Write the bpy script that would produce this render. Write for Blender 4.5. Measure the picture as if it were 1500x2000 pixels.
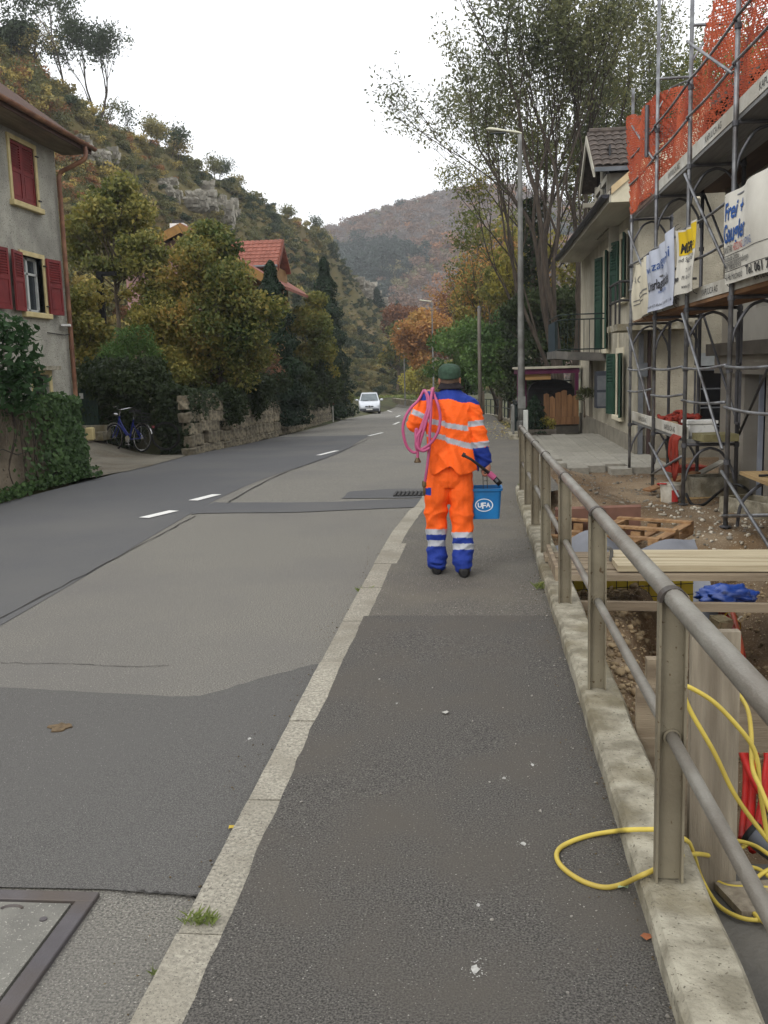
import bpy, bmesh, math, random
import numpy as np
from mathutils import Vector, Matrix, noise as mnoise
for _o in list(bpy.data.objects): bpy.data.objects.remove(_o)
SC = bpy.context.scene
COL = SC.collection
# ------------------------------------------------------------------ camera
F = 1850.; VX, VY = 930., 714.; RHO = .029; CH = 1.7
_d = np.array([(VX-750)/F, (1000-VY)/F, -1.]); _d /= np.linalg.norm(_d)
_zx, _zy = -math.sin(RHO), math.cos(RHO)
_z = np.array([_zx, _zy, (_zx*_d[0]+_zy*_d[1])/(-_d[2])]); _z /= np.linalg.norm(_z)
CM = np.array([np.cross(_d, _z), _d, _z])
CO = np.array([0, 0, CH])
cam = bpy.data.objects.new('camera', bpy.data.cameras.new('camera')); COL.objects.link(cam)
cam.data.sensor_fit = 'VERTICAL'; cam.data.sensor_height = 24; cam.data.lens = 24*F/2000
cam.data.clip_start = .05; cam.data.clip_end = 3000
cam.matrix_world = Matrix.Translation((0, 0, CH)) @ Matrix([list(r) for r in CM]).to_4x4()
SC.camera = cam
# ------------------------------------------------------------------ overcast sky and soft sun
W = bpy.data.worlds.new('World'); SC.world = W; W.use_nodes = True
nt = W.node_tree; bg = nt.nodes['Background']
sky = nt.nodes.new('ShaderNodeTexSky'); sky.sky_type = 'NISHITA'; sky.sun_disc = False
sky.sun_elevation = math.radians(38); sky.sun_rotation = math.radians(35); sky.dust_density = 4
hs = nt.nodes.new('ShaderNodeHueSaturation'); hs.inputs['Saturation'].default_value = .15
mx = nt.nodes.new('ShaderNodeMix'); mx.data_type = 'RGBA'; mx.inputs[0].default_value = .88
mx.inputs[7].default_value = (12.6, 12.8, 13.1, 1)
nt.links.new(sky.outputs[0], hs.inputs['Color']); nt.links.new(hs.outputs[0], mx.inputs[6])
nt.links.new(mx.outputs[2], bg.inputs[0]); bg.inputs[1].default_value = .12
sun = bpy.data.objects.new('sun', bpy.data.lights.new('sun', 'SUN')); COL.objects.link(sun)
sun.data.energy = 1.1; sun.data.angle = math.radians(18); sun.data.color = (1, .97, .92)
sun.rotation_euler = (math.radians(52), 0, math.radians(-35))
vs = SC.view_settings; vs.view_transform = 'Standard'; vs.look = 'None'; vs.exposure = .1; vs.gamma = 1
SC.render.engine = 'CYCLES'
SC.cycles.max_bounces = 7; SC.cycles.diffuse_bounces = 4; SC.cycles.glossy_bounces = 2
SC.cycles.transparent_max_bounces = 6; SC.cycles.caustics_reflective = False; SC.cycles.caustics_refractive = False
SC.cycles.use_denoising = True; SC.cycles.denoising_prefilter = 'ACCURATE'
# ------------------------------------------------------------------ pixel helpers (photograph pixels -> places)
def ray(px, py): return CM @ np.array([(px-750)/F, (1000-py)/F, -1.])
def G(px, py, z=0.): r = ray(px, py); return Vector(CO+r*((z-CH)/r[2]))
def XP(px, py, X): r = ray(px, py); return Vector(CO+r*(X/r[0]))
def YP(px, py, Y): r = ray(px, py); return Vector(CO+r*(Y/r[1]))
def zr(y):                       # height of the road along the street: level, then falling away, then level
    if y < 11: return 0.
    if y < 17: return -.034*(y-11)**2/12
    if y < 30: return -.034*(y-14)
    if y < 85: return -.544-.0302*(y-30)
    return -2.205-.0302*8*(1-math.exp(-(y-85)/8))
def GR(px, py, o=0.):            # pixel on the road surface
    r = ray(px, py); lo, hi = 1., 300.
    for _ in range(50):
        m = (lo+hi)/2; p = CO+r*m
        if p[2]-zr(p[1])-o > 0: lo = m
        else: hi = m
    return Vector(CO+r*lo)
# ------------------------------------------------------------------ noise
def _h(i, j, s):
    n = (i.astype(np.int64)*374761393+j.astype(np.int64)*668265263+s*982451653) & 0x7fffffff
    n = ((n ^ (n >> 13))*1274126177) & 0x7fffffff
    return ((n ^ (n >> 16)) & 0xffff)/65535.
def vnoise(x, y, s=0):
    x = np.asarray(x, float); y = np.asarray(y, float)
    i = np.floor(x); j = np.floor(y); u = x-i; v = y-j; u = u*u*(3-2*u); v = v*v*(3-2*v)
    return (_h(i, j, s)*(1-u)+_h(i+1, j, s)*u)*(1-v)+(_h(i, j+1, s)*(1-u)+_h(i+1, j+1, s)*u)*v
def fbm(x, y, sc=1., o=4, s=0):
    t = 0.; a = .5
    for k in range(o):
        t = t+a*(vnoise(np.asarray(x)*sc+17*k, np.asarray(y)*sc-9*k, s+k)-.5); sc *= 2.03; a *= .5
    return t
# ------------------------------------------------------------------ materials
def C(r, g, b):
    f = lambda c: ((c/255+.055)/1.055)**2.4 if c > 10 else c/255/12.92
    return (f(r), f(g), f(b), 1)
MATS = {}
def mat(name, c1, c2=None, scale=4, rough=.85, bump=0, bscale=None, metal=0, rnd=0, stretch=None, c3=None, scale3=.6,
        speck=None, sscale=90, samt=.12, spec=.3, trans=0, contrast=(.35, .65), island=0, coat=0, detail=6, dist=.02):
    if name in MATS: return MATS[name]
    m = bpy.data.materials.new(name); MATS[name] = m; m.use_nodes = True
    n = m.node_tree.nodes; l = m.node_tree.links; b = n['Principled BSDF']
    b.inputs['Roughness'].default_value = rough; b.inputs['Metallic'].default_value = metal
    b.inputs['Specular IOR Level'].default_value = spec
    if coat: b.inputs['Coat Weight'].default_value = coat
    tc = n.new('ShaderNodeTexCoord'); co = tc.outputs['Object']
    if stretch:
        mp = n.new('ShaderNodeMapping'); mp.inputs['Scale'].default_value = stretch; l.new(co, mp.inputs[0]); co = mp.outputs[0]
    def noi(sc, det=detail, ro=.55):
        t = n.new('ShaderNodeTexNoise'); t.inputs['Scale'].default_value = sc; t.inputs['Detail'].default_value = det
        t.inputs['Roughness'].default_value = ro; l.new(co, t.inputs['Vector']); return t.outputs[0]
    def ramp(fac, a, bb):
        r = n.new('ShaderNodeMapRange'); r.inputs[1].default_value = a; r.inputs[2].default_value = bb; l.new(fac, r.inputs[0]); return r.outputs[0]
    def mix(fac, A, B):
        x = n.new('ShaderNodeMix'); x.data_type = 'RGBA'
        for so, v in ((x.inputs[0], fac), (x.inputs[6], A), (x.inputs[7], B)):
            if hasattr(v, 'is_output'): l.new(v, so)
            else: so.default_value = v
        return x.outputs[2]
    col = c1
    if c2: col = mix(ramp(noi(scale), *contrast), c1, c2)
    if c3: col = mix(ramp(noi(scale3, 5), .45, .68), col, c3)
    if speck:
        col = mix(ramp(noi(sscale, 2, .5), .72-samt, .76-samt), col, speck)
    if rnd or island:
        src = n.new('ShaderNodeObjectInfo').outputs['Random'] if rnd else n.new('ShaderNodeNewGeometry').outputs['Random Per Island']
        q = rnd or island
        r = n.new('ShaderNodeMapRange'); r.inputs[3].default_value = 1-q; r.inputs[4].default_value = 1+q; l.new(src, r.inputs[0])
        hv = n.new('ShaderNodeHueSaturation'); l.new(r.outputs[0], hv.inputs['Value'])
        if hasattr(col, 'is_output'): l.new(col, hv.inputs['Color'])
        else: hv.inputs['Color'].default_value = col
        col = hv.outputs[0]
    if hasattr(col, 'is_output'): l.new(col, b.inputs['Base Color'])
    else: b.inputs['Base Color'].default_value = col
    if bump:
        bm_ = n.new('ShaderNodeBump'); bm_.inputs['Strength'].default_value = bump; bm_.inputs['Distance'].default_value = dist
        l.new(noi(bscale or scale*6, 4, .6), bm_.inputs['Height']); l.new(bm_.outputs[0], b.inputs['Normal'])
    if trans:
        tr = n.new('ShaderNodeBsdfTranslucent'); ms = n.new('ShaderNodeMixShader'); ms.inputs[0].default_value = trans
        if hasattr(col, 'is_output'): l.new(col, tr.inputs[0])
        else: tr.inputs[0].default_value = col
        l.new(b.outputs[0], ms.inputs[1]); l.new(tr.outputs[0], ms.inputs[2]); l.new(ms.outputs[0], n['Material Output'].inputs[0])
    return m
def leafmat(name, cols, trans=.32, scale=.35, gain=1.6, sat=.88):   # leaves: every leaf its own shade, clumps drift between the kind's colours
    if name in MATS: return MATS[name]
    m = bpy.data.materials.new(name); MATS[name] = m; m.use_nodes = True
    n = m.node_tree.nodes; l = m.node_tree.links; b = n['Principled BSDF']
    b.inputs['Roughness'].default_value = .6; b.inputs['Specular IOR Level'].default_value = .25
    geo = n.new('ShaderNodeNewGeometry'); tc = n.new('ShaderNodeTexCoord')
    t = n.new('ShaderNodeTexNoise'); t.inputs['Scale'].default_value = scale; t.inputs['Detail'].default_value = 3
    l.new(tc.outputs['Object'], t.inputs['Vector'])
    a = n.new('ShaderNodeMath'); a.operation = 'MULTIPLY_ADD'; a.inputs[1].default_value = .42
    l.new(geo.outputs['Random Per Island'], a.inputs[0])
    s = n.new('ShaderNodeMath'); s.operation = 'MULTIPLY_ADD'; s.inputs[1].default_value = 2.0; s.inputs[2].default_value = -.72
    l.new(t.outputs[0], s.inputs[0]); l.new(s.outputs[0], a.inputs[2])
    r = n.new('ShaderNodeValToRGB'); e = r.color_ramp.elements
    while len(e) > 1: e.remove(e[-1])
    for i, c in enumerate(cols):
        gm = .3*c[0]+.6*c[1]+.1*c[2]; c = tuple(min(.5, gain*(gm+(q-gm)*sat)) for q in c[:3])+(1,)
        if i == 0: e[0].position = 0; e[0].color = c
        else: e.new(i/(len(cols)-1)).color = c
    l.new(a.outputs[0], r.inputs[0]); l.new(r.outputs[0], b.inputs['Base Color'])
    tr = n.new('ShaderNodeBsdfTranslucent'); ms = n.new('ShaderNodeMixShader'); ms.inputs[0].default_value = trans
    l.new(r.outputs[0], tr.inputs[0]); l.new(b.outputs[0], ms.inputs[1]); l.new(tr.outputs[0], ms.inputs[2])
    l.new(ms.outputs[0], n['Material Output'].inputs[0])
    return m
# ------------------------------------------------------------------ objects
WLOC = {}
def adopt(o, parent):
    o.parent = parent
    p = WLOC.get(parent.name)
    if p is not None: o.matrix_parent_inverse = Matrix.Translation(-p)
def tag(o, label=None, cat=None, group=None, kind=None):
    for k, v in (('label', label), ('category', cat), ('group', group), ('kind', kind)):
        if v: o[k] = v
    return o
def thing(name, label, cat, loc=(0, 0, 0), group=None, local=False, rz=0):
    o = bpy.data.objects.new(name, None); COL.objects.link(o); o.location = loc; o.rotation_euler.z = rz
    o.empty_display_size = .1
    if not local: WLOC[o.name] = Vector(loc)
    return tag(o, label, cat, group)
def link(name, me, m, parent=None, smooth=False):
    if m is not None:
        for q in (m if isinstance(m, (list, tuple)) else [m]): me.materials.append(q)
    if smooth: me.polygons.foreach_set('use_smooth', np.ones(len(me.polygons), bool))
    o = bpy.data.objects.new(name, me); COL.objects.link(o)
    if parent is not None: adopt(o, parent)
    return o
def inst(name, me, parent, M):     # another object on shared mesh data
    o = bpy.data.objects.new(name, me); COL.objects.link(o); o.matrix_basis = M
    if parent is not None: adopt(o, parent)
    return o
def copy_tree(o, parent=None):
    c = o.copy(); COL.objects.link(c); c.parent = parent
    for ch in o.children: copy_tree(ch, c)
    return c
class MB:
    def __init__(s): s.v = []; s.f = []; s.m = []
    def add(s, vs, fs, mi=0):
        k = len(s.v); s.v += [tuple(p) for p in vs]; s.f += [tuple(i+k for i in f) for f in fs]; s.m += [mi]*len(fs); return s
    def obox(s, o, u, v, w, mi=0):
        o, u, v, w = map(Vector, (o, u, v, w))
        if u.cross(v).dot(w) < 0: u, v = v, u
        P = [o, o+u, o+u+v, o+v, o+w, o+u+w, o+u+v+w, o+v+w]
        return s.add(P, [(3, 2, 1, 0), (4, 5, 6, 7), (0, 1, 5, 4), (1, 2, 6, 5), (2, 3, 7, 6), (3, 0, 4, 7)], mi)
    def box(s, x0, x1, y0, y1, z0, z1, mi=0): return s.obox((x0, y0, z0), (x1-x0, 0, 0), (0, y1-y0, 0), (0, 0, z1-z0), mi)
    def cbox(s, c, sx, sy, sz, rz=0, mi=0, tilt=0):
        R = Matrix.Rotation(rz, 3, 'Z') @ Matrix.Rotation(tilt, 3, 'Y'); c = Vector(c)
        u = R @ Vector((sx, 0, 0)); v = R @ Vector((0, sy, 0)); w = R @ Vector((0, 0, sz))
        return s.obox(c-(u+v+w)/2, u, v, w, mi)
    def beam(s, a, b, w, h, mi=0, up=(0, 0, 1)):
        a, b = Vector(a), Vector(b); d = (b-a).normalized(); up = Vector(up)
        if abs(d.dot(up)) > .99: up = Vector((1, 0, 0))
        x = d.cross(up).normalized(); y = x.cross(d)
        return s.obox(a-x*w/2-y*h/2, x*w, y*h, b-a, mi)
    def tube(s, pts, r, n=8, mi=0, caps=True, closed=False):
        P = [Vector(p) for p in pts]; m = len(P); R = r if hasattr(r, '__len__') else [r]*m
        k0 = len(s.v); up = None
        for i, p in enumerate(P):
            if closed: d = P[(i+1) % m]-P[i-1]
            else: d = P[min(i+1, m-1)]-P[max(i-1, 0)]
            d = d.normalized() if d.length > 1e-9 else Vector((0, 0, 1))
            if up is None: up = d.orthogonal().normalized()
            x = up-d*up.dot(d)
            x = x.normalized() if x.length > 1e-6 else d.orthogonal().normalized()
            y = d.cross(x); up = x
            for j in range(n):
                a = 2*math.pi*j/n; s.v.append(tuple(p+(x*math.cos(a)+y*math.sin(a))*R[i]))
        for i in range(m if closed else m-1):
            for j in range(n):
                a = k0+i*n+j; b = k0+i*n+(j+1) % n; c = k0+((i+1) % m)*n+(j+1) % n; d = k0+((i+1) % m)*n+j
                s.f.append((a, b, c, d)); s.m.append(mi)
        if caps and not closed:
            s.f.append(tuple(k0+j for j in reversed(range(n)))); s.m.append(mi)
            s.f.append(tuple(k0+(m-1)*n+j for j in range(n))); s.m.append(mi)
        return s
    def lathe(s, prof, c=(0, 0, 0), n=20, mi=0, axis='Z'):
        c = Vector(c); k0 = len(s.v)
        for r, h in prof:
            for j in range(n):
                a = 2*math.pi*j/n; x, y = r*math.cos(a), r*math.sin(a)
                q = (x, y, h) if axis == 'Z' else ((h, x, y) if axis == 'X' else (y, h, x))
                s.v.append(tuple(c+Vector(q)))
        for i in range(len(prof)-1):
            for j in range(n):
                s.f.append((k0+i*n+j, k0+i*n+(j+1) % n, k0+(i+1)*n+(j+1) % n, k0+(i+1)*n+j)); s.m.append(mi)
        return s
    def prism(s, poly, w, mi=0):       # closed polygon (3D points) pushed along w
        P = [Vector(p) for p in poly]; n = len(P); w = Vector(w)
        nn = sum(((P[i]-P[0]).cross(P[i+1]-P[0]) for i in range(1, n-1)), Vector())
        if nn.dot(w) < 0: P.reverse()
        return s.add(P+[p+w for p in P], [tuple(reversed(range(n))), tuple(range(n, 2*n))]+[(i, (i+1) % n, n+(i+1) % n, n+i) for i in range(n)], mi)
    def me(s, name):
        me = bpy.data.meshes.new(name); me.from_pydata(s.v, [], s.f)
        if any(s.m): me.polygons.foreach_set('material_index', s.m)
        me.update(); return me
    def build(s, name, m, parent=None, smooth=False, bevel=0):
        me = s.me(name)
        if bevel:
            b = bmesh.new(); b.from_mesh(me)
            bmesh.ops.bevel(b, geom=list(b.edges), offset=bevel, segments=1, affect='EDGES', profile=.5)
            b.to_mesh(me); b.free()
        return link(name, me, m, parent, smooth)
def catmull(P, k=8, closed=False):
    P = [Vector(p) for p in P]; n = len(P); out = []
    for i in range(n if closed else n-1):
        g = lambda j: P[j % n] if closed else P[max(0, min(n-1, j))]
        a, b, c, d = g(i-1), g(i), g(i+1), g(i+2)
        for q in range(k):
            t = q/k
            out.append(.5*((2*b)+(c-a)*t+(2*a-5*b+4*c-d)*t*t+(3*b-a-3*c+d)*t**3))
    if not closed: out.append(P[-1])
    return out
def np_mesh(name, V, Fq):            # numpy verts + quads (or tris) quickly
    me = bpy.data.meshes.new(name); k = Fq.shape[1]
    me.vertices.add(len(V)); me.vertices.foreach_set('co', np.ascontiguousarray(V, np.float32).ravel())
    me.loops.add(Fq.size); me.loops.foreach_set('vertex_index', np.ascontiguousarray(Fq, np.int32).ravel())
    me.polygons.add(len(Fq)); me.polygons.foreach_set('loop_start', np.arange(0, Fq.size, k, dtype=np.int32))
    try: me.polygons.foreach_set('loop_total', np.full(len(Fq), k, np.int32))
    except Exception: pass
    me.update(calc_edges=True); return me
def grid_mesh(name, X, Y, Z):
    r, c = X.shape; i = np.arange(r*c).reshape(r, c)
    Fq = np.stack([i[:-1, :-1], i[:-1, 1:], i[1:, 1:], i[1:, :-1]], -1).reshape(-1, 4)
    return np_mesh(name, np.stack([X, Y, Z], -1).reshape(-1, 3), Fq)
def text_flat(body, size, sx=1., bold=0., shear=0.):
    c = bpy.data.curves.new('t', 'FONT'); c.body = body; c.size = size; c.offset = bold; c.shear = shear; c.resolution_u = 3
    o = bpy.data.objects.new('t', c); me = bpy.data.meshes.new_from_object(o); bpy.data.objects.remove(o)
    if sx != 1.:
        for v in me.vertices: v.co.x *= sx
    return me
def text_on(body, size, fn, m, parent, sx=1., bold=0., shear=0., name='lettering', fit=None, sub=0):
    me = text_flat(body, size, 1., bold, shear)
    xs = [v.co.x for v in me.vertices]
    if fit and xs:
        k = fit/max(1e-6, (max(xs)-min(xs)))
    else: k = sx
    x0 = min(xs) if xs else 0
    if sub:
        b = bmesh.new(); b.from_mesh(me); bmesh.ops.triangulate(b, faces=b.faces)
        bmesh.ops.subdivide_edges(b, edges=[e for e in b.edges if e.calc_length() > sub], cuts=2, use_grid_fill=True); b.to_mesh(me); b.free()
    for v in me.vertices: v.co = fn((v.co.x-x0)*k, v.co.y)
    return link(name, me, m, parent)
rs = np.random.RandomState(7); random.seed(7)
def leaf_mesh(name, P, size, rng, up=.35, asp=.55, spread=.35, Nrm=None):   # one small folded-free rhombus per leaf
    n = len(P)
    a = rng.normal(size=(n, 3)); 
    if Nrm is not None: a = a*.6+Nrm
    a[:, 2] += up; a /= np.linalg.norm(a, axis=1)[:, None]+1e-9
    t = rng.normal(size=(n, 3)); t -= a*(t*a).sum(1)[:, None]; t /= np.linalg.norm(t, axis=1)[:, None]+1e-9
    b = np.cross(a, t); s = size*(1+spread*rng.uniform(-1, 1, n))[:, None]
    V = np.stack([P-t*s*.5, P+b*s*asp*.5-t*s*.08, P+t*s*.5, P-b*s*asp*.5-t*s*.08], 1).reshape(-1, 3)
    return np_mesh(name, V, np.arange(4*n).reshape(-1, 4))
# ================================================================== SETTING
def sm(t): t = np.clip(t, 0, 1); return t*t*(3-2*t)
zr_np = np.vectorize(zr)
def gz(x, y):
    x = np.asarray(x, float); y = np.asarray(y, float)
    b = zr_np(np.clip(y, -50, 400))-.07
    # left: drive rises to the house, gardens held up by the two walls
    drive = sm((-x-8.)/2.6)*.55*sm((y-13)/3)
    yard = sm((-x-7.05)/.25)*1.15*sm((15.2-y)/.5)
    gard = sm((-x-8.0-(np.clip(y, 23, 62)-23)*.05)/.5)*(1.0+.22*np.clip(-x-8.5, 0, 12))*sm((y-24.2)/.8)*sm((78-y)/12)
    bed = sm((-x-8.3)/.4)*.12*sm((y-23.4)/.6)*sm((24.6-y)/.5)
    b = b+np.maximum(np.maximum(drive, yard), np.maximum(gard, bed))*(x < -6.5)
    # right: building site
    s = sm((x-.62)/.06)
    far = sm((y-10.0)/1.2)
    lvl = -.36-.16*sm((y-12)/3)
    open_ = zr_np(y)-.1-.25*sm((x-1.2)/1.2)
    siteF = lvl*(1-sm((y-12.3)/1.))+np.minimum(open_, 0)*sm((y-12.3)/1.)-.08*sm((y-13)/2)*(1-sm((y-17)/2))*sm((x-1)/1.5)
    xx = x-.19*(np.clip(y, 3.5, 10)-7)
    heap = -.16-.66*sm((xx-1.12-.08*np.sin(y*1.7))/.4)+.54*sm((xx-2.1+.1*np.sin(y*2.3))/.5)
    heap = np.where(y < 4.0, heap*(1-sm((4.0-y)/.25))+(-.46)*sm((4.0-y)/.25), heap)
    site = heap*(1-far)+siteF*far
    lump = fbm(x, y, 1.6, 5, 3)*.22+fbm(x, y, 9, 3, 8)*.06
    site = site+lump*sm((y-3.4)/.5)*np.where(y > 17.5, 1-sm((y-17.5)/1.5), 1)
    w = s*sm((22.5-y)/1.0)
    b = b*(1-w)+site*w
    # paved forecourt of the cream house, then the wooded bank falling to the stream
    w2 = sm((x-.7)/.3)*sm((y-20.5)/1.0)*sm((34-y)/1.)
    b = b*(1-w2)+np.minimum(zr_np(y)-.07, -.50)*w2
    bank = sm((x-1.6-.0*y)/2.5)*sm((y-36)/4)*sm((200-y)/40)
    b = b-1.2*bank
    return b
def build_ground():
    xs = np.unique(np.round(np.concatenate([np.linspace(-430, -60, 14), np.linspace(-60, -14, 24), np.arange(-14, .6, .4), np.arange(.6, 5, .1), np.arange(5, 20, .8), np.linspace(20, 60, 12), np.linspace(60, 430, 12)]), 3))
    ys = np.unique(np.round(np.concatenate([np.linspace(-60, -2, 10), np.arange(-2, 3, .5), np.arange(3, 20, .1), np.arange(20, 36, .4), np.arange(36, 130, 2.), np.linspace(130, 400, 20), np.linspace(400, 780, 8)]), 3))
    X, Y = np.meshgrid(xs, ys); Z = gz(X, Y)
    me = grid_mesh('ground', X, Y, Z)
    soil = mat('site_soil', C(118, 96, 70), C(78, 62, 46), 1.8, .95, .9, 34, c3=C(140, 122, 98), scale3=.9, speck=C(175, 160, 135), sscale=60, samt=.08)
    grass = mat('verge_earth', C(62, 72, 38), C(88, 82, 52), 1.2, .95, .6, 20, c3=C(52, 46, 34), scale3=.3)
    me.materials.append(grass); me.materials.append(soil)
    c = np.zeros(len(me.polygons)*3); me.polygons.foreach_get('center', c); c = c.reshape(-1, 3)
    me.polygons.foreach_set('material_index', ((c[:, 0] > .6) & (c[:, 1] < 23) & (c[:, 0] < 12)).astype(np.int32))
    me.polygons.foreach_set('use_smooth', np.ones(len(me.polygons), bool))
    o = bpy.data.objects.new('ground', me); COL.objects.link(o); tag(o, kind='structure')
build_ground()
# ---- road
CEN = catmull([(-3.75, -6, 0), (-3.75, 4, 0), (-3.75, 12, 0), (-3.72, 22, 0), (-3.85, 33, 0), (-4.35, 49, 0), (-5.6, 68, 0), (-7.5, 84, 0), (-10.6, 98, 0), (-15.5, 108, 0), (-22, 114.5, 0), (-32, 118, 0)], 14)
def ribbon(l, r, z, i0=0, i1=None, n=8, wav=None):
    P = CEN[i0:i1]; A = []
    for i, p in enumerate(P):
        d = (P[min(i+1, len(P)-1)]-P[max(i-1, 0)]).normalized(); nn = Vector((d.y, -d.x, 0))
        L = l(p.y) if callable(l) else l; R = r(p.y) if callable(r) else r
        A.append([p+nn*(L+(R-L)*k/n) for k in range(n+1)])
    X = np.array([[q.x for q in a] for a in A]); Y = np.array([[q.y for q in a] for a in A])
    return X, Y, zr_np(Y)+z
roadL = lambda y: -2.85-.55*sm((y-14)/9)-.0*y
roadR = lambda y: 2.9+.22*sm((y-9)/4)
m_road = mat('worn_asphalt', C(146, 142, 132), C(82, 80, 76), 115, .92, .8, 150, c3=C(112, 109, 104), scale3=.5, speck=C(172, 168, 158), sscale=120, samt=.08, dist=.01, contrast=(.37, .63))
m_dark = mat('dark_asphalt', C(110, 108, 104), C(70, 68, 66), 150, .9, .6, 190, c3=C(94, 92, 89), scale3=.6, speck=C(150, 148, 142), sscale=150, samt=.06, dist=.009, contrast=(.38, .62))
m_lane = mat('left_lane_asphalt', C(100, 100, 100), C(76, 76, 78), 150, .88, .5, 200, c3=C(98, 97, 95), scale3=.35, dist=.009, contrast=(.38, .62))
m_walkN = mat('new_pavement_asphalt', C(114, 110, 104), C(62, 60, 57), 150, .93, .9, 170, c3=C(96, 91, 84), scale3=2.1, speck=C(165, 161, 153), sscale=120, samt=.04, dist=.013, contrast=(.38, .62))
m_walkF = mat('old_pavement_asphalt', C(122, 117, 108), C(66, 64, 60), 140, .93, .8, 150, c3=C(108, 103, 93), scale3=1.4, speck=C(175, 172, 165), sscale=110, samt=.07, dist=.011, contrast=(.38, .62))
m_conc = mat('weathered_concrete', C(172, 166, 148), C(124, 118, 102), 7, .93, .9, 70, c3=C(110, 100, 74), scale3=2.6, speck=C(104, 98, 84), sscale=75, samt=.08, dist=.012, contrast=(.38, .62))
m_kerb = mat('kerb_granite', C(178, 172, 156), C(132, 127, 116), 70, .92, .8, 110, c3=C(140, 134, 120), scale3=3, speck=C(108, 103, 94), sscale=130, samt=.10, rnd=.08, dist=.01)
m_white = mat('road_paint', C(226, 225, 220), C(190, 188, 182), 12, .8, .3, 60, contrast=(.55, .75))
tag(link('road', grid_mesh('road', *ribbon(roadL, roadR, 0)), m_road), kind='structure')
X, Y, Z = ribbon(lambda y: roadL(y)+.01, lambda y: .32+.12*math.sin(y*.35)-.1*sm((y-20)/10), .004, 0, 58)
tag(link('left_lane', grid_mesh('left_lane', X, Y, Z), m_lane), kind='structure')
def wavy_poly(name, pts, z, m, k=6, amp=.02, seed=1, kind='structure'):
    P = catmull([(a, b, 0) for a, b in pts], k, True); b = MB(); rr = random.Random(seed)
    q = [(p.x+rr.uniform(-amp, amp), p.y+rr.uniform(-amp, amp), 0) for p in P]
    b.add([(x, y, zr(y)+z) for x, y, _ in q], [tuple(range(len(q)))])
    me = b.me(name); bb = bmesh.new(); bb.from_mesh(me); bmesh.ops.triangulate(bb, faces=bb.faces)
    if any(f.normal.z < 0 for f in bb.faces): bmesh.ops.reverse_faces(bb, faces=bb.faces)
    bb.to_mesh(me); bb.free(); return tag(link(name, me, m), kind=kind)
def gpx(px, py, z=0): p = G(px, py, z); return (p.x, p.y)
wavy_poly('road_patch', [(-9, 2.82), (-5, 2.83), (-1.25, 2.83), (-.89, 2.8), (-.89, 4), (-.88, 5.2)]+[gpx(*p) for p in [(545, 1318), (480, 1336), (400, 1359), (330, 1362), (130, 1352), (0, 1345)]]+[(-4, 4.9), (-6, 4.8), (-9, 4.8)], .008, m_dark, 5, .008)
wavy_poly('road_patch', [(-3.5, 11.2), (-3.3, 11.22), (-2.2, 11.2), (-1.2, 11.4), (-.8, 11.45), (-.72, 11.5), (-.72, 12.2), (-.8, 12.25), (-1.3, 12.2), (-2, 12.05), (-3.3, 12.15), (-3.5, 12.15)], .008, m_lane, 5, .012, 2)
wavy_poly('road_patch', [(-1.8, 12.45), (-1.75, 12.4), (-1.1, 12.35), (-.75, 12.35), (-.72, 12.4), (-.72, 13.3), (-.78, 13.36), (-1.2, 13.4), (-1.7, 13.2), (-1.8, 13.1)], .008, m_lane, 5, .012, 3)
# cracks and tar seams lying in the surface
m_crack = mat('crack_tar', C(52, 50, 48), C(66, 64, 60), 20, .9)
def seam(pts, w, z, seed=0):
    rr = random.Random(seed); P = catmull([(a, b, 0) for a, b in pts], 12); b = MB(); L = []; R = []
    for i, p in enumerate(P):
        d = (P[min(i+1, len(P)-1)]-P[max(i-1, 0)]).normalized(); n = Vector((d.y, -d.x, 0)); o = rr.uniform(-.012, .012); ww = w*rr.uniform(.3, 1)
        L.append((p.x+n.x*(o-ww), p.y+n.y*(o-ww), zr(p.y)+z)); R.append((p.x+n.x*(o+ww), p.y+n.y*(o+ww), zr(p.y)+z))
    n = len(P); b.add(L+R, [(i, n+i, n+i+1, i+1) for i in range(n-1)])
    return tag(b.build('road_crack', m_crack), kind='structure')
seam([(-3.45, 5.5), (-3.4, 8), (-3.4, 11)], .012, .0085, 1); seam([(-3.3, 12.2), (-3.4, 16), (-3.35, 22), (-3.5, 30)], .02, .0085, 2)
seam([gpx(0, 1296), gpx(140, 1297), gpx(230, 1302), gpx(330, 1301)], .004, .0045, 3)
seam([(-1.2, 2.81), (-1.05, 2.815), (-.9, 2.8)], .006, .0125, 4)
# ---- centre dashes
for i, (a, b, w) in enumerate([((281, 1013), (340, 999), .15), ((377, 979), (424, 967), .15), ((622, 890), (658, 881), .13), ((720, 852), (747, 845.5), .14), ((769, 829.5), (780, 824.5), .15), ((774, 815), (781, 811.5), .15), ((766, 805), (757, 801.5), .15), ((754, 800.5), (745, 798), .15)]):
    p, q = GR(*a), GR(*b); d = (q-p).normalized(); n = Vector((d.y, -d.x, 0))*w/2; k = 5
    L = [p.lerp(q, t/k)-n for t in range(k+1)]; R = [p.lerp(q, t/k)+n for t in range(k+1)]
    mb = MB(); mb.add([(v.x, v.y, zr(v.y)+.013) for v in L+R], [(j, k+1+j, k+2+j, j+1) for j in range(k)])
    tag(mb.build('lane_dash', m_white), kind='structure')
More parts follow.
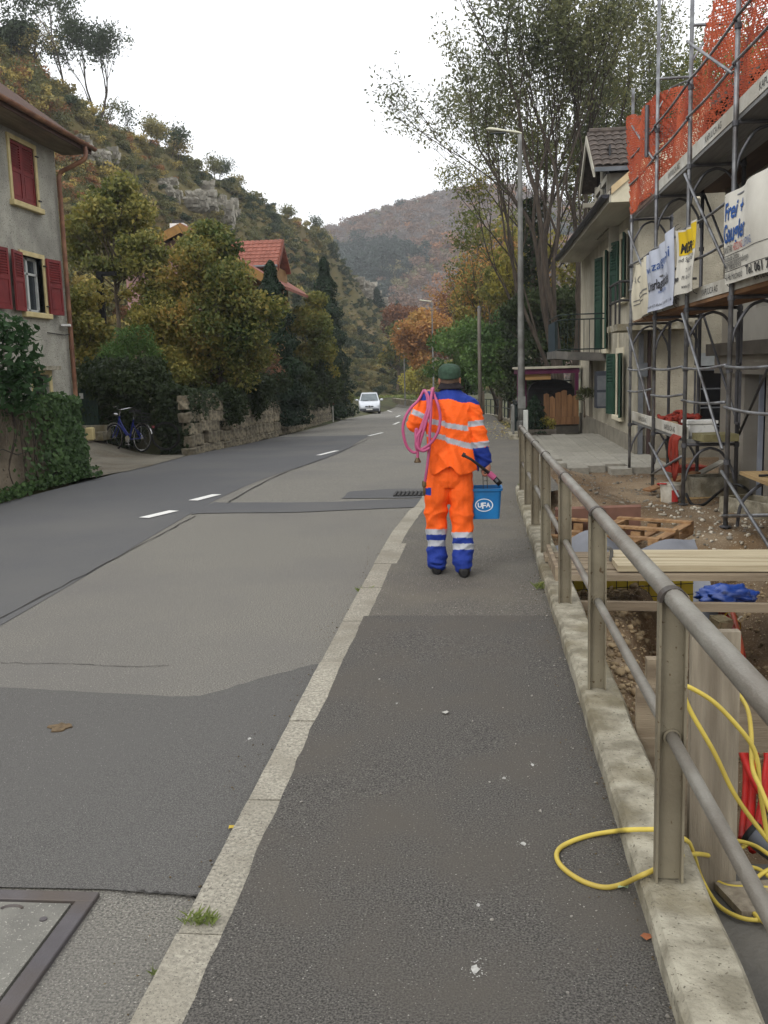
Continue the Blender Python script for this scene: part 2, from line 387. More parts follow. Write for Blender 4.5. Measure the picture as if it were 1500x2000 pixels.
# ---- service hatch in the carriageway
hx, hy = -1.262, 2.8
t = thing('service_hatch', 'steel framed asphalt filled service hatch sunk in the carriageway', 'hatch', (-1.75, 2.35, 0))
m_steel = mat('hatch_steel', C(96, 92, 94), C(84, 80, 82), 6, .6, .15, 90, metal=.25, c3=C(92, 84, 78), scale3=3)
m_hatch = mat('hatch_fill', C(128, 126, 118), C(110, 108, 102), 6, .9, .7, 110, speck=C(160, 157, 148), sscale=110, samt=.08, dist=.008)
for a in [(hx-1.1, hx, hy-.055, hy), (hx-.06, hx, hy-1.0, hy-.057), (hx-1.1, hx-1.04, hy-1.0, hy-.057)]:
    MB().box(a[0], a[1], a[2], a[3], -.03, .017).build('frame_bar', m_steel, t, bevel=.003)
MB().box(hx-1.03, hx-.072, hy-.99, hy-.067, -.03, .0125).build('cover', m_hatch, t)
MB().tube([(hx-.25+.035*math.cos(a), hy-.11+.02*math.sin(a), .014) for a in np.linspace(.3, 3.1, 9)], .005, 5).build('lifting_ring', m_steel, t)
MB().lathe([(.001, .0), (.012, .0), (.012, -.004)], (hx-.12, hy-.16, .0165), 10).build('bolt', m_steel, t)
# ---- storm drain
t = thing('storm_drain', 'cast iron storm drain grate at the kerb end', 'drain', (-.92, 12.72, 0))
m_iron = mat('cast_iron', C(62, 60, 58), C(48, 46, 45), 20, .7, .2, 60, metal=.3)
MB().box(-1.13, -.71, 12.5, 12.95, -.05, .0065).build('pit', mat('drain_dark', C(18, 18, 18)), t)
for i in range(8):
    MB().box(-1.13+i*.055, -1.10+i*.055, 12.5, 12.95, .007, .019).build('bar', m_iron, t)
# ---- kerb stones
kerb = bpy.data.objects.new('kerb', None); COL.objects.link(kerb); tag(kerb, kind='structure'); WLOC['kerb'] = Vector()
_cy = [p.y for p in CEN if p.y < 100]; _cx = [p.x for p in CEN if p.y < 100]
kx = lambda y: (-.905+.05*sm((y-5)/7)+.13*sm((y-9)/4))*(1-sm((y-12)/6))+(float(np.interp(y, _cy, _cx))+2.95)*sm((y-12)/6)
ks = [.4, 1.5]+[G(0, py, .06).y for py in (1812, 1553, 1403)]
while ks[-1] < 34: ks.append(ks[-1]+random.uniform(.86, 1.0))
for a, b in zip(ks[:-1], ks[1:]):
    mb = MB(); g = .006; n = 10; jit = random.uniform(-.004, .004); dz = random.uniform(-.004, .003)
    rr = random.Random(int(a*100)); L = []; R = []; Lb = []; Rb = []
    for i in range(n+1):
        y = a+g+(b-a-2*g)*i/n; h = zr(y)+.06-.045*(sm((y-10.8)/.8)-sm((y-22)/2)); L.append((kx(y)+jit, y, h+dz+rr.uniform(-.002, .002))); R.append((kx(y)+.2, y, h+dz)); Lb.append((kx(y)-.012+jit, y, zr(y)-.06)); Rb.append((kx(y)+.2, y, zr(y)-.06))
    N = n+1; V = L+R+Lb+Rb
    Fs = [(i, N+i, N+i+1, i+1) for i in range(n)]+[(2*N+i, i, i+1, 2*N+i+1) for i in range(n)]+[(N+i, 3*N+i, 3*N+i+1, N+i+1) for i in range(n)]+[(0, 2*N, 3*N, N), (n, N+n, 3*N+n, 2*N+n)]
    mb.add(V, Fs); mb.build('kerb_stone', m_kerb, kerb, bevel=0)
# ---- pavement: newer dark asphalt in front, older grey behind, both lapping raggedly over the kerb
def walk(name, y0, y1, m, z, amp, lap, right, seed, n=160):
    ys = np.linspace(y0, y1, n); rr = np.random.RandomState(seed)
    lx = np.array([kx(y) for y in ys])+lap+fbm(ys, ys*0+seed, 1.3, 3, seed)*amp+fbm(ys, ys*0, 9, 3, seed+4)*amp*.6
    k = 14; X = np.array([[lx[i]+(right(ys[i])-lx[i])*j/k for j in range(k+1)] for i in range(n)]); Y = np.repeat(ys[:, None], k+1, 1)
    Z = zr_np(Y)+z+fbm(X, Y, 1.1, 3, seed+1)*.012-.035*(sm((Y-10.8)/.8)-sm((Y-22)/2))
    Z[:, 0] = zr_np(ys)+z*.98-.042*(sm((ys-10.8)/.8)-sm((ys-22)/2))
    return tag(link(name, grid_mesh(name, X, Y, Z), m, smooth=True), kind='structure')
walk('pavement', -1, 6.12, m_walkN, .066, .028, .128, lambda y: .5, 5)
wb = walk('pavement', 6.10, 36, m_walkF, .0625, .03, .155, lambda y: .5+.62*sm((y-12.3)/.5)+.1*sm((y-20)/8), 9, 220)
X, Y, Z = ribbon(lambda y: 2.95, lambda y: 5.1+.7*sm((y-40)/20), .055, 56)
tag(link('pavement', grid_mesh('pavement', X, Y, Z), m_walkF), kind='structure')
# ---- driveway on the left
wavy_poly('driveway', [(-7.0, 15.6), (-6.7, 17.5), (-6.9, 20.5), (-7.3, 23.0), (-8.6, 23.3), (-10, 23.2), (-10.4, 20), (-10.2, 15.7), (-8, 15.6)], .02, mat('drive_asphalt', C(122, 116, 104), C(104, 100, 90), 2, .92, .5, 120, c3=C(92, 84, 72), scale3=.8, speck=C(150, 142, 120), sscale=60), 8, .03, 4)
drv = bpy.data.objects['driveway']
bb = bmesh.new(); bb.from_mesh(drv.data); bmesh.ops.subdivide_edges(bb, edges=bb.edges, cuts=3, use_grid_fill=True)
for v in bb.verts: v.co.z = max(float(gz(v.co.x, v.co.y)), zr(v.co.y)-.07)+.085
bb.to_mesh(drv.data); bb.free()
# ---- concrete wall strip carrying the railing
t = thing('retaining_wall', 'low weathered concrete wall strip under the tube railing', 'wall', (.57, 6, 0))
def strip(x0, x1, y0, y1, z0, z1, name, m, parent, n=60, seed=0):
    ys = np.linspace(y0, y1, n); e = lambda s: fbm(ys, ys*0+s, 3, 4, s)*.022
    V = []; top = z1+fbm(ys, ys*0+9, .8, 3, 9)*.012
    for i, y in enumerate(ys):
        a, b = x0+e(1+seed)[i], x1+e(5+seed)[i]
        V += [(x0-.01, y, z0), (a-.004, y, top[i]-.022), (a+.012, y, top[i]), (b-.012, y, top[i]-.004), (b+.004, y, top[i]-.026), (x1, y, z0-.4)]
    Fs = [(6*i+k, 6*i+6+k, 6*i+7+k, 6*i+1+k) for i in range(n-1) for k in range(5)]
    Fs = [tuple(reversed(f)) for f in Fs]
    mb = MB(); mb.add(V, Fs+[(0, 1, 2, 3, 4, 5), tuple(6*(n-1)+k for k in (5, 4, 3, 2, 1, 0))]); return mb.build(name, m, parent, smooth=False)
strip(.482, .665, .3, 11.75, -.1, .15, 'wall_section', m_conc, t, 150)
strip(.50, .66, 11.78, 12.45, -.1, .13, 'wall_section', m_conc, t, 20, 3)
MB().box(.668, 2.6, .5, 3.76, -.9, -.36).build('slab', mat('shuttered_concrete', C(96, 94, 90), C(78, 76, 72), 3, .9, .5, 40, c3=C(110, 106, 98), scale3=1), t)
# ================================================================== LEFT SIDE: grey house, walls, bicycle, upper pink house
def panel(mb, o, u, v, n, W, H, holes, depth=.18, mi=0):
    """wall face with real openings: o origin, u/v unit axes, n outward; holes (u0,u1,v0,v1) get reveals"""
    o, u, v, n = map(Vector, (o, u, v, n))
    us = sorted({0, W}|{h[0] for h in holes}|{h[1] for h in holes}); vs_ = sorted({0, H}|{h[2] for h in holes}|{h[3] for h in holes})
    flip = u.cross(v).dot(n) < 0
    def q(P):
        mb.add(P[::-1] if flip else P, [(0, 1, 2, 3)], mi)
    for a, b in zip(us[:-1], us[1:]):
        for c, d in zip(vs_[:-1], vs_[1:]):
            if any(h[0] <= a and b <= h[1] and h[2] <= c and d <= h[3] for h in holes): continue
            q([o+u*a+v*c, o+u*b+v*c, o+u*b+v*d, o+u*a+v*d])
    for h in holes:
        P = [o+u*h[0]+v*h[2], o+u*h[1]+v*h[2], o+u*h[1]+v*h[3], o+u*h[0]+v*h[3]]
        for i in range(4): q([P[i], P[(i+1) % 4], P[(i+1) % 4]-n*depth, P[i]-n*depth][::-1])
m_glass = mat('window_glass', C(58, 64, 68), C(40, 44, 48), 1.5, .12, spec=.6)
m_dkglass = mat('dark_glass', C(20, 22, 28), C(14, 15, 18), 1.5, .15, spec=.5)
m_render = mat('grey_roughcast', C(178, 175, 162), C(152, 149, 138), 2.2, .95, .95, 34, c3=C(128, 126, 118), scale3=.45, speck=C(98, 96, 90), sscale=26, samt=.10, dist=.03)
m_red = mat('shutter_red', C(124, 44, 44), C(104, 36, 38), 3, .6, .15, 30, rnd=.06)
m_sand = mat('window_surround', C(206, 190, 142), C(186, 170, 124), 4, .85, .3, 40)
m_copper = mat('copper_pipe', C(134, 92, 70), C(104, 74, 60), 3, .55, .15, 20, metal=.2, c3=C(160, 120, 92), scale3=2)
m_soff = mat('soffit_boards', C(140, 128, 108), C(104, 94, 80), 3, .85, .3, 20, stretch=(1, .2, 1))
m_timber = mat('window_timber', C(196, 198, 194), C(176, 178, 174), 6, .6)
SLAT = {}
def shutter(parent, o, u, n, w, h, m, name='shutter', slats=9, frac=(.55, .95), angle=0.):
    """louvred leaf: frame + lower panel as the part, each louvre a sub-part"""
    o, u, n = Vector(o), Vector(u), Vector(n); v = Vector((0, 0, 1)); th = .045; fr = .065
    mb = MB()
    mb.obox(o, u*fr, v*h, n*th); mb.obox(o+u*(w-fr), u*fr, v*h, n*th)
    for z0, hh in ((0, .09), (h*frac[0]-.08, .08), (h-.07, .07)): mb.obox(o+u*fr+v*z0+n*.002, u*(w-2*fr), v*hh, n*(th-.004))
    mb.obox(o+u*fr+v*.09+n*.012, u*(w-2*fr), v*(h*frac[0]-.17), n*.016)
    mb.obox(o+u*(fr+.04)+v*.13+n*.028, u*(w-2*fr-.08), v*(h*frac[0]-.25), n*.008)
    mb.obox(o+u*fr+v*(h*frac[0])+n*.004, u*(w-2*fr), v*(h*(1-frac[0])-.07), n*.004)
    sh = mb.build(name, m, parent)
    z0, z1 = h*frac[0], h-.07; dz = (z1-z0)/slats
    for k in range(slats):
        p = o+u*fr+v*(z0+dz*(k+.12))+n*.012
        MB().obox(p, u*(w-2*fr), v*(dz*.55)-n*.0+n*.006, n*.022-v*.014).build('slat', m, sh)
    return sh
HX = -10.; hu, hv, hn = (0, 1, 0), (0, 0, 1), (1, 0, 0)
def hy_(px, py): p = XP(px, py, HX); return p.y, p.z
t = thing('grey_house', 'grey roughcast house with dark red shutters and copper downpipe', 'house', (HX-4, 17, .3))
Y1 = 22.9; Y0 = 6.; ZB = -.1; ZT = 7.35
wins = [(20.58, 21.75, 5.58, 6.86, 'closed'), (20.72, 21.74, 3.2, 4.42, 'open'), (18.0, 19.1, 3.2, 4.42, 'open'), (18.0, 19.1, 5.58, 6.86, 'closed'), (15.3, 16.4, 5.58, 6.86, 'closed')]
holes = [(a-Y0, b-Y0, c-ZB, d-ZB) for a, b, c, d, _ in wins]
door = (20.85, 21.62, .3, 1.78)
holes.append((door[0]-Y0, door[1]-Y0, door[2]-ZB, door[3]-ZB))
mb = MB(); panel(mb, (HX, Y0, ZB), hu, hv, hn, Y1-Y0, ZT-ZB, holes, .2)
mb.add([(HX, Y1, ZB), (HX-9, Y1, ZB), (HX-9, Y1, ZT), (HX, Y1, ZT)], [(0, 1, 2, 3)])
mb.add([(HX, Y1, ZT), (HX-9, Y1, ZT), (HX-4.5, Y1, ZT+3.2)], [(0, 1, 2)])
mb.add([(HX, Y0, ZB), (HX-9, Y0, ZB), (HX-9, Y0, ZT), (HX, Y0, ZT)], [(3, 2, 1, 0)])
mb.add([(HX-.21, Y0, ZB), (HX-.21, Y1, ZB), (HX-.21, Y1, ZT), (HX-.21, Y0, ZT)], [(0, 1, 2, 3)])
mb.build('wall', m_render, t)
for a, b, c, d, st in wins:
    w = MB(); f = .1
    for q in [(a-f, a, c-.02, d+f), (b, b+f, c-.02, d+f), (a, b, d, d+f)]: w.box(HX-.16, HX+.035, q[0], q[1], q[2], q[3])
    wo = w.build('window', m_sand, t)
    MB().box(HX-.15, HX+.11, a-f-.06, b+f+.06, c-.14, c-.021).build('sill', m_sand, wo, bevel=.012)
    MB().box(HX-.2, HX-.18, a, b, c, d).build('pane', m_glass, wo)
    fr = MB(); mid = (a+b)/2
    for q in [(a, a+.06, c, d), (b-.06, b, c, d), (mid-.045, mid+.045, c, d), (a, b, c, c+.06), (a, b, d-.06, d), (a, b, c+(d-c)*.68, c+(d-c)*.68+.05)]: fr.box(HX-.178, HX-.13, q[0], q[1], q[2], q[3])
    fr.build('frame', m_timber, wo)
    hw = (b-a)/2
    if st == 'closed':
        shutter(t, (HX-.06, a+.003, c), hu, hn, hw-.006, d-c, m_red); shutter(t, (HX-.06, mid+.003, c), hu, hn, hw-.006, d-c, m_red)
    else:
        ca, sa = math.cos(.12), math.sin(.12)
        shutter(t, (HX+.045, b+.1, c-.03), (sa, ca, 0), (ca, -sa, 0), hw+.08, d-c+.06, m_red)
        shutter(t, (HX+.045+.08, a-.1-hw-.08, c-.03), (-sa, ca, 0), (ca, sa, 0), hw+.08, d-c+.06, m_red)
    for zz in (c+.15, d-.15):
        MB().cbox((HX+.05, b+f*.6, zz), .05, .12, .025).build('hinge', m_iron, t)
a, b, c, d = door
w = MB()
for q in [(b, b+.13, c, d+.1), (a-.13, a, c, d+.1), (a, b, d, d+.1)]: w.box(HX-.18, HX+.03, q[0], q[1], q[2], q[3])
dr = w.build('door', m_sand, t)
MB().box(HX-.2, HX-.14, a, b, c, d).build('door_leaf', mat('dark_door', C(44, 40, 38), C(36, 32, 30), 5, .6), dr)
MB().box(HX-.1, HX+.22, a-.2, b+.24, d+.1, d+.19).build('lintel', m_conc, dr)
MB().box(HX+.005, HX+.03, 21.9, 22.75, .55, 1.12).build('name_board', mat('black_board', C(34, 34, 36), C(28, 28, 30), 4, .5), t)
# roof: eaves with soffit, gutter, tiles
ov = .75; ez = XP(180, 288, HX+ov).z; ey = XP(180, 288, HX+ov).y
r = MB(); r.prism([(HX+ov-.02, Y0-.6, ez), (HX-4.5, Y0-.6, ez+3.9), (HX-4.5, Y0-.6, ez+3.74), (HX+ov-.02, Y0-.6, ez-.12)], (0, ey-Y0+.6, 0))
r.prism([(HX-9-ov, Y0-.6, ez), (HX-4.5, Y0-.6, ez+3.9), (HX-4.5, Y0-.6, ez+3.74), (HX-9-ov, Y0-.6, ez-.12)], (0, ey-Y0+.6, 0))
ro = r.build('roof', mat('old_brown_tiles', C(92, 66, 54), C(70, 54, 46), 8, .9, .5, 30), t)
nb = 6
for k in range(nb):
    x0 = HX+.002+(ov-.06)*k/nb
    MB().box(x0, x0+(ov-.06)/nb-.006, Y0-.6, ey-.03, ez-.16, ez-.135).build('soffit_board', m_soff, ro)
MB().box(HX+ov-.06, HX+ov-.03, Y0-.6, ey, ez-.17, ez-.01).build('fascia', mat('fascia_red', C(86, 62, 50), C(70, 52, 44), 3, .7), ro)
g = MB(); pr = [(.075*math.cos(x), .075*math.sin(x)) for x in np.linspace(math.pi, 2*math.pi, 9)]
gx, gzz = HX+ov+.055, ez-.03
g.prism([(gx+x, Y0-.6, gzz+z) for x, z in pr], (0, ey-Y0+.6, 0)); g.build('gutter', m_copper, ro)
dp = [(gx-.02, ey-.55, gzz-.06), (gx-.02, ey-.6, gzz-.35), (gx-.35, Y1-.1, gzz-.52), (HX+.14, Y1-.08, gzz-.66), (HX+.1, Y1-.08, gzz-1.0)]
pts = catmull(dp, 6)+[Vector((HX+.1, Y1-.07, z)) for z in np.linspace(gzz-1.3, .62, 12)]
MB().tube(pts, .055, 10).build('downpipe', m_copper, t, smooth=True)
for z in (6, 4.2, 2.4, 1.0): MB().lathe([(.062, -.02), (.068, -.02), (.068, .02), (.062, .02)], (HX+.1, Y1-.07, z), 10).build('pipe_clip', m_copper, t)
MB().lathe([(.07, 0), (.075, .34), (.06, .36)], (HX+.1, Y1-.07, .3), 10).build('pipe_shoe', m_sand, t)
MB().tube([(HX+.03, Y1-1.2, 2.75), (HX+.05, Y1-.3, 2.72), (HX+.09, Y1-.1, 2.75)], .012, 5).build('cable', m_iron, t)
MB().cbox((HX+.12, Y1-.35, 2.95), .2, .28, .05, .3).build('lamp_bracket', m_white, t)
# ---- green gate beside the house, steps, bollard stone
gx0 = YP(153, 820, 23.6).x
t = thing('garden_gate', 'dark green boarded gate beside the grey house', 'gate', (gx0+.4, 23.7, .3))
m_grn = mat('gate_green', C(44, 62, 50), C(34, 50, 42), 6, .7, rnd=.1)
for i in range(5): MB().box(gx0+i*.11, gx0+i*.11+.1, 23.6, 23.64, .35, 1.42).build('board', m_grn, t)
for z in (.6, 1.2): MB().box(gx0-.02, gx0+.56, 23.645, 23.68, z, z+.1).build('rail', m_grn, t)
MB().box(gx0+.08, gx0+.18, 23.585, 23.598, 1.15, 1.29).build('notice', m_white, t)
t = thing('steps', 'two grey stone steps at the green gate', 'steps', (-9.4, 23.3, .2))
for i in range(2): MB().box(gx0-.1, gx0+.85, 23.05+i*.28, 23.33+i*.28, .1, .32+i*.15).build('step', m_conc, t, bevel=.012)
tag(MB().cbox((-9.55, 22.72, .3), .2, .2, .32, .1).build('marker_stone', m_sand, bevel=.03), 'small pale stone block at the foot of the downpipe', 'stone')
# ---- near rendered garden wall (ivy grows on it)
m_oldwall = mat('old_render', C(136, 124, 106), C(106, 96, 82), 1.6, .95, .9, 14, c3=C(88, 80, 66), scale3=.7, speck=C(70, 64, 54), sscale=9, samt=.05, dist=.04)
t = thing('garden_wall', 'old cracked rendered garden wall overgrown with ivy', 'wall', (-6.95, 10, 0))
ys = np.linspace(-2, 15.35, 60); zs = np.linspace(-.2, 1.32, 14); YY, ZZ = np.meshgrid(ys, zs)
XX = -6.9+fbm(YY, ZZ, 1.2, 4, 21)*.14-.05*ZZ
o = link('wall_face', grid_mesh('wall_face', XX, YY, ZZ), m_oldwall, t, smooth=True)
MB().box(-7.35, -6.95, -2, 15.35, -.2, 1.3).build('wall_core', m_oldwall, t)
MB().tube([(-6.84, 12.2, .72), (-6.83, 12.7, .66), (-6.84, 13.1, .7), (-6.83, 13.5, .58), (-6.84, 14.0, .6)], .008, 4).build('crack', m_crack, t)
# ---- natural stone retaining wall
WL = [GR(375, 888), GR(480, 865), GR(560, 845), GR(640, 823), GR(652, 821)]
WLc = catmull(WL, 10)
t = thing('stone_wall', 'long natural stone retaining wall with ivy hanging over its top', 'wall', WL[0])
m_stone = mat('limestone_block', C(150, 140, 118), C(118, 110, 94), 3, .95, .8, 24, rnd=.22, c3=C(92, 86, 72), scale3=2.5, dist=.03)
m_mortar = mat('wall_mortar', C(112, 104, 90), C(86, 80, 68), 3, .95, .8, 30)
hw_ = lambda s: 1.55-.35*s
core = MB(); n = len(WLc); back = Vector((-.5, .15, 0))
for i in range(n-1):
    a, b = WLc[i], WLc[i+1]; h0, h1 = hw_(i/n), hw_((i+1)/n)
    a = Vector((a.x-.06, a.y, zr(a.y)-.1)); b = Vector((b.x-.06, b.y, zr(b.y)-.1))
    core.add([a, b, b+Vector((-.12, 0, h1)), a+Vector((-.12, 0, h0)), a+back, b+back, b+back+Vector((0, 0, h1)), a+back+Vector((0, 0, h0))], [(0, 1, 2, 3), (3, 2, 6, 7), (4, 7, 6, 5)]+([(0, 3, 7, 4)] if i == 0 else []))
core.build('wall_core', m_mortar, t)
def stone_mesh(seed, n1=6):
    b = bmesh.new(); bmesh.ops.create_cube(b, size=1); bmesh.ops.bevel(b, geom=list(b.edges), offset=.14, segments=2, affect='EDGES', profile=.6)
    rr = random.Random(seed)
    for v in b.verts:
        k = mnoise.noise(v.co*2.2+Vector((seed*7, 0, 0))); v.co *= 1+.22*k; v.co += Vector((rr.uniform(-.02, .02),)*3)
    me = bpy.data.meshes.new('stone'); b.to_mesh(me); b.free(); me.materials.append(m_stone); return me
SM = [stone_mesh(i) for i in range(8)]
cum = [0.]
for i in range(n-1): cum.append(cum[-1]+(WLc[i+1]-WLc[i]).length)
def along(s):
    for i in range(n-1):
        if s <= cum[i+1]: q = (s-cum[i])/(cum[i+1]-cum[i]); return WLc[i].lerp(WLc[i+1], q), (WLc[i+1]-WLc[i]).normalized()
    return WLc[-1], (WLc[-1]-WLc[-2]).normalized()
rr = random.Random(4); z = 0.
while z < 1.5:
    hh = rr.uniform(.2, .34); s = rr.uniform(-.2, .1)
    while s < min(cum[-1], 34):
        L = rr.uniform(.28, .75)*(1+s*.03); q, d = along(min(max(s+L/2, 0), cum[-1])); top = hw_(s/cum[-1])
        if z+hh*.6 < top and rr.random() < .96:
            M = Matrix.Translation((q.x-.05-.1*z/1.4, q.y, zr(q.y)+z+hh/2-.03+rr.uniform(-.03, .03))) @ Matrix.Rotation(math.atan2(d.y, d.x), 4, 'Z') @ Matrix.Rotation(rr.uniform(-.1, .1), 4, 'Y') @ Matrix.Diagonal((L*1.02, .24+rr.uniform(0, .1), hh*1.0*rr.uniform(.9, 1.08), 1))
            inst('stone', rr.choice(SM), t, M)
        s += L
    z += hh*.97
# ---- roadside marker post with reflector
mp = GR(651, 824)
t = thing('marker_post', 'slim white marker post with red disc at the end of the stone wall', 'post', mp)
MB().beam(mp, mp+Vector((0, 0, 2.9)), .09, .05).build('post', mat('post_white', C(206, 202, 194), C(180, 176, 166), 6, .7), t)
MB().lathe([(.001, .03), (.17, .03), (.17, -.03), (.001, -.03)], mp+Vector((.06, -.06, 2.6)), 14, axis='Y').build('disc', mat('reflector_red', C(178, 58, 36), C(150, 48, 34), 6, .5), t)
MB().cbox(mp+Vector((.04, -.05, 1.1)), .1, .03, .2).build('band', m_red, t)
# ---- bicycle leaning on the hedge
def wheel(mb_t, mb_r, c, R):
    mb_t.tube([(c[0]+R*math.cos(a), c[1], c[2]+R*math.sin(a)) for a in np.linspace(0, 2*math.pi, 33)[:-1]], .019, 6, closed=True)
    mb_r.tube([(c[0]+(R-.03)*math.cos(a), c[1], c[2]+(R-.03)*math.sin(a)) for a in np.linspace(0, 2*math.pi, 33)[:-1]], .009, 5, closed=True)
    for k in range(18):
        a = 2*math.pi*k/18; mb_r.tube([(c[0], c[1]+.02*(-1)**k, c[2]), (c[0]+(R-.03)*math.cos(a), c[1], c[2]+(R-.03)*math.sin(a))], .0016, 3, caps=False)
    mb_r.lathe([(.001, -.04), (.022, -.04), (.022, .04), (.001, .04)], c, 8, axis='Y')
m_tyre = mat('tyre_rubber', C(26, 26, 26), C(34, 33, 32), 20, .85); m_chrome = mat('chrome', C(190, 190, 190), rough=.25, metal=.9)
m_blue = mat('bike_blue', C(30, 44, 128), C(24, 36, 108), 5, .35, coat=.5)
m_black = mat('black_plastic', C(24, 24, 25), C(32, 32, 32), 10, .6)
bp = YP(249, 880, 22.9)
t = thing('bicycle', 'blue step-through bicycle with rear basket leaning against the dark hedge', 'bicycle', (bp.x, bp.y, bp.z-.02), local=True, rz=math.radians(-6))
def bpart(name, mb, m, par=None): return mb.build(name, m, par or t)
for c, nm in (((-.53, 0, .34), 'wheel'), ((.53, 0, .34), 'wheel')):
    a, b = MB(), MB(); wheel(a, b, c, .33); w = bpart(nm, a, m_tyre); bpart('rim', b, m_chrome, w)
    MB().tube([(c[0]+.365*math.cos(x), 0, c[2]+.365*math.sin(x)) for x in np.linspace(.3 if c[0] > 0 else .9, 2.9 if c[0] > 0 else 2.7, 14)], .018, 4).build('mudguard', m_chrome, t)
fb = MB(); bb_ = (.06, 0, .3); hd = (-.36, 0, .82); st = (.2, 0, .78)
fb.tube(catmull([(-.345, 0, .80), (-.2, 0, .62), (.0, 0, .43), (.12, 0, .42)], 5), .018, 8); fb.tube([(-.37, 0, .7), bb_], .021, 8)
fb.tube([bb_, (.2, 0, .8)], .019, 8); fb.tube([(-.345, 0, .87), (-.385, 0, .66)], .022, 8)
for s in (-.05, .05):
    fb.tube([bb_, (.53, s, .34)], .011, 6); fb.tube([(.17, 0, .68), (.53, s, .34)], .011, 6); fb.tube([(-.39, s*.6, .64), (-.44, s, .5), (-.53, s, .34)], .013, 6)
bpart('frame', fb, m_blue)
hb = MB(); hb.tube([(-.345, 0, .87), (-.32, 0, 1.03)], .015, 8)
hb.tube(catmull([(-.12, -.3, 1.1), (-.28, -.26, 1.1), (-.35, 0, 1.04), (-.28, .26, 1.1), (-.12, .3, 1.1)], 6), .012, 6); bpart('handlebar', hb, m_chrome)
bpart('headlamp', MB().lathe([(.001, -.04), (.045, -.05), (.045, .03), (.01, .05)], (-.46, 0, .92), 10, axis='X'), m_chrome)
sd = MB(); sd.tube([(.2, 0, .8), (.22, 0, .95)], .013, 6); bpart('seat_post', sd, m_chrome)
sd = MB(); sd.prism([(.05, -.02, .97), (.05, .02, .97), (.2, .05, .975), (.34, .1, .98), (.36, 0, .98), (.34, -.1, .98), (.2, -.05, .975)], (0, 0, .06)); bpart('saddle', sd, m_black)
bk = MB()
for zz in (.78, .86, .95): bk.tube([(.34, -.15, zz), (.66, -.15, zz), (.66, .15, zz), (.34, .15, zz)], .006, 4, closed=True)
for k in range(7):
    for s in (-.15, .15): bk.tube([(.34+.053*k, s, .73), (.34+.053*k, s, .96)], .004, 4)
bk.box(.33, .67, -.16, .16, .72, .735); bpart('basket', bk, m_black)
bpart('rear_light', MB().cbox((.92, 0, .62), .03, .06, .06), m_red)
bpart('kickstand', MB().tube([(.1, .05, .3), (.18, .2, .02)], .01, 6), m_chrome)
cr = MB(); cr.lathe([(.001, -.01), (.09, -.008), (.09, .008), (.001, .01)], (.06, -.06, .3), 16, axis='Y'); cr.tube([(.06, -.07, .3), (.16, -.1, .17)], .012, 6); cr.cbox((.17, -.14, .165), .09, .07, .025); bpart('crank', cr, m_chrome)
t.rotation_euler = (math.radians(-7), 0, math.radians(-30))
# ---- spare tyre wheel in the shade
tp = YP(325, 878, 23.1)
t = thing('parked_wheel', 'dark spoked cycle wheel half hidden in the hedge', 'wheel', (tp.x, tp.y, tp.z+.34), local=True, rz=.15)
a, b = MB(), MB(); wheel(a, b, (0, 0, 0), .34); w = a.build('tyre', m_tyre, t); b.build('rim', m_iron, t)
# ---- black lamp pole with cross arm in the garden
pp = YP(203, 655, 27.5)
t = thing('garden_post', 'dark square timber post with a short cross arm in the shrubs', 'post', (pp.x, pp.y, 1.2))
MB().box(pp.x-.08, pp.x+.08, pp.y-.08, pp.y+.08, .9, YP(203, 530, 27.5).z).build('post', m_black, t)
MB().box(pp.x-.05, pp.x+.5, pp.y-.07, pp.y+.07, YP(203, 535, 27.5).z-.06, YP(203, 535, 27.5).z+.06).build('arm', m_black, t)
# ---- pink house up the slope
PY = 44.; pk = lambda px, py, Y=PY: YP(px, py, Y)
t = thing('pink_house', 'pink rendered house with red tiled roofs behind the trees', 'house', (-17, 46, 3))
m_pink = mat('pink_render', C(178, 142, 136), C(164, 130, 126), 2, .92, .4, 30, c3=C(150, 122, 116), scale3=.5)
m_tile = mat('red_clay_tile', C(158, 100, 84), C(128, 80, 68), 5, .85, .3, 30, rnd=.14)
m_eave = mat('ochre_eaves', C(150, 112, 58), C(128, 94, 50), 4, .7)
gl, gr_, ap = pk(225, 560), pk(560, 545), pk(362, 440)
zb = 2.0; L, Rr = -16.6, -10.6; apx = ap.x; apz = ap.z
eL = pk(232, 505).z; 
wl = [(pk(250, 600).x, PY, zb), (pk(470, 600).x, PY, zb), (pk(470, 600).x, PY, pk(470, 520).z), (apx, PY, apz-.35), (pk(250, 600).x, PY, pk(250, 518).z)]
mb = MB(); mb.prism(wl, (0, 7, 0)); mb.build('wall', m_pink, t)
def tiled(parent, o, u, v, W, H, m, cw=.26, ch=.34, name='tile'):
    """tile courses on a slope: every tile its own object on one shared mesh"""
    o, u, v = Vector(o), Vector(u).normalized(), Vector(v).normalized(); nn = u.cross(v)
    if nn.z < 0: nn = -nn
    tm = MB(); k = 6
    top = []; 
    for j in range(k+1):
        x = cw*j/k; z = .035*math.sin(math.pi*j/k)**.8 if j else 0
        top.append((x, z))
    V = [(x, 0, z+.045) for x, z in top]+[(x, ch*1.12, z+.012) for x, z in top]+[(x, 0, z+.02) for x, z in top]
    N = k+1; tm.add(V, [(j, j+1, N+j+1, N+j) for j in range(k)]+[(2*N+j, 2*N+j+1, j+1, j) for j in range(k)])
    me = tm.me(name); me.materials.append(m); B = Matrix((u, v, nn)).transposed().to_4x4()
    for r in range(int(H/ch+.5)):
        for c in range(int(W/cw+.5)):
            inst(name, me, parent, Matrix.Translation(o+u*(c*cw)+v*(r*ch)+nn*.003) @ B)
rz_ = lambda p, q: (Vector(q)-Vector(p))
ridge0 = Vector((apx, PY-.8, apz)); 
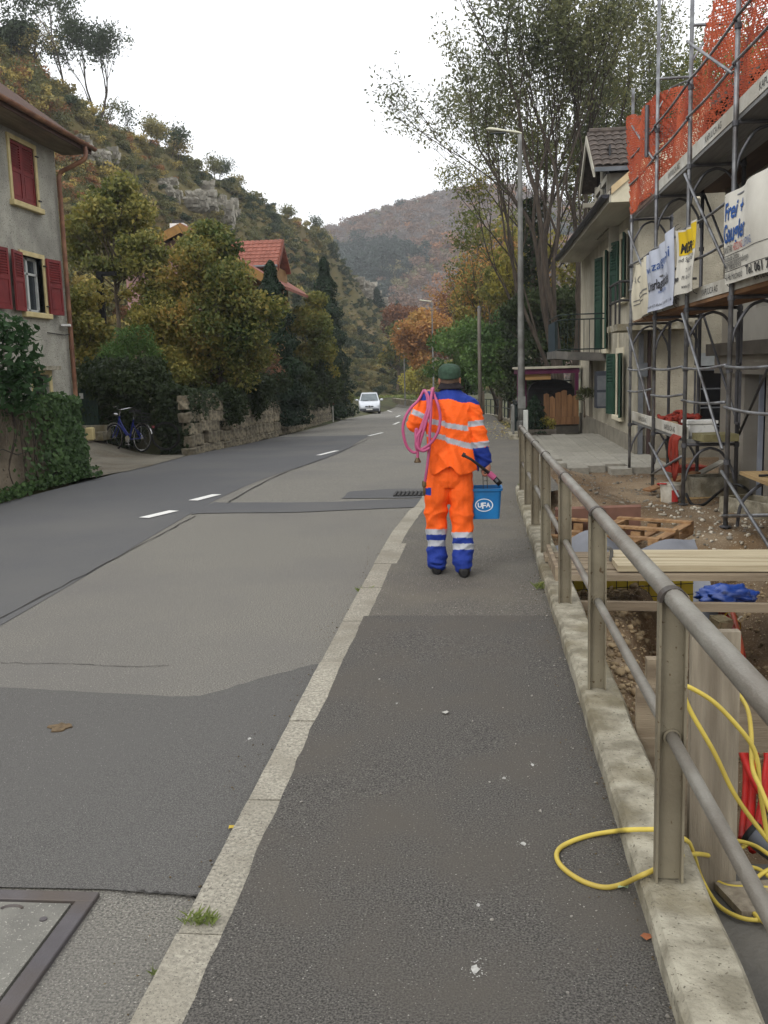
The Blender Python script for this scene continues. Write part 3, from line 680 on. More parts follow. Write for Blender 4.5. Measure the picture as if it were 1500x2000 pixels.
eaveR = Vector((pk(560, 560).x, PY-.8, pk(560, 560).z)); eaveL = Vector((pk(225, 512).x, PY-.8, pk(225, 512).z))
r = MB()
for e in (eaveL, eaveR):
    d = (e-ridge0); r.obox(ridge0, d, (0, 8.2, 0), (0, 0, -.14))
ro = r.build('roof', m_tile, t)
for e in (eaveL, eaveR): MB().obox(ridge0+Vector((0, -.05, -.02)), e-ridge0, (0, .05, 0), (0, 0, -.42)).build('barge_board', m_eave, ro)
ch_ = pk(345, 440, PY+3)
MB().box(ch_.x-.35, ch_.x+.35, PY+3, PY+3.6, ch_.z-1.5, ch_.z+.1).build('chimney', m_white, ro)
MB().box(ch_.x-.25, ch_.x+.25, PY+3.1, PY+3.5, ch_.z+.1, ch_.z+.28).build('chimney_cap', m_iron, ro)
# cross wing with its tiled slope facing the street
wy = PY+1.2; a0 = pk(452, 474, wy+1.6); b0 = pk(553, 471, wy+1.6); a1 = pk(452, 522, wy)
u = Vector((1, 0, 0)); Wd = b0.x-a0.x; lo = Vector((a0.x, wy, pk(500, 520, wy).z)); hi = Vector((a0.x, wy+1.6, a0.z)); v = hi-lo
wing = MB(); wing.box(a0.x+.1, b0.x-.25, wy+.35, wy+3.5, zb, lo.z+.05); wing.build('wing_wall', m_eave, t)
deck = MB(); deck.obox(lo, u*Wd, v, (0, 0, -.1)); deck.obox(hi+Vector((0, .01, 0)), u*Wd, Vector((0, 1.7, -(hi.z-lo.z))), (0, 0, -.1)); dk = deck.build('wing_roof', m_tile, t)
tiled(dk, lo, u, v, Wd, v.length, m_tile, .23, .3)
MB().tube([lo+Vector((0, -.06, -.02)), lo+Vector((Wd, -.06, -.02))], .06, 8).build('wing_gutter', mat('zinc', C(120, 122, 126), C(100, 104, 108), 4, .5, metal=.5), t)
MB().obox(lo+u*Wd+Vector((0, 0, .06)), u*.05, v, (0, 0, -.3)).build('barge_board', mat('barge_brown', C(128, 62, 40), C(104, 52, 36), 4, .7), dk)
for px0, px1, py0, py1 in ((300, 320, 520, 580), (430, 448, 545, 590), (285, 297, 590, 600)):
    A, B = pk(px0, py1, PY-.01), pk(px1, py0, PY-.01)
    w = MB().box(A.x, B.x, PY-.05, PY-.005, A.z, B.z).build('window', m_timber, t); MB().box(A.x+.06, B.x-.06, PY-.07, PY-.051, A.z+.06, B.z-.06).build('pane', m_glass, w)
# ================================================================== RIGHT SIDE: cream house, renovated house, lamps, rails
m_cream = mat('cream_roughcast', C(186, 179, 160), C(162, 155, 138), 2.6, .95, .9, 30, c3=C(142, 136, 120), scale3=.5, speck=C(150, 142, 122), sscale=22, samt=.08, dist=.03)
m_creamS = mat('smooth_cream', C(214, 206, 182), C(196, 188, 164), 2, .92, .3, 40)
m_green = mat('shutter_green', C(38, 70, 55), C(30, 58, 46), 4, .6, .1, 30, rnd=.06)
m_zinc = MATS['zinc']
FX = 3.6; fy = lambda px, py: XP(px, py, FX)
t = thing('cream_house', 'cream roughcast house with green shutters, balcony and tiled dormer', 'house', (FX+3, 27, -.5))
FY0, FY1 = 22.0, 33.7; FB, FT = -.75, 5.35
hs_ = []
def fh(x0, y0, x1, y1): a, b = fy(x0, y1), fy(x1, y0); return sorted((a.y, b.y))+sorted((a.z, b.z))
w1 = fh(1189, 497, 1197, 605); w2 = fh(1163, 518, 1170, 672); w3 = fh(1186, 705, 1196, 822)
w1 = [23.55, 24.5, 3.2, 4.65]; w2 = [26.6, 27.6, 2.05, 4.6]; w3 = [24.0, 25.0, .35, 1.9]
for w in (w1, w2, w3): hs_.append((w[0]-FY0, w[1]-FY0, w[2]-FB, w[3]-FB))
mb = MB(); panel(mb, (FX, FY0, FB), (0, 1, 0), (0, 0, 1), (-1, 0, 0), FY1-FY0, FT-FB, hs_, .22)
mb.add([(FX+.23, FY0, FB), (FX+.23, FY1, FB), (FX+.23, FY1, FT), (FX+.23, FY0, FT)], [(3, 2, 1, 0)])
gw = (5.0, 7.0, .05, 1.55)     # barred window in the gable facing the camera
panel(mb, (FX, FY0, FB), (1, 0, 0), (0, 0, 1), (0, -1, 0), 8, FT-FB, [(gw[0]-FX, gw[1]-FX, gw[2]-FB, gw[3]-FB), (2.2, 3.2, 3.6, 4.9)], .2)
mb.add([(FX, FY0, FT), (FX+8, FY0, FT), (FX+4, FY0, FT+3.4)], [(0, 1, 2)])
mb.add([(FX, FY1, FB), (FX+8, FY1, FB), (FX+8, FY1, FT), (FX, FY1, FT)], [(3, 2, 1, 0)])
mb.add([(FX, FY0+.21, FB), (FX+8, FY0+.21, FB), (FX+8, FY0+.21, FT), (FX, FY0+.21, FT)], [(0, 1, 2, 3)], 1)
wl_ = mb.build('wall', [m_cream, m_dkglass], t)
mb = MB(); mb.box(FX-.04, FX-.002, FY0-.04, FY1, FB, -.02); mb.box(FX-.04, FX+8, FY0-.042, FY0-.002, FB, .02); mb.build('plinth', mat('plinth_grey', C(140, 134, 120), C(118, 112, 100), 3, .95, .7, 40), t)
for (a, b, c, d), leaf in ((w1, .48), (w2, .5), (w3, .5)):
    w = MB()
    for q in [(a-.12, a, c, d+.14), (b, b+.12, c, d+.14), (a, b, d, d+.14)]: w.box(FX-.03, FX+.16, q[0], q[1], q[2], q[3])
    wo = w.build('window', m_creamS, t)
    MB().box(FX+.2, FX+.22, a, b, c, d).build('pane', m_dkglass, wo); MB().box(FX-.12, FX+.15, a-.16, b+.16, c-.12, c-.002).build('sill', m_creamS, wo, bevel=.01)
    sa, ca = math.sin(.25), math.cos(.25)
    shutter(t, (FX-.04, a-.12, c), (-sa, -ca, 0), (-ca, sa, 0), leaf, d-c, m_green, slats=9, frac=(.5, .95))
    shutter(t, (FX-.04-sa*0, b+.12, c), (-sa, ca, 0), (-ca, -sa, 0), leaf, d-c, m_green, slats=9, frac=(.5, .95))
# barred window
gbar = MB().box(gw[0]-.1, gw[1]+.1, FY0-.03, FY0-.003, gw[3], gw[3]+.28).build('window', mat('shutter_box', C(168, 172, 172), C(150, 154, 154), 5, .7), t)
for k in range(4):
    z = gw[2]+.15+.42*k; MB().beam((gw[0]-.05, FY0-.06, z), (gw[1]+.05, FY0-.06, z), .03, .03).build('bar', m_zinc, gbar)
MB().box(gw[0]+.9, gw[0]+.97, FY0+.1, FY0+.16, gw[2], gw[3]).build('mullion', m_timber, gbar)
# roof with deep soffit, gutter, verge
ex = FX-.72; ea = XP(1186, 398, ex); eb = XP(1094, 500, ex); EZ = (ea.z+eb.z)/2; y0 = FY0-.75; y1 = eb.y
sl = .80
r = MB(); rid = (FX+4, EZ+(FX+4-ex)*sl)
r.prism([(ex, y0, EZ), (rid[0], y0, rid[1]), (rid[0], y0, rid[1]+.16), (ex, y0, EZ+.14)], (0, y1-y0, 0))
r.prism([(2*rid[0]-ex, y0, EZ), (rid[0], y0, rid[1]), (rid[0], y0, rid[1]+.16), (2*rid[0]-ex, y0, EZ+.14)], (0, y1-y0, 0))
ro = r.build('roof', mat('grey_brown_tile', C(96, 86, 78), C(70, 62, 58), 6, .9, .5, 24, rnd=.15), t)
m_dtile = MATS['grey_brown_tile']
m_wsoff = mat('white_soffit', C(184, 180, 166), C(160, 154, 140), 3, .85, stretch=(1, .15, 1))
for k in range(7):
    x = ex+.02+.1*k; MB().box(x, x+.095, y0+.02, y1-.02, EZ-.13, EZ-.11).build('soffit_board', m_wsoff, ro)
MB().box(ex-.02, ex+.015, y0, y1, EZ-.14, EZ+.1).build('fascia', m_wsoff, ro)
g = MB(); g.prism([(ex-.1+.085*math.cos(a), y0-.02, EZ+.02+.085*math.sin(a)) for a in np.linspace(math.pi, 2*math.pi, 9)], (0, y1-y0+.1, 0)); g.build('gutter', mat('dark_zinc', C(52, 52, 58), C(42, 42, 48), 5, .5, metal=.3), ro)
MB().prism([(ex+.02, y0, EZ-.14), (ex+.02, y0, EZ+.12), (ex+1.9, y0, EZ+.12+1.88*sl), (ex+1.9, y0, EZ-.14)], (0, .05, 0)).build('verge_board', m_creamS, ro)
MB().obox((ex+.02, y0-.04, EZ+.02), (2.0, 0, 2.0*sl), (0, .04, 0), (0, 0, .16)).build('verge_cap', mat('new_timber', C(208, 186, 148), C(190, 166, 128), 4, .8), ro)
# dormer: ridge runs away from the street, tiled slope towards the camera
dy = 25.0
d0 = YP(1149, 262, dy+1.3); d1 = YP(1252, 258, dy+1.3); e0 = YP(1161, 326, dy-.35); 
lo = Vector((e0.x, dy-.35, e0.z)); hi = Vector((d0.x+.02, dy+1.3, d0.z)); Wd = 2.6
u = Vector((1, 0, 0)); v = Vector((0, hi.y-lo.y, hi.z-lo.z))
dk = MB(); dk.obox(lo, u*Wd, v, (0, 0, -.08)); dk.obox((lo.x, hi.y+.005, hi.z), u*Wd, (0, hi.y-lo.y, lo.z-hi.z), (0, 0, -.08)); do = dk.build('dormer_roof', m_dtile, t)
tiled(do, lo, u, v, Wd, v.length, m_dtile, .21, .29)
MB().tube([hi+Vector((0, 0, .05)), hi+Vector((Wd, 0, .05))], .09, 8).build('ridge_tile', m_dtile, do)
MB().box(lo.x, lo.x+Wd, lo.y-.07, lo.y-.01, lo.z-.12, lo.z-.02).build('dormer_gutter', m_zinc, do)
MB().obox(lo+Vector((-.03, 0, -.04)), (.05, 0, 0), v, (0, 0, -.2)).build('barge_board', m_wsoff, do)
MB().obox((lo.x-.03, hi.y, hi.z-.04), (.05, 0, 0), (0, hi.y-lo.y, lo.z-hi.z), (0, 0, -.2)).build('barge_board', m_wsoff, do)
cx = YP(1190, 380, dy).x; dzb = YP(1190, 395, dy).z
mb = MB(); mb.box(cx, cx+3, dy, dy+.06, dzb-1.2, lo.z-.1); mb.build('dormer_cheek', m_wsoff, t)
fx = cx-.0
fr = MB(); fr.box(fx-.05, fx, dy+.062, dy+.2, dzb-.6, lo.z-.1); fr.box(fx-.05, fx, dy+1.2, dy+1.34, dzb-.6, lo.z+.2); fr.box(fx-.05, fx, dy+2.4, dy+2.6, dzb-.6, lo.z); fr.box(fx-.05, fx, dy+.2, dy+2.4, lo.z-.25, lo.z-.1)
fr.build('dormer_front', m_wsoff, t); MB().box(fx+.0, fx+.04, dy+.07, dy+2.5, dzb-.6, lo.z+.6).build('pane', m_dkglass, t)
MB().box(lo.x+.05, fx, dy+2.6, dy+2.7, lo.z-.5, lo.z-.38).build('tie_beam', m_wsoff, t)
# balcony
bz = 2.05; bx0, bx1 = FX-1.35, FX; by0, by1 = 27.2, 31.0
bal = MB(); bal.prism([(bx1, by0, bz-.32), (bx0+.3, by0, bz-.26), (bx0, by0+.5, bz-.22), (bx0, by1, bz-.22), (bx1, by1, bz-.3)], (0, 0, .22)); bo = bal.build('balcony', mat('balcony_concrete', C(108, 104, 98), C(84, 82, 78), 3, .9, .5, 30), t)
m_rail = mat('dark_green_iron', C(36, 48, 46), C(28, 38, 38), 8, .6)
P = [Vector((bx1, by0+.05, 0)), Vector((bx0+.3, by0+.05, 0)), Vector((bx0+.06, by0+.5, 0)), Vector((bx0+.06, by1-.05, 0))]
for zz in (bz+.98, bz+.84, bz+.02):
    MB().tube([p+Vector((0, 0, zz)) for p in P], .018, 6).build('balcony_rail', m_rail, bo)
for i in range(3):
    d = P[i+1]-P[i]; k = max(2, int(d.length/.14))
    for j in range(k): q = P[i]+d*(j/k); MB().beam(q+Vector((0, 0, bz-.1)), q+Vector((0, 0, bz+.84)), .016, .016).build('baluster', m_rail, bo)
MB().box(bx0+.04, bx0+.07, by1-2.6, by1-.1, bz, bz+.85).build('privacy_screen', mat('teal_cloth', C(30, 50, 58), C(24, 42, 50), 4, .9), bo)
MB().box(FX-.012, FX-.001, 30.2, 31.1, FB+.2, 1.9).build('niche_shade', mat('niche_shadow', C(120, 112, 96), C(100, 92, 78), 4, .95), t)  # flat sheet on the wall; a recess's shadow is painted in its darker colour
# near balcony slab with pipe rail at the gable corner
MB().box(FX-.55, FX+1.2, 21.2, 22.9, 2.36, 2.5).build('canopy_slab', m_conc, t)
for zz in (3.0, 3.4): MB().tube([(FX-.5, 22.8, zz), (FX-.5, 21.3, zz), (FX+1.1, 21.25, zz)], .03, 6).build('canopy_rail', m_iron, t)
for q in ((FX-.5, 22.7), (FX-.5, 21.9), (FX-.5, 21.3)): MB().beam((q[0], q[1], 2.5), (q[0], q[1], 3.4), .04, .04).build('canopy_post', m_iron, t)
MB().tube([(FX+.25, FY0-.09, FB), (FX+.25, FY0-.09, 2.36)], .045, 8).build('drain_pipe', mat('brown_pipe', C(70, 52, 48), C(56, 44, 42), 5, .6), t)
MB().box(FX+.02, FX+.12, FY0-.14, FY0-.045, FB, 2.3).build('service_duct', m_zinc, t)
MB().box(FX+.0, FX+.2, FY0-.2, FY0-.05, 1.35, 1.65).build('meter_box', m_zinc, t)
MB().cbox((FX-.006, 24.9, 2.2), .01, .14, .5).build('wall_patch', m_creamS, t)
mbx = XP(1178, 800, FX-.35)
t = thing('letter_box', 'dark blue grey letter box cabinet hanging on the cream house wall', 'letter box', (FX-.3, 26.8, .7))
MB().box(FX-.34, FX-.002, 26.45, 27.0, .45, 1.45).build('cabinet', mat('letterbox_grey', C(58, 62, 72), C(50, 54, 62), 4, .5), t)
for i in range(2): MB().box(FX-.33, FX-.05, 26.44, 26.448, .5+.45*i, .88+.45*i).build('flap', m_zinc, t)
# ---- renovated house behind the scaffold
RX = 4.25; RY0, RY1 = 4.0, 17.2
m_plas = mat('fresh_grey_plaster', C(166, 160, 148), C(150, 144, 134), 1.4, .95, .3, 40, c3=C(138, 132, 122), scale3=.5)
m_plasW = mat('white_plaster', C(196, 192, 182), C(178, 174, 164), 1.5, .95, .3, 40)
t = thing('renovated_house', 'grey plastered house being renovated behind the scaffold', 'house', (RX+3, 11, -.5))
rz0, rz1, rzT = -.8, 1.75, 4.55
hole = [(14.55-RY0, 15.7-RY0, .0, 2.05-rz0-.2), (11.1-RY0, 12.5-RY0, .0, 2.2), (7-RY0, 8.4-RY0, .9, 2.2)]
mb = MB(); panel(mb, (RX, RY0, rz0), (0, 1, 0), (0, 0, 1), (-1, 0, 0), RY1-RY0, rz1-rz0, hole, .35)
mb.add([(RX, RY1, rz0), (RX+6, RY1, rz0), (RX+6, RY1, rzT), (RX, RY1, rzT)], [(3, 2, 1, 0)])
mb.build('ground_floor_wall', m_plas, t)
uh = [(11.6-RY0, 13-RY0, .5, 1.9), (14.2-RY0, 15.6-RY0, .5, 1.9), (8-RY0, 9.4-RY0, .5, 1.9)]
mb = MB(); panel(mb, (RX+.12, RY0, rz1+.22), (0, 1, 0), (0, 0, 1), (-1, 0, 0), RY1-RY0, rzT-rz1-.22, uh, .3); mb.build('upper_wall', m_plasW, t)
MB().box(RX-.24, RX+.3, RY0, RY1+.12, rz1, rz1+.2).build('cornice', mat('cornice_stone', C(132, 126, 116), C(114, 108, 100), 3, .9, .4, 40), t)
MB().box(RX-.1, RX+.05, RY0, RY1+.06, rz1-.3, rz1-.003).build('cornice_band', m_plas, t)
for h in hole[:2]:
    y0_, y1_ = h[0]+RY0, h[1]+RY0
    w = MB().box(RX+.3, RX+.34, y0_, y1_, rz0, rz0+h[3]).build('window', m_dkglass, t)
    f = MB(); f.box(RX+.22, RX+.29, y0_+.35, y0_+.42, rz0+.25, rz0+h[3]); f.box(RX+.22, RX+.29, y0_+.01, y0_+.07, rz0+.25, rz0+h[3]); f.box(RX+.22, RX+.29, y1_-.07, y1_-.01, rz0+.25, rz0+h[3]); f.box(RX+.2, RX+.3, y0_+.01, y1_-.01, rz0, rz0+.25); f.build('frame', mat('window_white', C(190, 196, 208), C(176, 182, 196), 5, .5), w)
for h in uh:
    y0_, y1_ = h[0]+RY0, h[1]+RY0; zz = rz1+.22
    w = MB().box(RX+.36, RX+.4, y0_, y1_, zz+h[2], zz+h[3]).build('window', m_dkglass, t)
    f = MB()
    for q in [(y0_, y0_+.06, 0, 1), (y1_-.06, y1_, 0, 1), ((y0_+y1_)/2-.04, (y0_+y1_)/2+.04, 0, 1)]: f.box(RX+.3, RX+.355, q[0]+.003, q[1]-.003, zz+h[2]+.003, zz+h[3]-.003)
    f.build('frame', MATS['window_white'], w)
MB().box(RX-.08, RX+.11, 11.2, 13.4, rz1+.205, rz1+.55).build('flower_ledge', mat('dark_slate', C(58, 58, 58), C(48, 48, 48), 4, .8), t)
ee = XP(1283, 450, 3.55); 
mb = MB(); mb.box(3.55, RX+.2, RY0, RY1+.4, rzT+.0, rzT+.03); mb.build('soffit', mat('brown_soffit', C(96, 76, 62), C(76, 60, 50), 3, .8, stretch=(4, .3, 1)), t)
MB().box(3.5, 3.548, RY0, RY1+.4, rzT-.04, rzT+.22).build('fascia', mat('fascia_brown', C(118, 84, 66), C(98, 70, 58), 3, .75), t)
g = MB(); g.prism([(3.42+.075*math.cos(a), RY0, rzT+.17+.075*math.sin(a)) for a in np.linspace(math.pi, 2*math.pi, 9)], (0, RY1+.4-RY0, 0)); g.build('gutter', m_copper, t)
mb = MB(); mb.prism([(3.5, RY0, rzT+.24), (7.3, RY0, rzT+2.3), (7.3, RY0, rzT+2.45), (3.5, RY0, rzT+.38)], (0, RY1+.4-RY0, 0)); mb.build('roof', m_dtile, t)
# ---- street lamps
m_galv = mat('galvanised_grey', C(140, 140, 136), C(118, 118, 114), 5, .6, .1, 40, metal=.3, c3=C(104, 102, 98), scale3=1.5)
m_lampw = mat('lamp_housing', C(206, 204, 180), C(192, 190, 168), 4, .6)
def lamp(px, by, ty, Y, base_z, label, arm=.75, r=.075):
    b = YP(px, by, Y); x = b.x; top = YP(px+3, ty, Y).z
    t = thing('street_lamp', label, 'street lamp', (x, Y, base_z), group='street lamps along the road')
    MB().tube([(x, Y, base_z-.1), (x, Y, base_z+1.2), (x, Y, top-.25), (x, Y, top)], [r, r, r*.55, r*.5], 12).build('pole', m_galv, t, smooth=True)
    MB().lathe([(r*1.35, 0), (r*1.35, .5), (r*1.05, .55)], (x, Y, base_z), 12).build('base_sleeve', m_galv, t)
    h = MB(); s = arm
    prof = [(.06, .02, .03), (-.02, .06, .05), (-.12, .09, .06), (-.3*s/.75, .1, .05), (-.5*s/.75, .13, .075), (-.68*s/.75, .13, .07), (-s, .05, .02)]
    V = []; n = len(prof)
    for dx, w, hh in prof:
        lift = -dx*.16
        for k in range(8): a = 2*math.pi*k/8; V.append((x+dx, Y+w*math.cos(a), top+.03+lift+hh*math.sin(a)*(1 if math.sin(a) > 0 else .45)))
    h.add(V, [(i*8+k, i*8+(k+1) % 8, i*8+8+(k+1) % 8, i*8+8+k) for i in range(n-1) for k in range(8)]+[tuple(range(8)), tuple((n-1)*8+k for k in reversed(range(8)))])
    ho = h.build('lamp_head', m_lampw, t, smooth=True)
    MB().box(x-.66*s/.75, x-.3*s/.75, Y-.09, Y+.09, top+.045, top+.065).build('diffuser', m_glass, ho)
    MB().box(x-r-.005, x+r+.005, Y-r-.01, Y-r*.6, base_z+.9, base_z+1.25).build('access_door', m_galv, t)
lamp(1019, 858, 262, 28.5, zr(28.5), 'tall grey street lamp beside the pergola with a flat head', .95, .11)
lamp(847, 770, 590, 78, zr(78), 'slim street lamp against the trees with its head over the road', 1.0, .08)
lamp(791, 770, 644, 102, zr(102), 'smallest street lamp beside the road bend beyond the parapet', 1.0, .08)
wp = YP(938, 795, 46)
t = thing('timber_pole', 'plain grey timber pole standing behind the pavement railing', 'pole', (wp.x, 46, zr(46)))
MB().tube([(wp.x, 46, zr(46)-.2), (wp.x, 46, YP(938, 600, 46).z)], [.1, .08], 10).build('shaft', mat('grey_timber', C(118, 110, 100), C(96, 90, 82), 3, .9, stretch=(3, 3, .3)), t, smooth=True)
MB().lathe([(.001, .08), (.085, 0), (.088, -.03)], (wp.x, 46, YP(938, 600, 46).z), 10).build('cap', m_zinc, t)
# ---- far pavement railing and parapet
t = thing('pavement_railing', 'dark iron railing with vertical bars beside the far pavement', 'railing', (1.2, 40, -1))
RP = [Vector((1.12, 28.4, 0)), Vector((1.5, 35, 0)), Vector((1.75, 43, 0)), Vector((1.5, 52, 0)), Vector((.9, 62, 0)), Vector((-.4, 72, 0)), Vector((-2.4, 82, 0))]
RC = catmull(RP, 8); RC = [Vector((p.x, p.y, zr(p.y))) for p in RC]
for zz in (1.02, .6): MB().tube([p+Vector((0, 0, zz)) for p in RC], .03, 6).build('rail', m_rail, t)
for p in RC[::2]: MB().beam(p, p+Vector((0, 0, 1.03)), .06, .06).build('post', m_rail, t)
lc = MB(); 
for a, b in zip(RC[:-1], RC[1:]):
    d = (b-a); nn = Vector((d.y, -d.x, 0)).normalized(); lc.obox(a-nn*.15-Vector((0, 0, .2)), d, nn*.3, (0, 0, .28))
lc.build('kerb_wall', m_conc, t)
t = thing('tube_barrier', 'short grey tube barrier at the end of the far pavement wall', 'railing', (1.0, 27.6, -.5))
for y in (27.0, 28.1): MB().beam((1.02, y, zr(y)-.05), (1.02, y, zr(y)+1.0), .06, .06).build('post', m_galv, t)
MB().tube([(1.02, 27.0, zr(27)+1.0), (1.02, 28.1, zr(28.1)+1.0)], .03, 8).build('rail', m_galv, t); MB().tube([(1.02, 27.0, zr(27)+.55), (1.02, 28.1, zr(28.1)+.55)], .02, 8).build('rail', m_galv, t)
MB().box(.9, 1.25, 26.6, 28.4, -.8, -.25).build('plinth', m_conc, t)
tag(MB().box(1.32, 1.45, 27.3, 27.45, zr(27)-.1, zr(27)+.85).build('white_post', mat('post_pvc', C(206, 208, 202), C(190, 192, 188), 4, .6), bevel=.01), 'short white square post beside the planter', 'post')
pw = [GR(766, 789), GR(800, 793.5), GR(850, 800), GR(880, 806)]
t = thing('parapet', 'low stone parapet wall along the outside of the road bend', 'wall', pw[1])
for i in range(3):
    a, b = pw[i], pw[i+1]; d = b-a; nn = Vector((-d.y, d.x, 0)).normalized()*.45
    MB().obox(Vector((a.x, a.y, zr(a.y)-.3)), Vector((d.x, d.y, 0)), nn, (0, 0, .85)).build('wall_section', m_stone, t)
    MB().obox(Vector((a.x, a.y, zr(a.y)+.555))-nn*.1, Vector((d.x, d.y, 0)), nn*1.2, (0, 0, .12)).build('coping', m_conc, t)
# ---- forecourt paving slabs
pv = bpy.data.objects.new('forecourt', None); COL.objects.link(pv); tag(pv, kind='structure'); WLOC['forecourt'] = Vector()
m_slab = mat('concrete_slab', C(150, 146, 134), C(132, 128, 118), 4, .92, .4, 60, rnd=.09)
b = bmesh.new(); bmesh.ops.create_cube(b, size=1); bmesh.ops.bevel(b, geom=list(b.edges), offset=.02, segments=1, affect='EDGES'); sl_me = bpy.data.meshes.new('paving_slab'); b.to_mesh(sl_me); b.free(); sl_me.materials.append(m_slab)
for i in range(7):
    for j in range(22):
        x = .95+i*.42+.2; y = 19.2+j*.5+(.25 if i % 2 else 0)
        if y > 28.5 or (y < 20.2 and random.random() < .3): continue
        z = min(zr(y)-.0, -.0)*(1-min(1, (x-.7)/1.5))+(-.44)*min(1, (x-.7)/1.5)
        z = max(z, float(gz(x, y)))+.03
        inst('paving_slab', sl_me, pv, Matrix.Translation((x, y, z-.135)) @ Matrix.Rotation(random.uniform(-.006, .006), 4, 'X') @ Matrix.Diagonal((.414, .494, .3, 1)))
# ---- pergola, fence, planter, conifer
PYg = 33.
pg = lambda px, py, Y=PYg: YP(px, py, Y)
m_mag = mat('magenta_paint', C(88, 28, 62), C(72, 24, 52), 4, .6)
t = thing('pergola', 'magenta painted pergola frame with pale roof edge', 'pergola', (pg(1070, 850).x, PYg, -.7))
xl, xr = pg(1011, 800).x, pg(1131, 800).x; zt = pg(1070, 720).z
MB().box(xl, xr, PYg-.05, PYg+.05, zt-.17, zt).build('beam', m_mag, t)
for x in (xl+.05, xr-.08, xl+.35): MB().box(x-.06, x+.06, PYg-.052 if x != xl+.35 else PYg+1.9, PYg+.048 if x != xl+.35 else PYg+2.0, -.8, zt-.172).build('post', m_mag, t)
MB().box(xl, xl+.1, PYg+.052, PYg+3, zt-.17, zt-.003).build('beam', m_mag, t)
MB().box(xl-.06, xr+.06, PYg-.12, PYg+3, zt+.003, zt+.07).build('roof_sheet', mat('roof_sheet', C(186, 180, 162), C(166, 160, 144), 4, .6), t)
MB().box(pg(1026, 740).x, pg(1076, 740).x, PYg+.06, PYg+.08, pg(1040, 742).z, pg(1040, 729).z).build('bamboo_blind', mat('bamboo', C(176, 138, 92), C(150, 114, 74), 6, .85, stretch=(.3, 1, 8)), t)
t = thing('woven_hood', 'dark rounded wicker hood standing behind the wooden fence', 'wicker hood', (pg(1080, 800).x, PYg+1, -.6))
x0, x1 = pg(1031, 770, PYg+1).x, pg(1121, 770, PYg+1).x; zc = pg(1076, 740, PYg+1).z; cxw = (x0+x1)/2
arc = [(cxw+(x1-x0)/2*math.cos(a), PYg+.8, zc-.55+.55*max(0, math.sin(a))**.7) for a in np.linspace(0, math.pi, 15)]+[(x0, PYg+.8, -.6), (x1, PYg+.8, -.6)]
MB().prism(arc, (0, .7, 0)).build('hood_shell', mat('dark_wicker', C(46, 42, 42), C(34, 31, 31), 30, .8, .8, 40, stretch=(1, 1, 6)), t)
for zz in np.linspace(zc-.5, zc-.1, 4): MB().box(x0+.1, x1-.1, PYg+.77, PYg+.8, zz, zz+.05).build('band', m_black, t)
t = thing('plank_fence', 'low fence of warm brown waney edge boards under the pergola', 'fence', (pg(1098, 845).x, PYg, -.7))
m_plank = mat('brown_plank', C(136, 100, 68), C(106, 76, 52), 2.5, .85, .3, 20, rnd=.16, stretch=(6, 2, .6))
xa, xb = pg(1062, 800, PYg-.3).x, pg(1131, 800, PYg-.3).x; nb = 6
for i in range(nb):
    w = (xb-xa)/nb; z1 = pg(1080, 770+6*math.sin(i*1.7), PYg-.3).z
    MB().prism([(xa+i*w, PYg-.3, -.35), (xa+i*w+w-.015, PYg-.3, -.35), (xa+i*w+w-.015, PYg-.3, z1-.05*math.sin(i*2)), (xa+i*w+w*.5, PYg-.3, z1+.04), (xa+i*w, PYg-.3, z1)], (0, .035, 0)).build('board', m_plank, t)
MB().box(xa, xb, PYg-.36, PYg-.305, -.36, -.1).build('bottom_rail', m_plank, t); MB().box(xa-.1, xb, PYg-.3, PYg-.1, -.9, -.37).build('base_wall', mat('dark_base', C(84, 80, 72), C(64, 60, 56), 4, .9), t)
pl = YP(1050, 862, 30.5)
t = thing('planter', 'square wooden planter box of grey planks', 'planter', (pl.x, 30.3, -.6))
for k in range(3):
    for q in ((pl.x-.55, pl.x+.55, 30.0, 30.04), (pl.x-.55, pl.x+.55, 30.9, 30.94)): MB().box(q[0], q[1], q[2], q[3], -.68+.12*k, -.57+.12*k).build('plank', MATS['grey_timber'], t)
    for q in (pl.x-.551, pl.x+.511): MB().box(q, q+.04, 30.042, 30.898, -.68+.12*k, -.57+.12*k).build('plank', MATS['grey_timber'], t)
MB().box(pl.x-.5, pl.x+.5, 30.05, 30.89, -.7, -.38).build('soil', mat('planter_soil', C(58, 46, 36), C(44, 36, 30), 8, .95), t)
# ================================================================== RAILING, SCAFFOLD, BUILDING SITE
m_post = mat('railing_post_paint', C(140, 132, 112), C(122, 114, 97), 3, .55, .12, 60, metal=.25, c3=C(108, 98, 80), scale3=2.2, speck=C(92, 76, 56), sscale=45, samt=.06)
m_tubeR = mat('railing_tube', C(146, 143, 134), C(118, 113, 104), 9, .5, .2, 60, metal=.3, c3=C(104, 95, 84), scale3=1.8, stretch=(1, .4, 1))
t = thing('tube_railing', 'weathered grey tube railing on steel channel posts along the pavement', 'railing', (.56, 6, .15))
py_ = [1.15, 2.74, 4.46, 6.12, 7.85, 9.25, 10.6, 11.85]; RXX = .555; zt = lambda y: 1.045-.0125*(y-2.7)
ps = [0]+py_
MB().tube([(RXX, y, zt(y)-.02) for y in np.linspace(-.5, 12.3, 40)]+[(RXX, 12.42, zt(12)-.06), (RXX, 12.45, zt(12)-.16)], .029, 12).build('top_rail', m_tubeR, t, smooth=True)
MB().tube([(RXX+.005, y, zt(y)-.445) for y in np.linspace(-.5, 11.9, 24)], .0195, 10).build('middle_rail', m_tubeR, t, smooth=True)
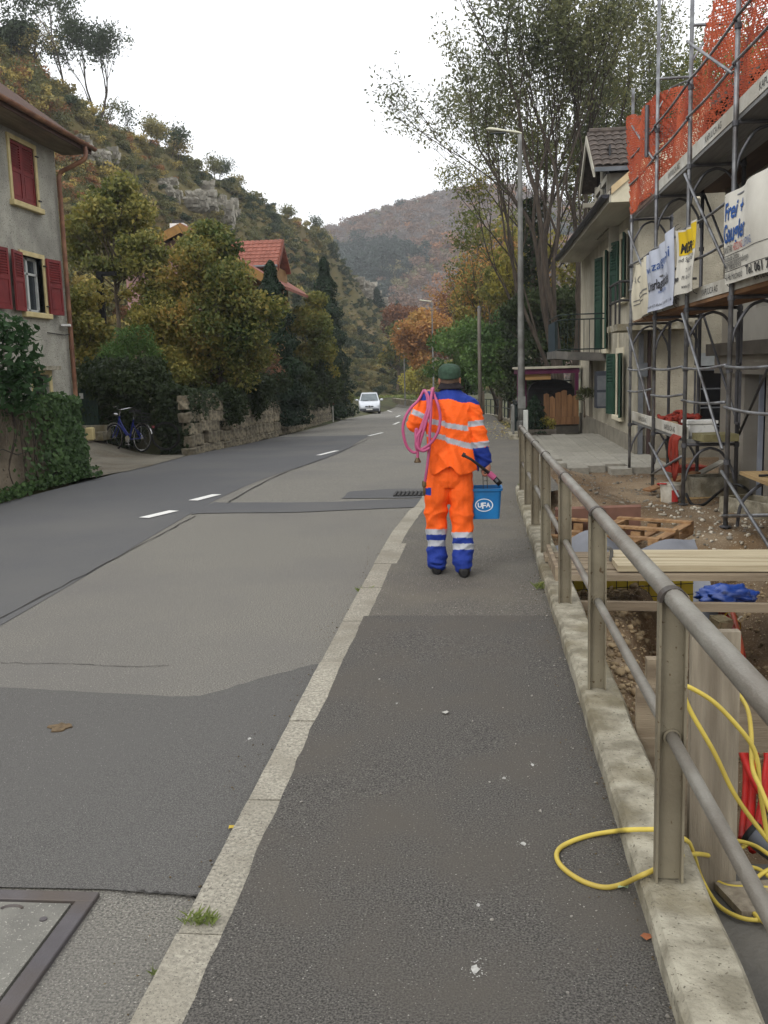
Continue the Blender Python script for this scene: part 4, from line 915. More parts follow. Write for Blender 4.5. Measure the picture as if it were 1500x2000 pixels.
for y in py_:
    top = zt(y)+.005; w = .041; pb = MB()
    pb.box(RXX-w, RXX+w, y-.006, y+.006, .149, top-.035)          # web facing the walker
    pb.box(RXX-w, RXX-w+.007, y-.034, y-.0062, .149, top-.035); pb.box(RXX+w-.007, RXX+w, y-.034, y-.0062, .149, top-.035)
    p = pb.build('post', m_post, t)
    V = []; n = 14; ring = MB()
    for k in range(n+1):
        a = math.pi*k/n; V.append((math.cos(a), math.sin(a)))
    out = [(RXX+w*1.02*c, y-.036, top-.036+w*1.02*s) for c, s in V]; inn = [(RXX+(w-.009)*c, y-.036, top-.036+(w-.009)*s) for c, s in reversed(V)]
    ring.prism(out+inn, (0, .044, 0)); ring.build('collar', mat('collar_steel', C(84, 78, 72), C(66, 60, 56), 4, .5, metal=.4), p)
    MB().lathe([(.0205, -.008), (.027, -.008), (.027, .008), (.0205, .008)], (RXX+.005, y-.008, zt(y)-.445), 12, axis='Y').build('sleeve', m_post, p)
# ---------------- scaffold
SXo, SXi = 3.0, 3.74; SY = [9.3, 11.75, 14.15, 16.6, 19.12]; LA, LB, LC_ = .56, 2.5, 4.46
m_scaf = mat('scaffold_tube', C(150, 152, 154), C(120, 121, 125), 6, .45, .15, 60, metal=.5, c3=C(84, 80, 78), scale3=2.5, rnd=.1)
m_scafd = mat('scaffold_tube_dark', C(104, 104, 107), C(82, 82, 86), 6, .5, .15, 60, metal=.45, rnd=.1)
m_toe = mat('toe_board_white', C(208, 206, 198), C(184, 180, 168), 5, .7, .2, 30, c3=C(166, 160, 146), scale3=1.2)
m_deckm = mat('deck_metal', C(146, 146, 144), C(120, 120, 118), 4, .5, .3, 12, metal=.4, stretch=(9, .4, 1))
m_deckw = mat('deck_plywood', C(146, 108, 72), C(116, 84, 56), 3, .8, .3, 20, stretch=(6, .5, 1), rnd=.1)
m_ink = mat('black_print', C(34, 34, 38), rough=.7); m_inkb = mat('blue_print', C(38, 88, 160), C(34, 80, 148), 4, .7); m_inkr = mat('red_print', C(176, 52, 48), rough=.7)
sc = thing('scaffold', 'galvanised tube scaffold with white toe boards in front of the renovated house', 'scaffold', (3.4, 14, -.5))
gnd = lambda x, y: float(gz(x, y))
for i, y in enumerate(SY):
    top = 6.75 if i == 4 else 7.4
    for X_, m in ((SXo, m_scaf), (SXi, m_scafd)):
        zb = gnd(X_, y)-.05
        p = MB().tube([(X_, y, zb), (X_, y, top if X_ == SXo else 5.3)], .0295, 10).build('pole', m, sc, smooth=True)
        for z in (LA-.1, LA+1.0, LB-.1, LB+1.0, LC_-.1, LC_+.95): MB().lathe([(.031, -.03), (.042, -.03), (.042, .03), (.031, .03)], (X_, y, z), 10).build('coupler', m_scafd, p)
        MB().lathe([(.02, 0), (.075, 0), (.075, .012), (.02, .02)], (X_, y, zb+.06), 8).build('base_plate', m_scafd, p)
    for z in (LA, LB, LC_) if i >= 2 else (LB, LC_):
        MB().tube([(SXo, y, z-.09), (SXi, y, z-.09)], .024, 8).build('transom', m_scafd, sc)
        arch = [(SXo+.02, y, z-.62), (SXo+.06, y, z-.45), (SXo+.2, y, z-.22), (SXo+.33, y, z-.15), (SXi-.33, y, z-.15), (SXi-.2, y, z-.22), (SXi-.06, y, z-.45), (SXi-.02, y, z-.62)]
        MB().tube(catmull(arch, 4), .02, 7).build('arch_brace', m_scafd, sc, smooth=True)
    if i < 4 or True:
        MB().tube([(SXo, y, LC_+1.75), (SXo+.6, y, LC_+1.75)], .022, 7).build('stub_rail', m_scaf, sc)
        MB().tube([(SXo+.02, y, LC_+1.3), (SXo+.2, y, LC_+1.6), (SXo+.55, y, LC_+1.73)], .016, 6).build('stub_brace', m_scaf, sc)
sy = list(zip(SY[:-1], SY[1:]))
def sagrail(a, b, z0, z1, r=.019, m=None, x=SXo-.045):
    pts = [(x, a+(b-a)*k/6, z0+(z1-z0)*k/6-.03*math.sin(math.pi*k/6)) for k in range(7)]; MB().tube(pts, r, 7).build('guard_rail', m or m_scaf, sc, smooth=True)
for i, (a, b) in enumerate(sy):
    sagrail(a, b, 1.16+.02*i, 1.12+.0*i); sagrail(a, b, 1.64-.02*i, 1.6-.02*i)
    sagrail(a, b, LB+.55, LB+.55); sagrail(a, b, LB+1.02, LB+1.02); sagrail(a, b, LC_+.52, LC_+.55); sagrail(a, b, LC_+1.0, LC_+1.02)
    for z, md, nb in ((LB, m_deckw, 2), (LC_, m_deckm, 2)):
        w = (SXi-SXo-.08)/nb
        for k in range(nb): MB().box(SXo+.04+k*w, SXo+.04+k*w+w-.012, a+.01, b-.01, z-.06, z-.01).build('deck', md, sc)
        tb = MB().box(SXo+.03, SXo+.032+.03, a+.02, b-.02, z-.008, z+.165).build('toe_board', m_toe, sc)
        text_on('KAPULICA AG', .12, lambda u, v, a=a, b=b, z=z: Vector((SXo+.0275, (a+b)/2+.42-u, z+.035+v)), m_ink, tb, fit=.84)
    if i >= 2:
        for k in range(2): MB().box(SXo+.04+k*.33, SXo+.36+k*.33, a+.01, b-.01, LA-.06, LA-.01).build('deck', m_deckm, sc)
        tb = MB().box(SXo+.03, SXo+.062, a+.02, b-.02, LA-.008, LA+.165).build('toe_board', m_toe, sc)
        text_on('KAPULICA AG', .12, lambda u, v, a=a, b=b: Vector((SXo+.0275, (a+b)/2+.42-u, LA+.035+v)), m_ink, tb, fit=.84)
def diag(y0, z0, y1, z1, x=SXo-.06, r=.02, m=None): MB().tube([(x, y0, z0), (x, y1, z1)], r, 7).build('diagonal_brace', m or m_scaf, sc, smooth=True)
diag(14.15, LB-.15, 11.75, .62); diag(14.15, LC_-.2, 11.75, LB+.25); diag(19.12, LC_-.3, 16.6, LB+.35); diag(19.12, LB-.15, 16.6, .85)
diag(16.6, .3, 14.15, -.3); diag(16.6, -.25, 14.15, .3, SXo-.03); diag(11.75, .35, 9.3, -.35); diag(11.75, -.2, 9.3, .2, SXo-.03)
diag(19.12, LC_+1.7, 16.6, LC_+.5); diag(14.15, LC_+1.55, 11.75, LC_+.45, m=m_scaf)
for y0, z0, y1, z1 in ((16.6, LB, 14.15, .7), (14.15, .6, 11.75, 2.4), (11.75, .4, 9.3, 2.3), (16.6, LC_-.1, 14.15, LB+.1), (16.6, LC_+.05, 14.15, LC_+1.6), (14.15, LC_+.05, 11.75, LC_+1.6)): diag(y0, z0, y1, z1, SXi+.03, .02, m_scafd)
lp = MB(); y = 16.6
for yy in (16.5, 13.9):
    for z0 in (LA+.2, LB-.9):
        MB().obox((SXi-.05, yy, z0), (.02, 0, 0), (0, .22, 0), (0, 0, .03)).build('bracket', m_scafd, sc)
        for q in (0, .2): MB().obox((SXi-.05, yy+q, z0), (.03, 0, 0), (0, .03, 0), (0, 0, .75)).build('bracket', m_scafd, sc)
MB().tube([(SXo-.1, 17.0, LC_+.62), (SXo-.1, 17.0, LC_+1.45)], .035, 8).build('clamped_tube', m_scafd, sc)
# near working shelf of planks
t = thing('plank_shelf', 'wooden plank shelf lying on scaffold brackets beside the door', 'shelf', (3.4, 10.3, .3))
for k in range(3): MB().box(3.1+k*.24, 3.1+k*.24+.23, 8.0, 11.55, .33, .37).build('plank', mat('new_plank', C(186, 158, 112), C(160, 132, 92), 2.5, .85, .3, 20, stretch=(6, .5, 1), rnd=.12), t)
MB().tube(catmull([(3.02, 11.3, -.25), (3.06, 11.25, .05), (3.3, 11.2, .28), (3.6, 11.2, .31)], 4), .02, 6).build('bracket', m_scafd, t)
tag(MB().cbox((3.28, 9.95, .465), .32, .5, .18, .1).build('insulation_block', mat('yellow_foam', C(196, 180, 96), C(176, 160, 82), 8, .95, .5, 60), bevel=.012), 'yellow insulation block resting on the plank shelf', 'insulation block')
tag(MB().tube(catmull([(3.15, 10.95, .385), (3.25, 10.85, .40), (3.3, 10.7, .43), (3.22, 10.55, .39), (3.35, 10.45, .385)], 5), .014, 6).build('cable_scrap', m_black), 'short black cable scrap lying on the plank shelf', 'cable')
# ---------------- orange safety net
def net(name, yA, yB, zlo, zhi, x, cell, label, fold):
    ny = int(abs(yB-yA)/cell); nz = int(1.75/cell); rr = np.random.RandomState(3); V = []; Fq = []
    def pos(i, j):
        s = i/ny; q = j/nz; y = yA+(yB-yA)*s; lo, hi = zlo(y), zhi(y); x = 3.15-.19*sm((y-16.4)/.4)+.02*math.sin(i*2.3+j*1.7)
        z = lo+(hi-lo)*q; d = fold(y, q); return (x+d, y, z)
    for i in range(ny):
        for j in range(nz):
            P = [np.array(pos(i, j)), np.array(pos(i+1, j)), np.array(pos(i+1, j+1)), np.array(pos(i, j+1))]; c = sum(P)/4
            k = .16+(.5+.9*float(vnoise(i*.1, j*.14, 5)))*float(vnoise(i*.9, j*.9, 6))**2.2*(1.15 if yA+(yB-yA)*i/ny < 15 else .7); k = min(k, .9)
            I = [c+(p-c)*k*(1+.15*rr.uniform(-1, 1)) for p in P]; b = len(V); V += P+I
            Fq += [(b+a, b+(a+1) % 4, b+4+(a+1) % 4, b+4+a) for a in range(4)]
    me = np_mesh(name, np.array(V), np.array(Fq)); return me
m_net = mat('orange_net', C(196, 98, 64), C(172, 80, 52), 1.5, .8, trans=.15, c3=C(152, 66, 46), scale3=1.1, island=0)
hi = lambda y: 5.98+.28*sm((y-18.6)/.5)*0+.14*math.sin(y*1.1)+.12*math.cos(y*2.3)-.2*math.exp(-((y-14.4)/.5)**2)
lo_ = lambda y: LC_+.04-.04*sm((y-16.4)/.4)
me = net('net', 19.14, 8.0, lo_, hi, 3.04, .042, '', lambda y, q: .035*math.sin(y*3.1+q*2)+.03*math.sin(y*7.3+4*q)*q+.05*q*math.sin(y*1.3))
tag(link('safety_net', me, m_net), 'orange safety net tied along the top scaffold lift', 'safety net')
# crumpled net left over on the low platform, hanging through it
P = np.array([(3.25+.18*math.sin(a*3), 15.4+.9*a+.1*math.cos(9*a), LA+.10+.10*abs(math.sin(5*a))) for a in np.linspace(-.9, .9, 40)])
nb = MB(); rr = random.Random(5)
for k in range(26):
    a = k/25; c = Vector((3.32+.12*rr.uniform(-1, 1), 14.6+2.0*a, LA+.06+.12*abs(math.sin(a*7))+.05*rr.random())); pts = [c+Vector((rr.uniform(-.14, .14), rr.uniform(-.16, .16), rr.uniform(-.05, .1))) for _ in range(5)]
    nb.tube(catmull(pts, 3), .03, 5)
for k in range(12): nb.tube(catmull([(3.08, 14.5+.05*k, LA+.02), (2.985, 14.5+.05*k, LA-.05), (2.985+.02*math.sin(k), 14.52+.05*k, LA-.3), (3.0, 14.5+.055*k, LA-.45-.25*math.sin(k*.3))], 3), .016, 4)
tag(nb.build('net_bundle', mat('red_net', C(158, 58, 42), C(126, 44, 34), 3, .8), smooth=True), 'crumpled red orange net lying on the low platform and hanging off it', 'safety net')
tag(MB().cbox((3.2, 17.2, LA+.1), .18, 2.6, .045, .06, tilt=.12).build('loose_plank', MATS['new_timber']), 'pale loose plank lying on the low platform with the red net', 'plank')
t = thing('white_crate', 'white plastic tub on the low scaffold platform', 'tub', (3.3, 14.5, LA))
MB().box(3.1, 3.5, 14.35, 14.75, LA-.008, LA+.2).build('body', m_white, t, bevel=.02); MB().box(3.08, 3.52, 14.33, 14.77, LA+.2, LA+.24).build('rim', m_white, t)
tag(MB().cbox((3.4, 14.0, LA+.03), .5, .5, .1, .1).build('foam_sheet', mat('olive_foam', C(138, 132, 96), C(120, 112, 78), 8, .95, .5, 60)), 'olive foam sheet at the open end of the low platform', 'foam sheet')
# ---------------- banners
m_ban = mat('banner_pvc', C(222, 218, 206), C(206, 202, 190), 2, .55, .25, 3, spec=.4); m_banb = mat('banner_bluewhite', C(206, 212, 226), C(186, 192, 208), 2, .45, .25, 3, spec=.5); m_yel = mat('banner_yellow', C(232, 198, 40), C(214, 180, 34), 3, .55)
m_banc = mat('banner_cream', C(216, 208, 186), C(196, 188, 166), 2, .6)
def banner(label, yA, yB, zt0, zb0, zt1, zb1, m, seed, name='banner', x=SXo-.075):
    """sheet hung between yA (far) and yB (near); returns object and a function u,v(0..1) -> place"""
    W = yA-yB
    def fn(u, v, out=0):
        q = v; zt_ = zt0+(zt1-zt0)*u; zb_ = zb0+(zb1-zb0)*u; sagt = -.05*math.sin(math.pi*u)
        d = .03*math.sin(u*9+seed)*(1-abs(2*q-1)*.3)+.025*math.sin(u*21+3*q+seed)*q+.02*math.sin(q*5+seed*2)
        return Vector((x-.02+d-out, yA-W*u, zb_+(zt_+sagt-zb_)*q))
    n, k = 80, 26; V = []; 
    for th in (0, .006):
        for i in range(n+1):
            for j in range(k+1): V.append(fn(i/n, j/k, -th))
    N = (n+1)*(k+1); f = []
    for i in range(n):
        for j in range(k):
            a = i*(k+1)+j; f.append((a, a+k+1, a+k+2, a+1)); f.append((N+a, N+a+1, N+a+k+2, N+a+k+1))
    t = thing(name, label, 'banner', (x, (yA+yB)/2, zb0), group='firm banners on the scaffold')
    mb = MB(); mb.add(V, f); mb.build('sheet', m, t, smooth=True); H = zt0-zb0
    def txt(s, u0, v0, hgt, wid, mm, **kw): return text_on(s, hgt*H*1.35, lambda a, b: fn(u0+a/W, v0+b/H, .009), mm, t, fit=wid*W, sub=.03, **kw)
    def bar(u0, u1, v0, v1, mm, nm='stripe'):
        b = MB(); kk = 60
        b.add([fn(u0+(u1-u0)*i/kk, v0+(v1-v0)*j/4, .005) for j in range(5) for i in range(kk+1)], [(j*(kk+1)+i, j*(kk+1)+i+1, (j+1)*(kk+1)+i+1, (j+1)*(kk+1)+i) for j in range(4) for i in range(kk)]); b.build(nm, mm, t, smooth=True)
    for (u, v) in ((.01, .97), (.5, .97), (.99, .97), (.01, .03), (.5, .03), (.99, .03)):
        p = fn(u, v); MB().tube([p, p+Vector((.03, 0, .05 if v > .5 else -.05)), p+Vector((.07, 0, .07 if v > .5 else -.07))], .005, 4).build('tie', m_ink, t)
    return t, txt, bar
t, tx, bar = banner('large white banner with blue lettering of a plumbing firm', 11.82, 8.35, 3.58, 2.56, 3.66, 2.52, m_ban, 1.)
tx('Frei +', .03, .70, .20, .21, m_inkb, bold=.006); tx('Gaugler', .01, .455, .21, .29, m_inkb, bold=.006)
tx('SANITÄR', .0, .335, .085, .13, m_ink); tx('HEIZUNG', .145, .335, .085, .115, m_inkr); tx('LÜFTUNG', .27, .335, .085, .12, m_inkb)
bar(.005, .56, .305, .311, m_ink); bar(.005, .99, .135, .141, m_ink)
tx('Neubauten Umbau', .005, .245, .07, .21, m_ink); tx('Sanierungen Boilerentkalkungen', .005, .195, .07, .33, m_ink); tx('oder Reparaturservice', .005, .15, .07, .23, m_ink)
tx('4146 Hochwald', .01, .035, .09, .23, m_ink); tx('Tel. 061 757 63 31', .29, .04, .095, .45, m_ink, bold=.003)
t, tx, bar = banner('narrow white banner with a yellow top panel and black lettering', 14.55, 13.2, 3.55, 2.62, 3.52, 2.6, m_ban, 2.2)
bar(.3, 1., .60, .97, m_yel, 'panel'); tx('MLGR', .36, .64, .15, .36, m_ink, bold=.008, shear=.15); tx('ELEKTRO', .73, .65, .07, .25, m_ink, shear=.15)
tx('und Sprachanlagen', .3, .5, .07, .68, m_ink); tx('T. 061 421 06 06', .5, .33, .07, .45, m_ink); tx('ngen', .0, .21, .09, .35, m_ink, bold=.004); tx('M. 061 421 07 07', .45, .22, .07, .5, m_ink); tx('www.mlgr.ch', .45, .08, .07, .45, m_ink)
t, tx, bar = banner('bluish white banner reading Unterlagsböden in dark letters', 16.78, 14.62, 3.45, 2.5, 3.62, 2.5, m_banb, 3.1)
tx('ve zargmbi', .03, .66, .15, .9, m_inkb); tx('Unterlagsböden', .06, .35, .17, .78, m_ink, bold=.003); tx('und Estriche', .4, .27, .06, .3, m_inkb); tx('Strasse 8, 4123 Allschwil, Tel. 061 481 11 14', .02, .06, .05, .95, m_ink)
t, tx, bar = banner('creased cream banner at the far end of the scaffold', 18.15, 16.72, 3.42, 2.42, 3.5, 2.5, m_banc, 4.4)
tx('AG', .1, .66, .14, .3, mat('grey_print', C(120, 118, 112), rough=.7)); bar(.35, .95, .40, .43, MATS['grey_print']); bar(.1, .95, .33, .35, MATS['grey_print']); bar(.1, .8, .26, .28, MATS['grey_print'])
# ---------------- excavation: planks, pallets, conduits, cable
m_old = mat('weathered_board', C(152, 138, 116), C(120, 106, 88), 2, .9, .35, 24, rnd=.1, stretch=(.6, 7, 7)); m_lightb = mat('pale_board', C(190, 178, 150), C(160, 146, 118), 2.2, .85, .3, 24, rnd=.06, stretch=(.5, 8, 8)); m_oldv = mat('weathered_board_upright', C(158, 148, 130), C(126, 116, 100), 3, .9, .4, 30, rnd=.08, stretch=(9, 9, .6), c3=C(110, 100, 86), scale3=.8)
t = thing('plank_bridge', 'stack of long planks laid as a bridge from the wall over the trench', 'plank bridge', (1.8, 7.2, .15))
for k, (x0, x1, yc, w, z, m, dz) in enumerate([(.60, 3.4, 6.86, .17, .165, m_old, -.02), (.56, 3.4, 7.06, .17, .17, m_old, -.02), (.54, 3.4, 7.27, .18, .17, m_old, -.02), (.52, 3.4, 7.5, .2, .175, m_old, -.02), (1.0, 3.5, 7.0, .30, .215, m_lightb, -.02), (1.02, 3.5, 7.32, .28, .215, m_lightb, -.02)]):
    MB().obox((x0, yc-w/2, z-.02), (x1-x0, 0, dz), (0, w, 0), (0, 0, .042)).build('plank', m, t)
MB().obox((.545, 6.76, .15), (.03, .0, 0), (0, .88, 0), (0, 0, .1)).build('end_board', m_old, t)
for x in (1.3, 2.2, 3.0): MB().box(x, x+.08, 6.75, 7.6, .045, .12).build('bearer', m_old, t)
MB().obox((.62, 6.58, -.02), (2.8, 0, -.05), (0, .05, 0), (0, 0, .06)).build('side_batten', m_old, t)
MB().box(1.36, 1.48, 6.7, 6.85, -.5, .04).build('prop', m_old, t)
MB().tube(catmull([(.86, 7.2, .2), (.85, 7.22, .29), (.92, 7.2, .31), (1.0, 7.2, .29), (1.0, 7.22, .2)], 4), .014, 6).build('rope_handle', mat('grey_rope', C(112, 110, 106), C(96, 94, 90), 9, .9), t)
t = thing('yellow_sheet', 'yellow foil sheet with a dark grid under the plank bridge', 'sheet', (1.0, 7.6, -.2)); MB().obox((.67, 7.62, -.55), (1.1, .25, 0), (0, .02, 0), (0, .05, .6)).build('foil', mat('yellow_foil', C(196, 172, 50), C(176, 152, 44), 4, .6), t)
for k in range(12): MB().obox((.67+.09*k, 7.608+.02*k, -.54), (.006, 0, 0), (0, .005, 0), (0, .05, .58)).build('grid_line', m_ink, t)
for k in range(6): MB().obox((.67, 7.606+.0075*k, -.5+.09*k), (1.1, .25, 0), (0, .005, 0), (0, .0005, .006)).build('grid_line', m_ink, t)
t = thing('membrane', 'grey drainage membrane sheet drooping into the trench behind the bridge', 'tarpaulin', (1.5, 8.6, -.2)); u_, v_ = np.meshgrid(np.linspace(0, 1, 26), np.linspace(0, 1, 14))
XX = .68+1.35*u_; YY = 8.0+.95*v_+.1*u_; ZZ = -.40+.42*v_+.07*np.sin(u_*7)+.05*np.sin(u_*13+v_*4)-.12*u_*(1-v_)
link('sheet', grid_mesh('sheet', XX, YY, ZZ), mat('membrane_grey', C(128, 130, 136), C(104, 106, 112), 2.5, .45, .2, 8, spec=.5), t, smooth=True)
def pallet(label, loc, rz, tilt=0, skip=()):
    t = thing('pallet', label, 'pallet', loc, group='timber pallets on the building site', local=True, rz=rz); t.rotation_euler.x = tilt; m = mat('pallet_wood', C(168, 134, 96), C(132, 100, 70), 3, .9, .35, 26, rnd=.14, stretch=(.8, 6, 6))
    for k, y in enumerate((-.35, 0, .35)):
        MB().box(-.6, .6, y-.05, y+.05, 0, .022).build('bottom_board', m, t)
        for x in (-.53, 0, .53): MB().box(x-.07, x+.07, y-.05, y+.05, .0225, .1).build('block', m, t)
        if k != 1: MB().box(-.6, .6, y-.05, y+.05, .1005, .122).build('stringer_board', m, t)
    for k, x in enumerate((-.54, -.27, 0, .27, .54)):
        if k not in skip: MB().box(x-.05, x+.05, -.4, .4, .1225, .144).build('top_board', m, t)
    return t
pallet('light brown timber pallet lying on the dirt beside the trench', (1.62, 9.75, -.12), math.radians(62), 0, (1, 3))
pallet('broken timber pallet half hidden behind the railing posts', (1.0, 9.9, -.14), math.radians(80), .05, (1, 2, 3))
tag(MB().obox((.85, 10.55, -.4), (.95, .12, 0), (0, .04, .02), (0, -.05, .5)).build('formwork_panel', mat('formwork_red', C(142, 104, 88), C(112, 82, 70), 3, .8, c3=C(96, 84, 76), scale3=1)), 'reddish brown formwork panel leaning behind the pallets', 'panel')
# upright board and shuttering next to the near post
bd = lambda px, py, Y=3.55: YP(px, py, Y)
t = thing('upright_board', 'grey weathered board standing upright beside the nearest railing post', 'board', bd(1392, 1690))
a, b_ = bd(1346, 1690), bd(1440, 1690); top = bd(1400, 1240).z
MB().obox((a.x, 3.55, -.42), (b_.x-a.x, .01, 0), (0, .045, 0), (0, .03, top+.42)).build('board', m_oldv, t)
t = thing('shuttering', 'horizontal shuttering boards at the near end of the trench', 'shuttering', (1.4, 4.0, -.2))
MB().box(.67, 2.3, 4.0, 4.04, YP(1470, 1470, 4).z, YP(1470, 1345, 4).z).build('board', m_old, t); MB().box(.67, 1.02, 3.98, 3.998, -.42, YP(1300, 1440, 4).z).build('board', m_old, t)
for x in (.72, 1.9): MB().box(x, x+.07, 4.045, 4.1, -.5, .42).build('stake', m_old, t)
tag(MB().obox((.95, 3.35, -.355), (.9, .12, 0), (-.05, .2, 0), (0, 0, .03)).build('floor_board', m_oldv), 'pale board lying flat at the foot of the upright board', 'board')
# red conduits
def corr(pts, r, n=8, per=.022):
    C_ = catmull(pts, 10); L = [0]
    for i in range(1, len(C_)): L.append(L[-1]+(C_[i]-C_[i-1]).length)
    m = int(L[-1]/per); P, R = [], []; j = 0
    for k in range(m+1):
        s = L[-1]*k/m
        while j < len(L)-2 and L[j+1] < s: j += 1
        P.append(C_[j].lerp(C_[j+1], (s-L[j])/max(1e-6, L[j+1]-L[j]))); R.append(r*(1 if k % 2 else .9))
    return MB().tube(P, R, n)
m_cond = mat('red_conduit', C(196, 38, 32), C(168, 28, 26), 4, .45, c3=C(140, 40, 32), scale3=1.5); m_orange = mat('orange_pipe', C(196, 92, 62), C(172, 78, 54), 4, .5); m_band = mat('yellow_tape', C(224, 178, 40), rough=.6)
def cond(pts, label, r=.0215): return tag(corr([G(*p) for p in pts], r).build('conduit', m_cond, smooth=True), label, 'conduit', 'red cable conduits in the trench')
cond([(1366, 1130, -.45), (1392, 1200, -.5), (1418, 1280, -.55), (1440, 1360, -.58), (1452, 1440, -.6), (1458, 1520, -.6), (1450, 1640, -.55)], 'red corrugated conduit running along the trench bottom')
cond([(1380, 1135, -.45), (1402, 1195, -.5), (1438, 1250, -.52), (1455, 1330, -.56), (1475, 1440, -.58), (1470, 1540, -.58), (1462, 1650, -.5)], 'red corrugated conduit running along the trench bottom')
cond([(1390, 1170, -.42), (1420, 1205, -.43), (1444, 1250, -.45), (1462, 1340, -.5), (1490, 1430, -.54), (1500, 1510, -.55), (1475, 1650, -.5)], 'red corrugated conduit running along the trench bottom')
cond([(1425, 1290, -.5), (1438, 1370, -.53), (1444, 1450, -.55), (1478, 1535, -.48), (1520, 1580, -.48)], 'red conduit crossing over the other conduits')
cond([(1515, 1400, -.5), (1500, 1480, -.53), (1490, 1560, -.55), (1470, 1660, -.5)], 'red corrugated conduit running along the trench bottom')
tag(MB().tube(catmull([G(*p) for p in [(1412, 1170, -.35), (1428, 1190, -.35), (1440, 1230, -.4), (1448, 1270, -.42), (1440, 1310, -.45)]], 6), .02, 7).build('flexible_pipe', m_orange, smooth=True), 'thin salmon flexible pipe beside the red conduits', 'pipe')
t = thing('tape_bands', 'yellow tape bands wrapped round the red conduits', 'tape', G(1430, 1215, -.45))
for px, py, z in ((1427, 1206, -.43), (1434, 1222, -.44), (1372, 1150, -.42)): p = G(px, py, z); MB().lathe([(.052, -.02), (.054, 0), (.052, .02)], p, 10, axis='Y').build('band', m_band, t)
bl = G(1420, 1165, -.3); rr = random.Random(2)
b = bmesh.new(); bmesh.ops.create_icosphere(b, subdivisions=4, radius=1)
for v in b.verts:
    k = mnoise.fractal(v.co*2.2, 1., 2., 4); q = abs(mnoise.noise(v.co*5)); v.co = Vector((v.co.x*.24, v.co.y*.2, v.co.z*.1))*(1+.35*k-.25*q)
me = bpy.data.meshes.new('bag'); b.to_mesh(me); b.free(); o = link('plastic_bag', me, mat('blue_plastic', C(40, 82, 172), C(30, 66, 146), 3, .35, spec=.6), smooth=True); o.location = bl; tag(o, 'crumpled blue plastic bag lying under the plank bridge', 'bag')
sp = G(1408, 1218, -.38); b = bmesh.new(); bmesh.ops.create_cube(b, size=1); bmesh.ops.bevel(b, geom=list(b.edges), offset=.12, segments=2, affect='EDGES')
for v in b.verts: v.co = Vector((v.co.x*.15, v.co.y*.14, v.co.z*.1))*(1+.3*mnoise.noise(v.co*2.5))
me = bpy.data.meshes.new('rock'); b.to_mesh(me); b.free(); o = link('rock', me, mat('pale_rock', C(186, 172, 138), C(150, 136, 106), 12, .95, .6, 40)); o.location = sp; o.rotation_euler = (.2, .1, .5); tag(o, 'pale squarish rock resting on the red conduits', 'rock')
# pipe elbow
e = G(1482, 1650, -.33); t = thing('pipe_elbow', 'grey plastic pipe stub with an open black mouth', 'pipe', e)
MB().tube(catmull([e+Vector((.1, -.1, -.02)), e+Vector((.03, -.02, .0)), e+Vector((-.02, .03, .03))], 5), .045, 14, caps=False).build('pipe', mat('grey_pipe', C(96, 98, 104), C(84, 86, 92), 6, .4), t, smooth=True)
MB().tube([e+Vector((-.015, .026, .028)), e+Vector((-.03, .04, .037))], .056, 14).build('socket', m_black, t, smooth=True)
# yellow extension cable
m_cab = mat('yellow_cable', C(214, 192, 88), C(190, 168, 74), 5, .5, c3=C(170, 148, 70), scale3=2)
cp = [(1515, 1660, -.1), (1440, 1560, .02), (1395, 1470, .14), (1352, 1395, .28), (1337, 1360, .35), (1338, 1342, .4), (1352, 1345, .41), (1395, 1372, .38), (1440, 1418, .33), (1468, 1455, .26), (1480, 1490, .2), (1483, 1530, .1), (1490, 1580, 0.), (1500, 1640, -.1)]
P1 = [YP(px, py, 3.3) for px, py, _ in cp]
P2 = [YP(px, py, y) for px, py, y in [(1440, 1352, 3.7), (1460, 1385, 3.6), (1467, 1430, 3.4), (1470, 1500, 3.3), (1486, 1540, 3.25), (1510, 1600, 3.2)]]
gp = lambda px, py, z: G(px, py, z)
P3 = [gp(1510, 1720, -.33), gp(1480, 1697, -.33), gp(1440, 1690, -.33), gp(1400, 1675, -.30), gp(1365, 1668, -.1)]+[Vector((.62, 2.86, .155)), Vector((.6, 2.82, .168))]+[gp(*q) for q in [(1275, 1700, .165), (1250, 1711, .15), (1215, 1727, .082), (1180, 1733, .075), (1140, 1722, .075), (1105, 1700, .075), (1088, 1678, .075), (1092, 1658, .075), (1120, 1642, .075), (1160, 1630, .075), (1205, 1623, .09), (1225, 1621, .165), (1260, 1620, .166), (1300, 1622, .166)]]+[gp(1338, 1640, .15), gp(1352, 1660, .0), gp(1370, 1715, -.3), gp(1400, 1765, -.34), gp(1440, 1790, -.34), gp(1480, 1797, -.34), gp(1510, 1790, -.34)]
P4 = [gp(*q) for q in [(1515, 1735, -.33), (1470, 1733, -.33), (1420, 1730, -.33), (1390, 1712, -.33), (1383, 1685, -.32), (1400, 1655, -.31), (1430, 1642, -.30), (1470, 1650, -.30), (1500, 1668, -.3), (1530, 1690, -.31)]]
P5 = [gp(*q) for q in [(1395, 1690, -.325), (1425, 1672, -.325), (1450, 1655, -.325), (1480, 1637, -.325), (1520, 1625, -.325)]]
P6 = [gp(*q) for q in [(1520, 1690, -.32), (1490, 1705, -.32), (1470, 1725, -.33), (1458, 1755, -.335), (1470, 1780, -.335), (1490, 1800, -.335), (1520, 1815, -.335)]]
t = thing('extension_cable', 'yellow extension cable looped over the wall and coiled on the slab', 'cable', (.7, 3, 0))
for P in (P1, P2, P3, P4, P5, P6): MB().tube(catmull(P, 8), .0085, 8).build('cable_run', m_cab, t, smooth=True)
